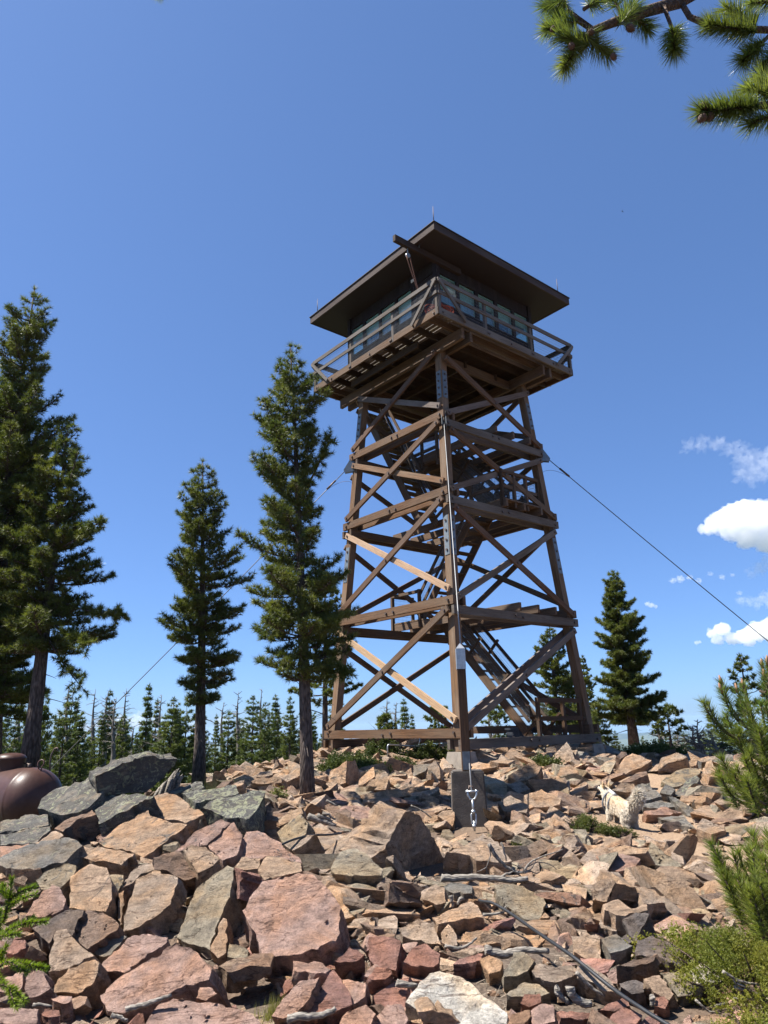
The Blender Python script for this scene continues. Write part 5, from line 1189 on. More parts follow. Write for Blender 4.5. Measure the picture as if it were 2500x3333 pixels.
def pine(base, H, r0, seed, cb, rad, label, name='pine_tree', group=None, lean=(0, 0), bend=0.0, whorls=26, nb=5, tl=.125, tn=26, tw=.0125, dens=2.4, up=0.35, mats=('bark', 'needle'), gapf=None, segs=10, extra=(), tone=1.0, deadlow=4, cat='pine tree'):
    r = random.Random(seed); base = V(base); t = empty(name, base, label, cat, group)
    tr = MB(); cr = Crown()
    def axis_(f): return base+V((lean[0]*f+bend*math.sin(f*PI)*.5, lean[1]*f, H*f))
    n = segs; tr.tube([axis_(i/n)-ZZ*(.25 if i == 0 else 0) for i in range(n+1)], [max(.012, r0*((1-i/n)**.85)*(1.25 if i == 0 else 1)) for i in range(n+1)], 9)
    trunk = None
    for i in range(whorls):
        f = cb+(1-cb)*(i+r.uniform(-.3, .3))/whorls
        if f > .995: continue
        g = (f-cb)/(1-cb)
        R = rad(g)*(r.uniform(.72, 1.12) if r.random() < .8 else r.uniform(.45, .7))
        k = nb if g < .9 else 3
        a0 = r.uniform(0, 6.28)
        for j in range(k):
            az = a0+j*2*PI/k+r.uniform(-.4, .4); L = R*(r.uniform(.75, 1.2) if r.random() < .7 else r.uniform(.4, .75))
            if gapf and gapf(g, az): L *= .35
            if r.random() < .13: continue
            dv = V((math.cos(az), math.sin(az), 0)); s0 = axis_(f)
            el = -.16+up*g+r.uniform(-.2, .16)
            m_ = s0+dv*L*.55+ZZ*(L*.55*el-.03*L); e = s0+dv*L+ZZ*(L*el+L*(.22+.25*g))
            pts = bez(s0, m_, e, 5); br = max(.005, r0*.16*(L/max(R, .2))*(1.1-g*.6))
            tr.tube(pts, [br*(1-.15*q) for q in range(6)], 4, caps=False)
            nt_ = max(3, int(L/.105*dens))
            for q in range(nt_):
                ff = .28+.72*(q+r.random())/nt_
                c0 = pts[0]*(1-ff)**2+m_*2*ff*(1-ff)+e*ff*ff; sd = dv.cross(ZZ)*(1 if q % 2 else -1)
                tlg = L*.30*(1.15-ff)*r.uniform(.5, 1.2)+.04
                td = (dv*.55+sd*r.uniform(.3, 1.1)+ZZ*r.uniform(-.15, .7)).normalized(); c1 = c0+td*tlg+ZZ*tlg*.35
                tr.tube([c0, c1], [br*.45, br*.25], 3, caps=False)
                tt = tone*r.uniform(.75, 1.15)
                for z in range(max(1, int(tlg/.07))+1):
                    fz = 1-z*.07/max(tlg, .07)
                    if fz < .1 and z > 0: break
                    cr.tuft(c0.lerp(c1, fz)+rvec(r)*.02, (td+ZZ*.45).normalized(), tl*r.uniform(.75, 1.15), tn, tw, r, .78, tt)
            cr.tuft(e, (dv+ZZ*.8).normalized(), tl*1.15, tn+3, tw, r, .7, tone)
    cr.tuft(axis_(1.0), ZZ, tl*1.2, tn*2, tw, r, .7, tone)
    for i in range(deadlow):      # dead stubs under the crown
        f = cb*r.uniform(.45, 1.0); az = r.uniform(0, 6.28); L = rad(0.15)*r.uniform(.3, .9); s0 = axis_(f); dv = V((math.cos(az), math.sin(az), -.15))
        tr.tube(bez(s0, s0+dv*L*.5, s0+dv*L-ZZ*.1*L, 4), [.012, .01, .008, .006, .003], 4, caps=False)
    for (f, px, py, Y, dens2) in extra:       # long single limbs seen in the photo
        s0 = axis_(f); e = at(px, py, Y); L = (e-s0).length; m_ = s0.lerp(e, .5)-ZZ*.08*L
        pts = bez(s0, m_, e, 8); tr.tube(pts, [.03*(1-.1*q) for q in range(9)], 5, caps=False)
        dv = (e-s0).normalized()
        for q in range(dens2):
            ff = .45+.55*r.random(); c0 = s0*(1-ff)**2+m_*2*ff*(1-ff)+e*ff*ff; td = (dv*.5+rvec(r)+ZZ*.35).normalized(); tlg = r.uniform(.06, .22)
            tr.tube([c0, c0+td*tlg], [.006, .004], 3, caps=False)
            for z in range(3): cr.tuft(c0+td*tlg*(1-z*.3), td, tl, tn, tw, r, .85, tone)
    tr.build('trunk', M[mats[0]], t); cr.build('crown', M[mats[1]], t)
    return t
def topz(px, py, Y): return at(px, py, Y).z
def ln(b, px, py): return (at(px, py, b.y).x-b.x, 0)
def prof(*pts):
    def f(g):
        for (a, ra), (b, rb) in zip(pts, pts[1:]):
            if g <= b: return ra+(rb-ra)*(g-a)/(b-a)
        return pts[-1][1]
    return f
# front pine beside the tower
b = at(1003, 2640, 12.0); b.z = min(b.z, gz(b.x, b.y)+.02)
pine(b, topz(950, 1128, 12)-b.z, .118, 21, .25, prof((0, .45), (.08, .88), (.35, .85), (.62, .8), (.8, .5), (1, .12)), 'tall pine with a bare lower trunk just left of the tower', whorls=36, nb=7, lean=ln(b, 946, 1128), bend=.05,
     gapf=lambda g, az: (.30 < g < .62 and math.cos(az) > .45), extra=((.33, 1095, 2015, 11.6, 40), (.27, 1120, 2190, 11.8, 30), (.62, 1075, 1430, 11.8, 34)))
b = at(648, 2530, 15.5); pine(b, topz(660, 1503, 15.5)-b.z, .125, 22, .205, prof((0, .45), (.1, .78), (.45, .85), (.72, .6), (.88, .38), (1, .1)), 'medium pine with a straight bare trunk standing behind the left outcrop', whorls=34, nb=7, bend=.05, lean=ln(b, 660, 1503))
b = at(96, 2480, 13.7); pine(b, topz(222, 1390, 13.7)-b.z, .155, 23, .30, prof((0, 1.0), (.15, 1.1), (.4, .8), (.6, .6), (.8, .42), (1, .12)), 'ragged pine with long bare side limbs behind the brown tank', whorls=32, nb=6, lean=ln(b, 222, 1390), extra=((.46, 400, 2005, 13.2, 46), (.40, 290, 2100, 12.6, 34), (.60, 322, 1700, 12.8, 34), (.36, 270, 2240, 12.8, 24), (.7, 255, 1470, 13, 26)))
b = at(-100, 2520, 14.3); pine(b, topz(112, 942, 14.3)-b.z, .17, 24, .12, prof((0, 1.15), (.2, 1.3), (.5, 1.15), (.75, .78), (.9, .45), (1, .14)), 'tallest dense pine cut off by the left edge', whorls=46, nb=8, lean=ln(b, 112, 942))
b = at(-20, 2510, 17.5); pine(b, topz(45, 1180, 17.5)-b.z, .16, 35, .12, prof((0, 1.2), (.3, 1.3), (.6, 1.0), (.85, .5), (1, .14)), 'dense pine mostly hidden behind the tallest pine at the left edge', whorls=34, nb=7, lean=ln(b, 45, 1180), tl=.15, tw=.018)
# right of the tower
b = at(2062, 2402, 27); pine(b, topz(1996, 1864, 27)-b.z, .17, 25, .09, prof((0, 1.15), (.2, 1.05), (.32, .8), (.45, .92), (.7, .62), (1, .12)), 'shapely pine standing alone right of the tower', whorls=36, nb=7, tl=.15, tw=.025, lean=ln(b, 1996, 1864), extra=((.17, 2132, 2330, 26.6, 34), (.2, 2128, 2290, 27, 26)))
b = at(1822, 2420, 33); pine(b, topz(1790, 2040, 33)-b.z, .14, 26, .1, prof((0, .9), (.4, .95), (.8, .5), (1, .1)), 'dark pine seen through the right side of the tower, left of a pair', whorls=24, nb=5, tl=.17, tw=.045, tn=8)
b = at(1862, 2420, 34); pine(b, topz(1846, 2185, 34)-b.z, .12, 27, .1, prof((0, .9), (.5, .9), (1, .15)), 'shorter dark pine seen through the right side of the tower, right of a pair', whorls=18, nb=5, tl=.17, tw=.045, tn=8)
b = at(1925, 2425, 31); pine(b, topz(1906, 2138, 31)-b.z, .09, 28, .04, prof((0, .85), (.4, .55), (.8, .22), (1, .05)), 'slim pointed spruce just right of the right tower leg', name='spruce_tree', cat='spruce tree', whorls=26, nb=6, tl=.12, tw=.05, tn=7, up=.15)
b = at(2462, 2460, 24); pine(b, topz(2408, 2138, 24)-b.z, .10, 29, .42, prof((0, .75), (.2, .35), (.4, .7), (.6, .45), (1, .12)), 'sparse wind-thinned pine poking above the young pine on the right', whorls=11, nb=3, tl=.15, tw=.04, dens=.6)
b = at(1058, 2450, 26); pine(b, topz(1042, 1850, 26)-b.z, .12, 30, .25, prof((0, 1.1), (.3, .9), (.6, .7), (.85, .4), (1, .1)), 'slender pine half hidden behind the front pine beside the left tower leg', whorls=18, nb=5, tl=.15, tw=.04, dens=.8)
b = at(2185, 2425, 26); pine(b, topz(2172, 2300, 26)-b.z, .05, 31, .3, prof((0, .6), (.5, .5), (1, .15)), 'small scraggly pine in the gap right of the lone pine', whorls=8, nb=4, tl=.14, tw=.04, dens=.6)
b = at(1255, 2440, 30); pine(b, topz(1255, 2330, 30)-b.z, .05, 32, .3, prof((0, .5), (.5, .55), (1, .25)), 'round-headed little pine seen low through the left side of the tower', whorls=9, nb=5, tl=.15, tw=.04, dens=.7)
b = at(1430, 2430, 36); pine(b, topz(1420, 2300, 36)-b.z, .05, 33, .2, prof((0, .6), (.5, .7), (1, .2)), 'leaning little pine seen low beside the near tower leg', whorls=9, nb=5, tl=.17, tw=.045, dens=.7)
b = at(1625, 2430, 36); pine(b, topz(1615, 2300, 36)-b.z, .06, 34, .25, prof((0, .7), (.5, .8), (1, .3)), 'half-dead pine seen under the tower stairs', whorls=8, nb=4, tl=.17, tw=.045, dens=.5, deadlow=10)

# dead standing trees
def snag(base, H, r0, seed, label, n=26, R=.7, lean=0.0, group=None, cat='dead tree'):
    r = random.Random(seed); base = V(base); t = empty('dead_tree', base, label, cat, group); tr = MB(); tw = tr
    ax = lambda f: base+V((lean*f+.05*math.sin(f*7), 0, H*f))
    tr.tube([ax(i/8) for i in range(9)], [max(.008, r0*(1-i/8.3)) for i in range(9)], 6)
    for i in range(n):
        f = r.uniform(.3, .98); az = r.uniform(0, 6.28); L = R*(1.15-f)*r.uniform(.5, 1.2); dv = V((math.cos(az), math.sin(az), r.uniform(-.2, .5))); s0 = ax(f)
        p = bez(s0, s0+dv*L*.5, s0+dv*L+ZZ*L*r.uniform(-.1, .4), 4); tw.tube(p, [.026*(1-.17*q) for q in range(5)], 3, caps=False)
        for k in range(3):
            q = p[r.randint(1, 4)]; d2 = (dv+rvec(r)*.9).normalized(); tw.tube([q, q+d2*L*.35], [.008, .004], 3, caps=False)
    tr.build('trunk', M['snag'], t); return t
SN = [((300, 2480), (298, 2242), 38, 'bare dead tree with a forked top, leftmost of the snags on the left skyline'), ((335, 2480), (348, 2250), 36, 'bare dead tree with a bent top right of the forked snag'),
      ((405, 2480), (397, 2240), 40, 'thin dead tree crossed by the left guy cable'), ((244, 2480), (243, 2270), 42, 'short dead pole left of the forked snag on the left skyline'), ((430, 2480), (432, 2362), 45, 'small twiggy dead tree low on the left skyline'),
      ((775, 2470), (768, 2250), 40, 'thin dead tree between the middle and front pines'), ((1268, 2440), (1253, 2270), 45, 'dead pole seen through the left side of the tower'), ((1292, 2440), (1290, 2285), 45, 'dead tree with tufts seen through the left side of the tower'),
      ((215, 2480), (208, 2225), 36, 'tall bare grey snag just right of the ragged pine trunk'), ((365, 2480), (372, 2270), 33, 'crooked bare snag between the forked snag and the left guy cable'), ((520, 2480), (516, 2260), 38, 'thin grey snag close to the left of the medium pine'), ((565, 2480), (570, 2300), 36, 'short bare snag beside the medium pine crown'), ((720, 2470), (726, 2285), 36, 'bare snag just right of the medium pine trunk'), ((850, 2470), (846, 2240), 40, 'tall thin snag left of the front pine trunk'), ((905, 2470), (910, 2300), 37, 'short snag close to the left of the front pine trunk'), ((60, 2480), (55, 2270), 34, 'bare snag above the dome of the brown tank'), ((2272, 2440), (2243, 2365), 27, 'leaning bare dead tree on the right skyline'), ((2283, 2440), (2266, 2343), 27, 'taller bare dead tree on the right skyline'), ((2150, 2430), (2145, 2310), 28, 'twiggy dead tree right of the lone pine'), ((2215, 2440), (2200, 2392), 32, 'thin dead spar on the right skyline above the ragged boulder'), ((1600, 2430), (1590, 2310), 40, 'bleached dead tree seen under the tower stairs'), ((2345, 2440), (2290, 2372), 24, 'gnarled grey dead tree beside the young pine on the right')]
for i, ((bx, by), (tx, ty), Y, lab) in enumerate(SN):
    p, q = at(bx, by, Y), at(tx, ty, Y); p.z -= .5; snag(p, q.z-p.z, .15*Y/35, 60+i, lab, 30, .9 if bx > 2100 else 1.1, (q.x-p.x)*.5)

# the far wood: a few conifers built once, copied with their parts
def dup(root, loc, rz, s, label, group):
    c = root.copy(); C.objects.link(c); c.location = loc; c.rotation_euler = (0, 0, rz); c.scale = (s[0], s[0], s[1]); c['label'] = label; c['group'] = group
    for ch in root.children:
        d = ch.copy(); C.objects.link(d); d.parent = c
    return c
kinds = []
for i, (pf, wh, cbs) in enumerate(((prof((0, 1.1), (.4, 1.0), (.8, .5), (1, .12)), 20, .18), (prof((0, 1.0), (.5, .55), (1, .06)), 24, .05), (prof((0, .9), (.3, 1.25), (.7, .95), (1, .3)), 14, .3), (prof((0, .7), (.5, .45), (1, .05)), 26, .1))):
    o = pine((0, 0, 0), 7.0, .11, 80+i, cbs, pf, 'x', name='conifer', cat='conifer', whorls=wh, nb=5, tl=.24, tw=.055, tn=10, dens=.8, mats=('bark', 'needledk'), segs=5, deadlow=2); kinds.append(o)
LABF = ('bushy dark conifer in the wood behind the left pines', 'pointed spruce in the wood behind the left pines', 'round-topped pine in the wood behind the left pines', 'narrow spire-like conifer in the wood behind the left pines')
rf_ = random.Random(5); firsts = [True]*4
def place(px, pyt, Y, kind, group, label, zb=None):
    p = at(px, 2460, Y); zt = topz(px, pyt, Y); z = gz(p.x, Y)-.2 if zb is None else zb
    Hh = max(1.2, zt-z); s = Hh/7.0; o = kinds[kind]; w = s*rf_.uniform(.6, 1.1)*(1.0 if s > .7 else 1.2)
    if firsts[kind]:
        firsts[kind] = False; o.location = (p.x, Y, z); o.scale = (w, w, s); o['label'] = label; o['group'] = group
        for ch in o.children: ch.matrix_parent_inverse = Matrix.Identity(4)
        return
    dup(o, (p.x, Y, z), rf_.uniform(0, 6.28), (w, s), label, group)
for px, py, Y, k in [(395, 2330, 34, 0), (470, 2235, 46, 3), (555, 2275, 30, 0), (600, 2290, 32, 2), (530, 2330, 36, 1), (700, 2330, 30, 1), (740, 2320, 33, 0), (820, 2270, 30, 0), (860, 2290, 29, 2), (900, 2330, 31, 0), (940, 2390, 36, 1), (1000, 2300, 33, 2), (1090, 2300, 38, 0), (380, 2365, 38, 0), (200, 2290, 27, 2), (130, 2260, 25, 0), (40, 2330, 28, 0), (250, 2330, 34, 1), (180, 2350, 30, 0), (340, 2390, 42, 1), (440, 2390, 44, 1), (480, 2345, 50, 3), (790, 2380, 40, 0), (650, 2300, 36, 0), (10, 2290, 32, 1), (100, 2320, 40, 3), (950, 2330, 45, 1), (870, 2350, 40, 3)]:
    place(px, py, Y, k, 'conifers in the wood behind the left pines', LABF[k])
for i in range(24):
    px = rf_.uniform(-80, 1110); Y = rf_.uniform(27, 46); k = rf_.choice((0, 0, 1, 3, 2)); place(px, rf_.uniform(2235, 2410), Y, k, 'conifers in the wood behind the left pines', LABF[k])
for i in range(38):
    px = rf_.uniform(-60, 1120); Y = rf_.uniform(36, 85); k = rf_.choice((0, 1, 1, 3, 0, 2)); place(px, rf_.uniform(2335, 2410), Y, k, 'conifers in the wood behind the left pines', LABF[k])
LABR = ('small bushy conifer on the far slope beyond the tower and right ridge', 'small pointed spruce on the far slope beyond the tower and right ridge', 'small round-topped pine on the far slope beyond the tower and right ridge', 'small spire-like conifer on the far slope beyond the tower and right ridge')
for px, py, Y, k in [(2158, 2390, 44, 1), (2178, 2400, 45, 1), (2205, 2398, 44, 1), (2236, 2388, 43, 1), (2300, 2380, 36, 0), (2330, 2300, 30, 0), (2380, 2330, 27, 2), (2430, 2300, 28, 0), (2470, 2330, 26, 0), (2360, 2400, 24, 2), (1320, 2280, 52, 1), (1345, 2330, 55, 3), (1700, 2350, 46, 0), (1750, 2330, 42, 0), (1660, 2385, 50, 0), (1950, 2300, 30, 0), (1985, 2330, 31, 2), (2100, 2400, 40, 0), (1900, 2320, 33, 2), (2010, 2380, 30, 0)]:
    place(px, py, Y, k, 'conifers on the far slope beyond the tower', LABR[k])
for i in range(26):
    px = rf_.uniform(1120, 2560); Y = rf_.uniform(48, 95); k = rf_.choice((0, 1, 3, 1)); place(px, rf_.uniform(2398, 2425), Y, k, 'conifers on the far slope beyond the tower', LABR[k])

# ------------------------------------------------------------------ young pine at the right edge (long needles, bottle-brush shoots)
def shoots_plant(name, loc, label, cat, stems, mat, L, w, n, seed, woodmat='twig', budm='cone_green', tonej=.2, fwd=.55, buds=True):
    r = random.Random(seed); t = empty(name, loc, label, cat); tw = MB(); cr = Crown(); bd = MB()
    for (pts, rad, ln) in stems:
        tw.tube(pts, [rad*(1-.6*i/(len(pts)-1)) for i in range(len(pts))], 6)
        a, e = pts[-2], pts[-1]; d = (e-a).normalized(); s0 = e-d*ln
        k = r.uniform(1-tonej, 1+tonej)
        cr.brush(s0, e, L, int(n*ln/.16), w, r, fwd, k); cr.tuft(e, d, L*.9, 26, w, r, .55, k*1.05)
        if buds and seed == 41 and e.z > at(2400, 2280, 3.7).z:
            bd = MB(); bd.tube([e-d*.01, e+d*.025, e+d*.045], [.008, .008, .002], 6); bd.build('bud', M[budm], t)
    tw.build('branch', M[woodmat], t); cr.build('needles', M[mat], t)
    return t
ry = random.Random(9); stems = []
def young(label, base, tips, seed, top):
    bx_, by_, Yb = base; b0 = at(bx_, by_, Yb); gz_ = gz(b0.x, b0.y); stems = []
    for (px, py, Y) in tips:
        for k in range(2):
            e = at(px+ry.uniform(-22, 22)*k, py+ry.uniform(-18, 30)*k, Y+ry.uniform(-.05, .12)*k)
            rz = max(gz_+.12, e.z-ry.uniform(.12, .24)); root = V((b0.x, b0.y, rz)); mdl = root.lerp(e, .78); mdl.z = min(rz, e.z)-.05
            stems.append((bez(root, mdl, e, 7), .009, ry.uniform(.13, .22)))
    stems.append(([V((b0.x, b0.y, gz_-.1)), V((b0.x, b0.y, (gz_+top)/2)), V((b0.x, b0.y, top))], .035, .2))
    shoots_plant('young_pine', V((b0.x, b0.y, gz_)), label, 'pine tree', stems, 'needlenear', .064, .0036, 170, seed)
young('young pine with long bright needles at the right edge below the sparse pine', (2535, 2600, 3.9), [(2350, 2225, 3.8), (2305, 2295, 3.7), (2365, 2330, 3.8), (2425, 2290, 3.7), (2498, 2160, 3.8), (2475, 2290, 3.8), (2470, 2370, 3.6), (2400, 2390, 3.7), (2350, 2470, 3.8), (2345, 2530, 3.7), (2400, 2500, 3.6), (2440, 2450, 3.6), (2495, 2490, 3.6), (2430, 2530, 3.4), (2500, 2420, 3.6), (2500, 2220, 3.9), (2400, 2250, 4.0), (2465, 2545, 3.6)], 41, -.15)
young('young pine with long bright needles at the right edge above the juniper bush', (2545, 2960, 3.3), [(2450, 2720, 3.3), (2318, 2750, 3.4), (2335, 2810, 3.4), (2390, 2790, 3.3), (2400, 2860, 3.2), (2445, 2770, 3.2), (2365, 2860, 3.3), (2455, 2850, 3.1), (2490, 2800, 3.1), (2485, 2910, 3.1), (2435, 2900, 3.1), (2500, 2720, 3.2)], 42, -.9)

# overhanging pine limbs, top right (their tree stands just outside the frame)
ro = random.Random(12); t = None
Yo = 1.75
bx = V((2.75, 2.3, gz(2.75, 2.3)))
over = empty('overhanging_pine', bx, 'pine limbs with long needles and cones hanging into the top right corner', 'pine tree')
tw = MB(); cr = Crown(); cn = MB()
tw.tube([bx-ZZ*.2, bx+V((.05, 0, 1.5)), bx+V((.1, 0, 3.5)), bx+V((.1, 0, 5.2))], [.14, .12, .09, .03], 9)
def limb(pts, r0, r1): tw.tube(pts, [r0+(r1-r0)*i/(len(pts)-1) for i in range(len(pts))], 7)
def pxpath(l, Y): return [at(x, y, Y+dy) for x, y, dy in l]
main = [V((2.8, 2.25, 2.2))]+pxpath([(2420, -120, .25), (2290, -40, .12), (2215, 5, .05), (2110, 35, 0), (2000, 72, -.02), (1915, 105, -.03)], Yo); limb(main, .030, .011)
def shoot(l, ln, n=150, Y=Yo, r0=.007, L=.066, tone=1.0):
    p = pxpath(l, Y); limb(p, r0, r0*.6); a, e = p[-2], p[-1]; d = (e-a).normalized(); cr.brush(e-d*ln, e, L, int(n*3.0), .0027, ro, .45, tone); cr.tuft(e, d, L, 50, .0032, ro, .55, tone)
shoot([(1935, 98, 0), (1850, 35, .02), (1835, -10, .04), (1810, 60, .03)], .10, 130); shoot([(1930, 100, 0), (1880, 70, .0), (1785, 95, .0)], .10, 170)
shoot([(1915, 105, 0), (1880, 150, 0), (1840, 215, .01)], .13, 230); shoot([(1940, 95, 0), (1945, 150, .0), (1975, 175, .02)], .10, 150, tone=.85); shoot([(1900, 110, 0), (1860, 130, -.02), (1830, 120, -.02)], .09, 150)
shoot([(2030, 60, 0), (2010, 20, 0), (1990, -30, 0)], .07, 80); shoot([(2040, 55, 0), (2075, 62, .02), (2105, 90, .03)], .08, 130, tone=.9); shoot([(1990, 72, 0), (2030, 62, -.03), (2060, 20, -.03)], .09, 120, tone=1.15)
shoot([(2160, 20, 0), (2190, 100, 0), (2195, 160, 0)], .085, 220); shoot([(1840, 20, 0), (1800, 10, 0), (1780, 20, .02)], .08, 110); shoot([(1900, 30, .05), (1930, 10, .05), (1960, -10, .06)], .08, 110)
limb(pxpath([(2215, 5, .05), (2245, 55, .03), (2300, 80, .02), (2420, 95, .02), (2560, 100, .05), (2700, 40, .2)], Yo), .009, .012)
shoot([(2460, 95, .02), (2380, 92, .01), (2310, 82, 0)], .16, 330, tone=.85); shoot([(2460, 97, .04), (2420, 60, .05), (2370, 30, .05)], .11, 170); shoot([(2520, 98, .03), (2470, 150, .03), (2420, 195, .03)], .10, 190, tone=.95); shoot([(2560, 100, .03), (2530, 170, .04), (2480, 230, .04)], .12, 200)
shoot([(2560, 20, .1), (2520, 5, .1), (2450, 10, .1)], .09, 110)
limb([V((2.8, 2.3, 1.6))]+pxpath([(2640, 300, .2), (2520, 340, .05), (2400, 352, 0)], 1.6), .022, .007)
shoot([(2530, 338, .05), (2400, 352, 0), (2290, 362, -.01)], .17, 420, 1.6, tone=.8); shoot([(2530, 338, .05), (2480, 300, .03), (2440, 290, .03)], .08, 130, 1.6, tone=1.1); shoot([(2540, 335, .05), (2500, 380, .03), (2450, 400, .03)], .09, 130, 1.6, tone=.9); shoot([(2560, 330, .06), (2520, 270, .06), (2480, 255, .06)], .09, 130, 1.6)
# little tip hanging in at the top edge
limb([V((2.8, 2.3, 3.2)), at(1500, -700, 1.9), at(800, -350, 1.9), at(560, -130, 1.9)], .02, .008)
shoot([(640, -160, 0), (560, -90, 0), (500, -45, 0)], .12, 190, 1.9, L=.052); shoot([(640, -140, .05), (560, -60, .05), (520, -28, .05)], .1, 130, 1.9, L=.05)
def cone(px, py, Y, L, d, col='cone'):
    cn = MB()
    p = at(px, py, Y); d = V(d).normalized(); o_ = d.orthogonal().normalized(); u = d.cross(o_)
    L *= .8; cn.tube([p-d*L*.5, p-d*L*.3, p, p+d*L*.3, p+d*L*.5], [L*.18, L*.36, L*.40, L*.28, L*.06], 9)
    for i in range(60):
        f = i/60; a = i*2.4; rr_ = L*(.40*math.sin(PI*(.15+.8*f))**.7); q = p+d*L*(f-.5)+(o_*math.cos(a)+u*math.sin(a))*rr_; w_ = (o_*-math.sin(a)+u*math.cos(a))*L*.09; out = (o_*math.cos(a)+u*math.sin(a))*L*.08+d*L*.06
        cn.tri(q+w_, q-w_, q+out, (.8, .8, .8))
    cn.build('cone', M['cone'], over)
for px, py, Y, L, d in ((1923, 105, 1.71, .034, (-.6, -.6, -.3)), (2052, 92, 1.72, .038, (.5, 0, -.5)), (1800, 95, 1.72, .03, (-.4, 0, -.6)), (1860, 150, 1.71, .032, (0, -.4, -.8)), (1997, 185, 1.72, .03, (.3, 0, -.8)), (2290, 345, 1.58, .032, (-.8, 0, .4)), (2285, 385, 1.58, .036, (-.6, 0, -.6)), (2310, 380, 1.59, .034, (-.2, 0, -.8))): cone(px, py, Y, L, d)
tw.build('branch', M['twig'], over); cr.build('needles', M['needleover'], over)

# young fir at the lower left edge: flat combs of short bright needles
rfir = random.Random(14); fr = at(-60, 3250, 2.75); fb = V((fr.x, fr.y, gz(fr.x, fr.y)))
fir = empty('young_fir', fb, 'bright yellow-green young fir poking in at the lower left edge', 'fir tree'); tw = MB(); cr = Crown()
def firshoot(l, Y, n, L=.020, r0=.004):
    p = pxpath(l, Y); tw.tube(p, [r0*(1-.12*i) for i in range(len(p))], 5)
    for i in range(len(p)-1): cr.brush(p[i], p[i+1], L, int(n*1.6/(len(p)-1)), .0038, rfir, .5, rfir.uniform(.9, 1.15), i == len(p)-2)
tw.tube([fb-ZZ*.1, V((fr.x, fr.y, -.9)), V((fr.x+.03, fr.y, -.62))], [.02, .012, .005], 6)
for l, Y, n in (([(-60, 3060, .05), (10, 3000, .02), (30, 2930, 0), (38, 2858, 0)], 2.7, 420), ([(30, 2930, 0), (70, 2900, 0), (112, 2885, 0)], 2.7, 170), ([(25, 2950, 0), (70, 2925, -.02), (115, 2910, -.03)], 2.7, 190), ([(28, 2925, 0), (10, 2900, 0), (-10, 2890, 0)], 2.7, 130), ([(30, 2920, 0), (15, 2890, .02), (8, 2880, .02)], 2.75, 90),
                ([(-60, 3090, .05), (10, 3035, 0), (80, 3005, 0), (155, 2998, -.02)], 2.65, 420), ([(20, 3030, 0), (60, 3010, .03), (110, 2985, .03)], 2.65, 170), ([(-40, 3060, 0), (10, 3045, -.04), (60, 3040, -.06)], 2.6, 190), ([(0, 3045, 0), (-10, 3000, 0), (0, 2960, 0)], 2.68, 130),
                ([(-60, 3190, .05), (20, 3130, 0), (90, 3140, 0), (150, 3152, -.02)], 2.62, 380), ([(30, 3130, 0), (60, 3150, -.03), (90, 3165, -.05)], 2.6, 160), ([(10, 3135, 0), (0, 3110, 0), (20, 3080, 0)], 2.64, 140), ([(-50, 3160, 0), (-5, 3180, -.02), (15, 3200, -.04)], 2.6, 120),
                ([(-60, 3220, .03), (10, 3205, 0), (50, 3225, 0), (80, 3260, -.02)], 2.55, 300), ([(30, 3210, 0), (40, 3250, -.02), (55, 3280, -.03)], 2.55, 150)): firshoot(l, Y, n)
tw.build('branch', M['twig'], fir); cr.build('needles', M['fir'], fir)

# ------------------------------------------------------------------ shrubs
def shrub(name, c, rx, ry_, h, n, mat, label, seed, L=.03, w=.008, tn=7, cat='shrub', stemn=26, spread=.95, sky=.35):
    r = random.Random(seed); c = V(c); t = empty(name, c, label, cat); tw = MB(); cr = Crown()
    for i in range(stemn):
        a = r.uniform(0, 6.28); q = math.sqrt(r.random()); e = c+V((math.cos(a)*rx*q, math.sin(a)*ry_*q, h*r.uniform(.4, 1)*(1-.5*q*q)))
        e.z += gz(e.x, e.y)-gz(c.x, c.y)
        tw.tube(bez(c+V((r.uniform(-.1, .1), r.uniform(-.1, .1), 0)), c.lerp(e, .6)-ZZ*.05*h, e, 4), [.012, .009, .007, .005, .003], 4, caps=False)
    for i in range(n):
        a = r.uniform(0, 6.28); q = r.random()**.55; lob = .78+.6*noise.noise(V((math.cos(a)*2.3, math.sin(a)*2.3, seed)))
        x, y = c.x+math.cos(a)*rx*q*lob, c.y+math.sin(a)*ry_*q*lob
        cl = noise.noise(V((x*5, y*5, seed*1.0)))
        if cl < -.16: continue
        z = gz(x, y)+h*(1-.65*q*q)*r.random()**.6*(.75+.5*cl)
        d = (V((math.cos(a)*q, math.sin(a)*q, .55))+rvec(r)*.5).normalized(); k = .8+.5*max(-.5, cl)+r.uniform(-.1, .1)
        p = V((x, y, z))
        for j in range(3): cr.tuft(p+d*L*1.0*j, d, L*(1.0-.2*j), tn, w, r, spread, k)
    tw.build('branch', M['twig'], t); cr.build('foliage', M[mat], t); return t
g = lambda px, py, Y: (lambda p: (p.x, p.y, gz(p.x, p.y)))(at(px, py, Y))
shrub('juniper_bush', g(2475, 3060, 5.0), .60, .62, .50, 5200, 'juniper', 'spreading yellow-green juniper bush at the right edge below the young pine', 51, .024, .0065, 6, 'juniper')
shrub('juniper_bush', g(2300, 2965, 5.45), .66, .30, .28, 1700, 'juniper', 'wispy juniper sprays reaching left over the rocks from the big bush', 52, .024, .006, 6, 'juniper')
shrub('juniper_bush', g(2480, 3310, 4.25), .26, .3, .22, 1400, 'juniper', 'small golden juniper tuft in the bottom right corner', 53, .022, .006, 6, 'juniper')
shrub('shrub', g(1130, 2500, 17.5), .62, .9, .55, 1300, 'shrub', 'low green bush right of the left tower footing', 54, .07, .03, 7)
shrub('shrub', g(1190, 2510, 16.0), .6, .6, .42, 1000, 'shrub', 'low green bush in front of the pipe rail', 55, .07, .028, 7)
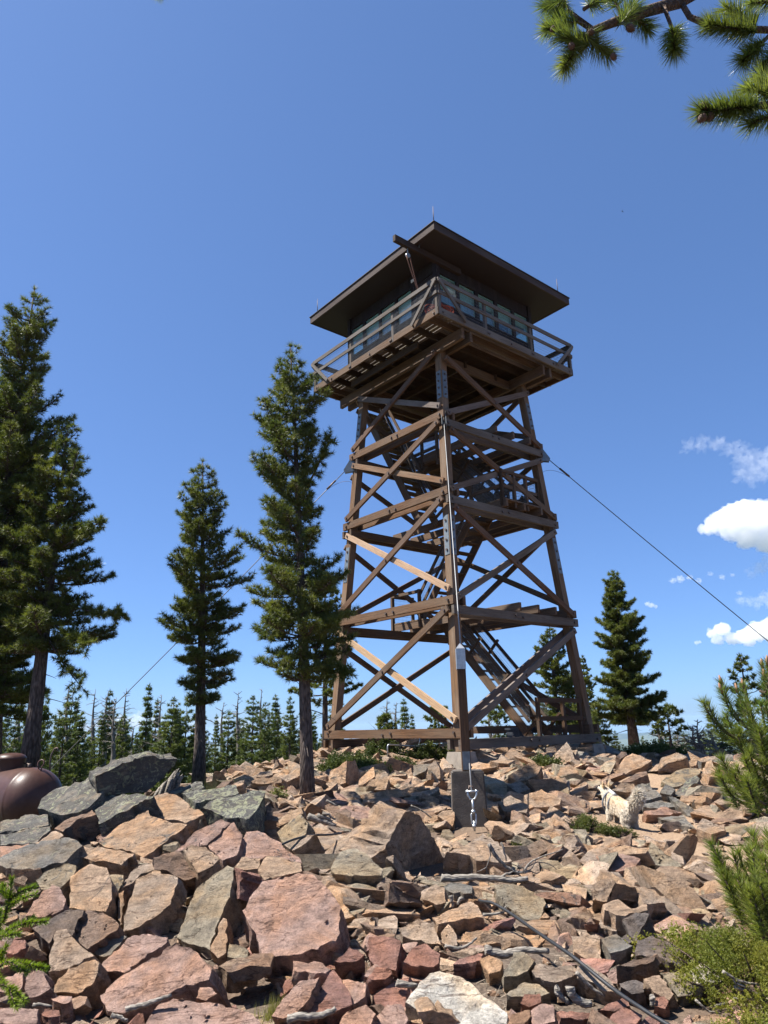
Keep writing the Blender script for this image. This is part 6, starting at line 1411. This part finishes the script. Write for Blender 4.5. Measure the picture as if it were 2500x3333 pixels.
shrub('shrub', g(1240, 2440, 20.0), .5, .7, .7, 800, 'shrub', 'green bush behind the pipe rail under the tower', 56, .07, .03, 7)
shrub('shrub', g(1312, 2500, 17.0), .34, .4, .42, 600, 'shrub', 'small dark green bush in the rocks right of the pipe rail', 57, .06, .025, 7)
shrub('shrub', g(1400, 2450, 19.5), .8, .6, .55, 900, 'shrub', 'green bush left of the near tower footing', 58, .07, .03, 7)
shrub('shrub', g(1770, 2500, 16.5), .4, .4, .3, 500, 'shrub', 'small bush left of the pointed rock at the tower foot', 59, .06, .025, 7)
shrub('shrub', g(2130, 2440, 24), 1.5, .8, .5, 900, 'needledk', 'dark low krummholz mat at the foot of the lone pine', 60, .1, .04, 7)
shrub('fir_seedling', g(1905, 2705, 9.7), .36, .28, .20, 700, 'needle', 'small dark fir seedling in the rocks left of the dog', 61, .03, .01, 7, 'seedling')
shrub('fir_seedling', g(2020, 2715, 9.6), .30, .12, .12, 330, 'needle', 'tiny green fir seedling at the feet of the dog', 62, .03, .009, 7, 'seedling')
shrub('fir_seedling', g(1690, 2755, 8.9), .14, .1, .1, 160, 'needle', 'tiny green sprig between rocks right of the dead branches', 63, .03, .009, 7, 'seedling')
shrub('pine_seedling', g(910, 2585, 11.0), .10, .1, .28, 160, 'grass', 'yellowish pine seedling left of the front pine trunk', 64, .05, .012, 7, 'seedling')
rg = random.Random(2)
def grass(px, py, Y, n, L, label, R=.08):
    p = V(g(px, py, Y)); t = empty('grass_tuft', p, label, 'grass tuft'); cr = Crown()
    for i in range(n):
        q = p+V((rg.gauss(0, R), rg.gauss(0, R*.8), -.01)); d = (V((rg.gauss(0, .35), rg.gauss(0, .35), 1))).normalized(); sd = V((1, 0, 0)) if rg.random() < .5 else V((.5, .8, 0)); l = L*rg.uniform(.5, 1.1)
        cr.v += [q+sd*.0022, q-sd*.0022, q+d*l]; k = rg.uniform(.7, 1.2); cr.c.append((k, k, k*.9))
    cr.build('blades', M['grass'], t)
grass(915, 3165, 5.05, 420, .15, 'green grass tuft below the largest pink boulder', .055)
grass(720, 2540, 13.0, 260, .45, 'dry grass at the crest between the middle and front pines', .25)
# ------------------------------------------------------------------ brown gas tank
def tank():
    m, nt, b = newmat('tank_brown_paint'); geo = nd(nt, 'NewGeometry')
    n = nd(nt, 'TexNoise', Vector=geo.outputs['Position'], Scale=5.0, Detail=8.0, Roughness=0.7); n2 = nd(nt, 'TexNoise', Vector=geo.outputs['Position'], Scale=60.0, Detail=3.0)
    nt.links.new(ramp(nt, n.outputs['Fac'], [(0.3, (.044, .021, .016)), (0.6, (.066, .033, .026)), (.8, (.10, .055, .044))]), b.inputs['Base Color'])
    b.inputs['Roughness'].default_value = .42; b.inputs['Specular IOR Level'].default_value = .25; bump(nt, b, n2.outputs['Fac'], .12, .01)
    ax = V((-.90, .436, 0)); R = .50; endp = at(165, 2585, 12.2); c0 = endp+ax*.42; c0.z = at(75, 2500, 12.4).z-R
    t = empty('gas_tank', V((c0.x, c0.y, c0.z-R)), 'rusty brown horizontal gas tank with a domed lid at the left edge', 'gas tank')
    u = ZZ; w = ax.cross(u)
    def lathe(prof_, org, axis, a, bb, n=40):
        mb = MB()
        for x, r in prof_:
            for k in range(n): an = 2*PI*k/n; mb.v.append(org+axis*x+(a*math.cos(an)+bb*math.sin(an))*r)
        for i in range(len(prof_)-1):
            for k in range(n): j = (k+1) % n; mb.face((i*n+k, i*n+j, (i+1)*n+j, (i+1)*n+k), None, (1, 1, 1), True)
        return mb
    pr = [(-.42*math.cos(q*PI/24), R*math.sin(q*PI/24)+.0005) for q in range(13)]+[(.02, R), (.035, R+.006), (.06, R+.006), (.075, R), (2.6, R)]+[(2.6+.42*math.sin(q*PI/24), R*math.cos(q*PI/24)+.0005) for q in range(1, 13)]
    lathe(pr, c0, ax, u, w).build('shell', m, t)
    dc = c0+ax*.62+ZZ*(R-.04)
    dome = [(0, .235), (.17, .235), (.185, .245), (.20, .24), (.235, .215), (.26, .16), (.275, .08), (.278, .001)]
    lathe(dome, dc, ZZ, V((1, 0, 0)), V((0, 1, 0))).build('lid', m, t)
    mb = MB(); mb.tube([dc+V((.235, -.02, .11)), dc+V((.33, -.03, .09)), c0+ax*.12+ZZ*(R+.03)], .012, 6); mb.tube([c0+ax*.15+ZZ*(R-.02), c0+ax*.15+ZZ*(R+.07)], .028, 8); mb.build('valve', M['bolt'], t)
    lp = c0-ax*.12+ZZ*(R*.955); mb = MB(); pts = [lp+V((-.02, 0, -.02))]+[lp+V((.05*math.cos(a), .02*math.sin(a), .09+.055*math.sin(a))) for a in [PI*1.3-i*PI*1.6/10 for i in range(11)]]+[lp+V((.03, -.06, -.06))]
    mb.tube(pts, .012, 6); mb.build('lifting_lug', m, t)
    for s in (.5, 2.2):
        mb = MB(); p = c0+ax*s; mb.box(V((p.x-.1, p.y-.35, p.z-R-.5)), V((p.x+.1, p.y+.35, p.z-R+.12)), (1, 1, 1)); mb.build('saddle', M['concrete'], t)
tank()
hk = empty('hooked_rod', at(163, 2530, 13), 'thin iron rod with a hooked top standing behind the brown tank', 'rod')
mb = MB(); mb.tube([at(161, 2535, 13), at(163, 2480, 13), at(168, 2455, 13), at(178, 2437, 13), at(187, 2434, 13), at(189, 2441, 13), at(182, 2446, 13)], .016, 6); mb.build('rod', M['bolt'], hk)

# ------------------------------------------------------------------ dead wood, hose
rs = random.Random(77)
def stick(l, Y, r, label, z='F', mat='drift', name='dead_branch', cat='dead wood', side=(), taper=.5):
    ox, oy, s = ZT[z]
    def P(q): return at(ox+q[0]/s, oy+q[1]/s, Y+(q[2] if len(q) > 2 else 0))
    pts = [P(q) for q in l]
    # smooth with small kinks
    fine = []
    for i in range(len(pts)-1):
        for k in range(4):
            q = pts[i].lerp(pts[i+1], k/4); fine.append(q+rvec(rs)*min(r*.25, .004)*(1 if 0 < k else 0))
    fine.append(pts[-1]); n = len(fine)
    t = empty(name, pts[0], label, cat); mb = MB(); mb.tube(fine, [r*(1-taper*i/n)*rs.uniform(.93, 1.07) for i in range(n)], 7); mb.build('stem', M[mat], t)
    if side:
        mb = MB()
        for ln, rad in side:
            p = [P(q) for q in ln]; f2 = []
            for i in range(len(p)-1): f2 += [p[i], p[i].lerp(p[i+1], .5)+rvec(rs)*rad*.8]
            f2.append(p[-1]); mb.tube(f2, [rad*(1-.7*i/len(f2)) for i in range(len(f2))], 5)
        mb.build('twig', M[mat], t)
    return t
stick([(560,372),(640,380),(800,368),(920,375),(1010,380),(1110,395),(1230,380)], 7.15, .034, 'bleached log lying below the square tan boulder under the dead branches', '5', taper=.3, side=[([(565,365),(600,350),(640,380)], .012), ([(1000,385),(1060,340),(1120,320)], .014)])
stick([(930,110),(965,180),(1010,235),(1060,290),(1130,325),(1190,330),(1250,322)], 7.2, .02, 'dark forked dead branch leaning on the square tan boulder', '5', 'snag', side=[([(1020,100),(1045,180),(1062,245)], .012), ([(925,120),(940,200),(910,290),(928,430)], .007), ([(910,292),(840,326)], .005), ([(1190,330),(1230,270),(1300,225),(1430,180),(1500,150)], .010), ([(1220,290),(1300,250),(1400,270),(1450,310)], .006), ([(1130,325),(1200,380),(1180,410)], .008), ([(1240,330),(1200,300),(1120,270),(1060,260)], .006), ([(1250,320),(1300,340),(1320,330)], .006), ([(1210,330),(1260,300),(1290,235)], .006), ([(1160,330),(1170,280),(1230,240)], .004)])
stick([(800,1462),(870,1440),(960,1447),(1060,1432),(1130,1405),(1168,1378)], 4.62, .024, 'pale driftwood stick at the bottom edge below the split red pair', '4', side=[([(1120,1410),(1165,1410)], .009)])
stick([(1130,1350),(1200,1325),(1300,1300),(1420,1255),(1540,1212)], 4.85, .019, 'long grey stick below the layered pink boulder', '3')
stick([(1000,1395),(1070,1412),(1150,1440)], 4.75, .016, 'short white stick at the bottom edge below the long grey stick', '3')
stick([(300,1300),(380,1300),(470,1312)], 4.95, .011, 'thin white stick on the litter right of the lower fir sprig', '3')
stick([(900,925),(960,950),(1050,965),(1120,948),(1200,925),(1290,935),(1390,938)], 5.5, .032, 'weathered grey log in the middle foreground above the upright tan rock', '5', side=[([(1100,950),(1180,915),(1240,910)], .012)])
stick([(590,895),(660,915),(720,912),(780,880),(835,838)], 5.6, .013, 'thin bent grey stick below the egg-shaped cream rock', '5')
stick([(215,1180),(290,1195),(375,1205)], 5.0, .024, 'pale stub of wood left of the white boulder', '5')
stick([(632,508),(640,550),(652,595)], 6.5, .018, 'short grey peg of wood above the wedge-shaped rock, left one', '5')
stick([(725,525),(700,545),(690,580)], 6.45, .018, 'short grey peg of wood above the wedge-shaped rock, right one', '5')
stick([(880,655),(960,652),(1040,640),(1060,590)], 6.05, .012, 'forked grey twig under the hose end', '5')
stick([(130,1448),(142,1500),(185,1550),(240,1575),(290,1580)], 4.75, .026, 'curved grey branch like a horn at the bottom, left of the hose', '6', taper=.2)
stick([(40,1455),(30,1490),(65,1530),(115,1575)], 4.75, .018, 'twisted pale stick left of the curved grey branch', '6', taper=.3)
stick([(765,1525),(770,1560),(765,1600)], 4.8, .016, 'stub of grey wood right of the hose near the small maroon rock', '6', taper=.2)
stick([(180,1340),(260,1420),(330,1480),(400,1525)], 4.95, .013, 'thin pale stick lying beside the hose', '6')
stick([(1310,1330),(1400,1390),(1520,1425),(1659,1445)], 4.75, .010, 'tangle of thin grey twigs under the juniper at the right edge', '6', side=[([(1400,1450),(1520,1480),(1659,1530)], .010), ([(1420,1420),(1560,1500),(1659,1500)], .007), ([(1100,1550),(1200,1640),(1300,1660)], .008), ([(1250,1600),(1400,1540),(1659,1570)], .009), ([(1330,1560),(1480,1640),(1659,1620)], .006), ([(1380,1380),(1450,1500)], .005)])
stick([(1555,570),(1600,590),(1645,612)], 10.6, .02, 'white stick right of the foot of the front pine', '2')
stick([(1390,715),(1470,740),(1560,765),(1640,800)], 9.6, .05, 'weathered grey root log in shade at the foot of the front pine', '2', side=[([(1480,700),(1540,720),(1610,780)], .03), ([(1520,680),(1580,690),(1640,740)], .025)])
stick([(1060,890),(1160,935),(1240,985),(1340,1060),(1460,1140)], 10.3, .012, 'dark bare twig lying between the great boulder and the pier', 'C', 'snag')
stick([(70,840),(110,870),(160,890)], 11.0, .018, 'pale stick on the ground right of the front pine, near the crest', 'C')
def stump():
    t = empty('broken_stump', at(555, 2550, 9.6), 'splintered silver-grey stump behind the overhanging lichen boulder', 'stump'); mb = MB()
    ox, oy, s = ZT['1']
    for i in range(26):
        f = i/25; a = at(ox+(1400+180*f+rs.uniform(-25, 25))/s, oy+(470-20*f)/s, 9.6+rs.uniform(-.12, .12)); tipx = 1490+160*f; tipy = 400-110*math.sin(f*2.2)**2+rs.uniform(-15, 45)
        b_ = at(ox+tipx/s, oy+tipy/s, 9.6+rs.uniform(-.08, .08)); mb.tube([a-ZZ*.15, a.lerp(b_, .6)+rvec(rs)*.01, b_], [.035, .026, .004], 5)
    mb.build('wood', M['drift'], t)
stump()
def hose(px, label, r, name):
    pts = [at(*q) for q in px]; f = []
    for i in range(len(pts)-1):
        p0, p1, p2, p3 = pts[max(i-1, 0)], pts[i], pts[i+1], pts[min(i+2, len(pts)-1)]
        for k in range(6):
            u = k/6; f.append(.5*((2*p1)+(p2-p0)*u+(2*p0-5*p1+4*p2-p3)*u*u+(3*p1-p0-3*p2+p3)*u**3))
    f.append(pts[-1]); t = empty(name, pts[0], label, 'hose'); mb = MB(); mb.tube(f, r, 10); mb.build('pipe', M['blackpipe'], t)
hose([(1560,2930,6.25),(1572,2934,6.2),(1605,2940,6.1),(1660,2972,5.9),(1740,3028,5.55),(1850,3103,5.15),(1920,3158,4.95),(2000,3222,4.75),(2100,3290,4.5),(2200,3352,4.3),(2300,3420,4.1)], 'thick black water hose running down to the bottom right', .0115, 'water_hose')
hose([(880,2765,7.7),(915,2750,7.8),(960,2731,7.9),(1015,2719,8.0),(1070,2717,8.2),(1110,2712,8.5)], 'black cable draped over rocks left of the great boulder', .011, 'black_cable')

# dry litter in the foreground, one countless spread
def litter():
    r = random.Random(19); cr = Crown()
    for i in range(9000):
        y = 4.15+2.2*r.random()**1.3; x = r.uniform(-.56, .56)*y
        if noise.noise(V((x*1.1, y*1.6, 4))) < -.05: continue
        p = V((x, y, gz(x, y)+r.uniform(.005, .03))); a = r.uniform(0, 6.28); d = V((math.cos(a), math.sin(a), r.uniform(-.1, .35))).normalized(); sd = d.cross(ZZ).normalized(); L = r.uniform(.02, .075) if r.random() < .9 else r.uniform(.08, .18); w = r.uniform(.0015, .0035)
        k = r.choice((.35, .5, .7, 1.0, 1.5)); c = (k, k*.9, k*.78)
        cr.v += [p-d*L/2+sd*w, p-d*L/2-sd*w, p+d*L/2+sd*w*.4]; cr.c.append(c)
        cr.v += [p-d*L/2-sd*w, p+d*L/2-sd*w*.6+ZZ*.001, p+d*L/2+sd*w*.4]; cr.c.append(c)
    m, nt, b = newmat('litter_twigs'); a = nd(nt, 'Attribute', p_attribute_name='tone'); nt.links.new(mixc(nt, 1.0, a.outputs['Color'], (.30, .27, .23), 'MULTIPLY'), b.inputs['Base Color']); b.inputs['Roughness'].default_value = .9
    o = cr.build('forest_litter', m); tag(o, 'dry twigs and needle litter strewn over the foreground soil', 'litter', None, 'stuff')
litter()

# ------------------------------------------------------------------ dog
def dog():
    foot = at(2053, 2722, 10.45)
    P = [(-.24, 0, .43, .14), (-.04, 0, .445, .145), (.16, 0, .44, .16), (.27, 0, .53, .13), (.345, 0, .635, .092), (.41, 0, .655, .072), (.475, 0, .625, .045), (.515, 0, .612, .036)]
    E_ = [(i, i+1) for i in range(7)]
    for s in (1, -1):
        n = len(P); P += [(-.23, .085*s, .32, .095), (-.215, .095*s, .24, .07), (-.325, .095*s, .155, .036), (-.30, .095*s, .05, .032), (-.255, .095*s, .028, .034)]; E_ += [(0, n), (n, n+1), (n+1, n+2), (n+2, n+3), (n+3, n+4)]
        n = len(P); P += [(.155, .085*s, .32, .075), (.135, .092*s, .23, .05), (.165, .092*s, .12, .036), (.16, .092*s, .045, .033), (.20, .092*s, .026, .034)]; E_ += [(2, n), (n, n+1), (n+1, n+2), (n+2, n+3), (n+3, n+4)]
    n = len(P); P += [(-.33, 0, .52, .06), (-.40, -.03, .60, .085), (-.42, -.06, .68, .09), (-.37, -.09, .74, .075), (-.30, -.10, .73, .05)]; E_ += [(0, n), (n, n+1), (n+1, n+2), (n+2, n+3), (n+3, n+4)]
    me = bpy.data.meshes.new('dog_skel'); me.from_pydata([p[:3] for p in P], E_, []); o = bpy.data.objects.new('dog_skel', me); C.objects.link(o)
    o.modifiers.new('skin', 'SKIN')
    if not me.skin_vertices: 
        bm = bmesh.new(); bm.from_mesh(me); bm.verts.layers.skin.verify(); bm.to_mesh(me); bm.free()
    for sv, p in zip(me.skin_vertices[0].data, P): sv.radius = (p[3]*.9, p[3]*.9)
    me.skin_vertices[0].data[0].use_root = True
    ss = o.modifiers.new('sub', 'SUBSURF'); ss.levels = 2
    dg = bpy.context.evaluated_depsgraph_get(); ev = bpy.data.meshes.new_from_object(o.evaluated_get(dg)); bpy.data.objects.remove(o)
    bm = bmesh.new(); bm.from_mesh(ev)
    for s in (1, -1):      # upright pointed ears
        b0 = V((.335, .05*s, .70)); vs = [bm.verts.new(b0+V(q)) for q in ((-.012, -.028*s, -.01), (-.02, .03*s, -.02), (.03, .012*s, -.01), (-.012, .022*s, .095))]
        for f in ((0, 1, 3), (1, 2, 3), (2, 0, 3), (0, 2, 1)): bm.faces.new([vs[i] for i in f])
    bmesh.ops.recalc_face_normals(bm, faces=bm.faces[:])
    head = V((-.42, .907, 0)).normalized(); side = ZZ.cross(head); pit = math.radians(9)
    Rm = Matrix((head, side, ZZ)).transposed() @ Matrix.Rotation(-pit, 3, 'Y')
    SC_ = .80; rear = Rm @ V((-.28, .0, .02))*SC_; base = foot-rear
    local = [v.co.copy() for v in bm.verts]
    def colr(p):
        tanv, wh = V((.54, .385, .215)), V((.64, .575, .475))
        k = 0.0
        if p.z > .40 and -.22 < p.x < .2: k = min(1, (p.z-.40)*7)*(.55+.45*noise.noise(p*9))+.12
        if .30 < p.x < .42 and p.z > .66: k = .5
        if p.z > .72 and p.x > .3: k = .9
        if -.15 < p.x < .1 and .3 < p.z < .42: k = .25
        return wh.lerp(tanv, max(0, min(1, k)))
    for v in bm.verts: v.co = Rm @ (v.co*SC_)+base
    bm.normal_update()
    cl = bm.loops.layers.float_color.new('tone')
    for f in bm.faces:
        f.smooth = True
        for lp in f.loops: c = colr(local[lp.vert.index]); lp[cl] = (c.x, c.y, c.z, 1)
    m, nt, b = newmat('dog_fur'); a = nd(nt, 'Attribute', p_attribute_name='tone'); nt.links.new(a.outputs['Color'], b.inputs['Base Color']); b.inputs['Roughness'].default_value = .8; b.inputs['Specular IOR Level'].default_value = .2
    out = nt.nodes['Material Output']; tl_ = nd(nt, 'BsdfTranslucent'); nt.links.new(a.outputs['Color'], tl_.inputs['Color']); mx = nd(nt, 'MixShader', **{'0': .35}); nt.links.new(b.outputs[0], mx.inputs[1]); nt.links.new(tl_.outputs[0], mx.inputs[2]); nt.links.new(mx.outputs[0], out.inputs['Surface'])
    t = empty('dog', base, 'fluffy cream and white dog with a curled tail walking up the sandy path', 'dog')
    cr = Crown(); r = random.Random(6)
    bm.verts.index_update()
    dn = Rm @ V((-.75, 0, -.55))
    for f in bm.faces:
        ar = f.calc_area(); n_ = ar*17000; n_ = int(n_)+(r.random() < n_-int(n_)); lc = sum((local[v.index] for v in f.verts), V())/len(f.verts)
        if lc.x > .44: continue
        tail = lc.x < -.30 and lc.z > .46; L = .06 if tail else .05 if (lc.x < -.14 and .22 < lc.z < .45) else .022 if lc.z < .2 else .045
        for _ in range(n_):
            ws = [r.random() for v in f.verts]; sw = sum(ws); p = sum((v.co*w for v, w in zip(f.verts, ws)), V())/sw
            d = (f.normal*(.6 if tail else .2)+dn*(.35 if tail else 1.0)+rvec(r)*.18).normalized(); sd = d.cross(rvec(r)).normalized(); l = L*r.uniform(.6, 1.2); w_ = .007 if tail else .006
            cr.v += [p+sd*w_, p-sd*w_, p+d*l]; c = colr(lc)*r.uniform(.9, 1.03); cr.c.append((c.x, c.y, c.z))
    mesh = bpy.data.meshes.new('body'); bm.to_mesh(mesh); bm.free(); mesh.materials.append(m)
    bo = bpy.data.objects.new('body', mesh); C.objects.link(bo); bo.parent = t; bo.matrix_parent_inverse = Matrix.Translation(-base)
    cr.build('fur', m, t)
    X = lambda q: Rm @ (V(q)*SC_)+base
    mb = MB(); mb.tube([X((.215+.02*math.cos(a)*0, .165*math.sin(a), .47+.168*math.cos(a)-.02)) for a in [i*2*PI/24 for i in range(25)]], .013, 6); mb.tube([X((.10, .152*math.sin(a), .435+.155*math.cos(a))) for a in [i*2*PI/24 for i in range(25)]], .012, 6); mb.build('harness', plain('harness_grey', (.16, .17, .18), .8), t)
    mb = MB(); mb.tube([X((.09, 0, .605)), X((.22, 0, .635))], .022, 6); mb.build('harness_patch', M['white'], t)
    mb = MB()
    for s in (1, -1): mb.tube([X((.425, .045*s, .685)), X((.44, .05*s, .685))], .011, 8)
    mb.build('eye', M['blackpipe'], t); mb = MB(); mb.tube([X((.535, 0, .622)), X((.555, 0, .622))], .017, 8); mb.build('nose', M['blackpipe'], t)
dog()
# tiny bird far up in the sky
bp = at(2026, 688, 75); t = empty('bird', bp, 'tiny dark bird high in the blue sky right of the tower', 'bird')
mb = MB(); d = V((.75, 0, -.66)); mb.tube([bp-d*.13, bp-d*.06, bp+d*.07, bp+d*.16], [.01, .045, .04, .005], 6); mb.build('body', M['darkbox'], t)
mb = MB()
for s in (-1, 1): mb.tri(bp-d*.04, bp+d*.05, bp+V((s*.06, s*.24, .09))); 
mb.build('wing', M['darkbox'], t)
# ------------------------------------------------------------------ clouds
def cloud(blobs, D, dens, label, seed, amp=.35, flat=None, cat='cloud', pale=1.0, nscale=1.0):
    bm = bmesh.new(); mpx = D/FPX
    for (px, py, rad) in blobs:
        p = at(px, py, D*.9); p = p.normalized()*D; R = rad*mpx
        mt = Matrix.Translation(p) @ Matrix.Diagonal((1, 1.0, .8, 1)); bmesh.ops.create_icosphere(bm, subdivisions=3, radius=R, matrix=mt)
    me = bpy.data.meshes.new('cloud'); bm.to_mesh(me); bm.free(); o = bpy.data.objects.new('cloud', me); C.objects.link(o)
    md = o.modifiers.new('r', 'REMESH'); md.mode = 'VOXEL'; rmin = min(b[2] for b in blobs)*mpx; md.voxel_size = max(rmin*.14, 2.0)
    dg = bpy.context.evaluated_depsgraph_get(); ev = bpy.data.meshes.new_from_object(o.evaluated_get(dg)); bpy.data.objects.remove(o)
    bm = bmesh.new(); bm.from_mesh(ev); bm.normal_update(); rav = sum(b[2] for b in blobs)/len(blobs)*mpx
    for v in bm.verts:
        q = v.co/rav; n = abs(noise.fractal(q*1.5+V((seed, 0, 0)), 1.0, 2.0, 6)); n2 = noise.fractal(q*5.0, 1.0, 2.0, 4)
        v.co += v.normal*rav*amp*(n*1.1-.25+.25*n2)
    c = sum((v.co for v in bm.verts), V())/len(bm.verts)
    for v in bm.verts: v.co -= c
    me = bpy.data.meshes.new('cloud'); bm.to_mesh(me); bm.free(); me.polygons.foreach_set('use_smooth', [True]*len(me.polygons))
    m = bpy.data.materials.new('cloud_vapour'); m.use_nodes = True; nt = m.node_tree; nt.nodes.clear()
    out = nt.nodes.new('ShaderNodeOutputMaterial'); tc = nd(nt, 'TexCoord')
    n = nd(nt, 'TexNoise', Vector=tc.outputs['Object'], Scale=nscale/rav, Detail=6.0, Roughness=.65)
    f = ramp(nt, n.outputs['Fac'], [(0.40, 0.0), (0.62, 1.0)]) if nscale > 1 else ramp(nt, n.outputs['Fac'], [(0.25, 0.15), (0.5, 1.0)])
    vs = nd(nt, 'VolumeScatter', Color=(pale, pale, pale, 1), Density=mth(nt, 'MULTIPLY', f, dens), Anisotropy=0.2)
    nt.links.new(vs.outputs[0], out.inputs['Volume']); me.materials.append(m)
    o = bpy.data.objects.new('cloud', me); C.objects.link(o); o.location = c; tag(o, label, cat); return o
Dc = 9000
cloud([(2298,1722,20),(2330,1706,32),(2368,1690,44),(2420,1678,56),(2480,1684,62),(2545,1690,70),(2610,1700,60),(2390,1728,38),(2440,1745,44),(2500,1760,42),(2560,1760,50)], Dc, .009, 'big bright white cumulus cut off by the right edge, above the guy cable', 1.0)
cloud([(2318,2062,16),(2350,2048,24),(2336,2082,18),(2385,2078,22),(2425,2072,28),(2465,2056,34),(2520,2050,44),(2580,2060,44),(2440,2090,16)], Dc, .011, 'smaller flat-based cumulus at the right edge behind the guy cable', 2.0)
cloud([(2240,1455,22),(2290,1445,26),(2340,1445,24),(2390,1460,26),(2430,1490,40),(2480,1520,52),(2440,1540,40),(2540,1500,60)], Dc, .0016, 'thin veil of torn cloud high at the right edge', 3.0, .7, nscale=1.6)
cloud([(2470,1850,22),(2510,1830,30),(2450,1868,16),(2500,1945,26),(2460,1960,20),(2420,1955,14),(2540,1960,40)], Dc, .0035, 'ragged wisps of cloud at the right edge between the two cumulus', 4.0, .7, nscale=1.5)
cloud([(2190,1890,10),(2215,1884,12),(2245,1880,9),(2275,1890,9)], Dc, .010, 'small torn cloud puff crossed by the right guy cable', 5.0, .8, nscale=1.5)
cloud([(2108,1966,8),(2120,1970,9),(2135,1974,6)], Dc, .010, 'tiny cloud puff above and right of the lone pine', 6.0, .6)
cloud([(2268,2092,7),(2277,2090,6)], Dc, .010, 'tiny cloud puff left of the flat-based cumulus', 7.0, .6)
cloud([(2312,1868,8),(2350,1878,9),(2385,1872,7),(2408,1930,8)], Dc, .008, 'row of faint cloud flecks below the big cumulus', 8.0, .7, nscale=1.5)
cloud([(205,2098,9),(235,2092,11),(265,2090,9),(285,2088,6)], Dc, .006, 'faint cloud streak beside the ragged pine on the left', 9.0, .7, nscale=1.5)
cloud([(330,1833,5),(342,1834,4)], Dc, .006, 'faint cloud fleck left of the medium pine', 10.0, .6)
cloud([(330,2360,22),(390,2350,26),(450,2345,28),(510,2350,24),(570,2360,22),(630,2365,20),(270,2370,20),(720,2350,20),(800,2365,24),(880,2370,20)], 14000, .0015, 'low white cloud bank on the left horizon behind the wood', 11.0, .5)

# thin mountain air round the whole scene
hm = bpy.data.materials.new('haze_air'); hm.use_nodes = True; nt = hm.node_tree; nt.nodes.clear()
out = nt.nodes.new('ShaderNodeOutputMaterial'); pv = nt.nodes.new('ShaderNodeVolumePrincipled'); pv.inputs['Color'].default_value = (.50, .72, 1.0, 1); pv.inputs['Density'].default_value = 3.2e-5; pv.inputs['Anisotropy'].default_value = .1
nt.links.new(pv.outputs[0], out.inputs['Volume'])
bm = bmesh.new(); bmesh.ops.create_cube(bm, size=1.0)
for v in bm.verts: v.co = V((v.co.x*36000, 9600+v.co.y*20000, -340+v.co.z*760))
me = bpy.data.meshes.new('haze'); bm.to_mesh(me); bm.free(); me.materials.append(hm); hz_ = bpy.data.objects.new('haze', me); C.objects.link(hz_); hz_['kind'] = 'stuff'

# ------------------------------------------------------------------ sun and sky
EL, AZ = math.radians(59), math.radians(-91)     # sun high on the left; AZ clockwise from +Y
sd = V((math.cos(EL)*math.sin(AZ), math.cos(EL)*math.cos(AZ), math.sin(EL)))
ld = bpy.data.lights.new('sun', 'SUN'); ld.energy = 5.0; ld.angle = math.radians(.53); ld.color = (1.0, .95, .88)
lo = bpy.data.objects.new('sun', ld); C.objects.link(lo); lo.rotation_euler = sd.to_track_quat('Z', 'Y').to_euler(); lo.location = sd*80
w = bpy.data.worlds.new('World'); sc.world = w; w.use_nodes = True; nt = w.node_tree
sky = nt.nodes.new('ShaderNodeTexSky'); sky.sky_type = 'NISHITA'; sky.sun_disc = False; sky.sun_elevation = EL; sky.sun_rotation = AZ
sky.altitude = 3000; sky.air_density = 1.0; sky.dust_density = 6.0; sky.ozone_density = 6.0
gm = nd(nt, 'Gamma', Color=sky.outputs[0], Gamma=.70)
bg = nt.nodes['Background']; nt.links.new(mixc(nt, 1.0, gm.outputs[0], (0.681, 0.898, 1.224), 'MULTIPLY'), bg.inputs['Color']); bg.inputs['Strength'].default_value = .1

sc.render.engine = 'CYCLES'
sc.cycles.max_bounces = 24; sc.cycles.diffuse_bounces = 2; sc.cycles.glossy_bounces = 3; sc.cycles.transmission_bounces = 4; sc.cycles.transparent_max_bounces = 10; sc.cycles.volume_bounces = 24
sc.cycles.volume_step_rate = 1.0; sc.cycles.volume_max_steps = 96
sc.cycles.use_denoising = True
sc.view_settings.view_transform = 'Standard'; sc.view_settings.look = 'None'; sc.view_settings.exposure = 1.35; sc.view_settings.gamma = 1.0; sc.view_settings.use_curve_mapping = False
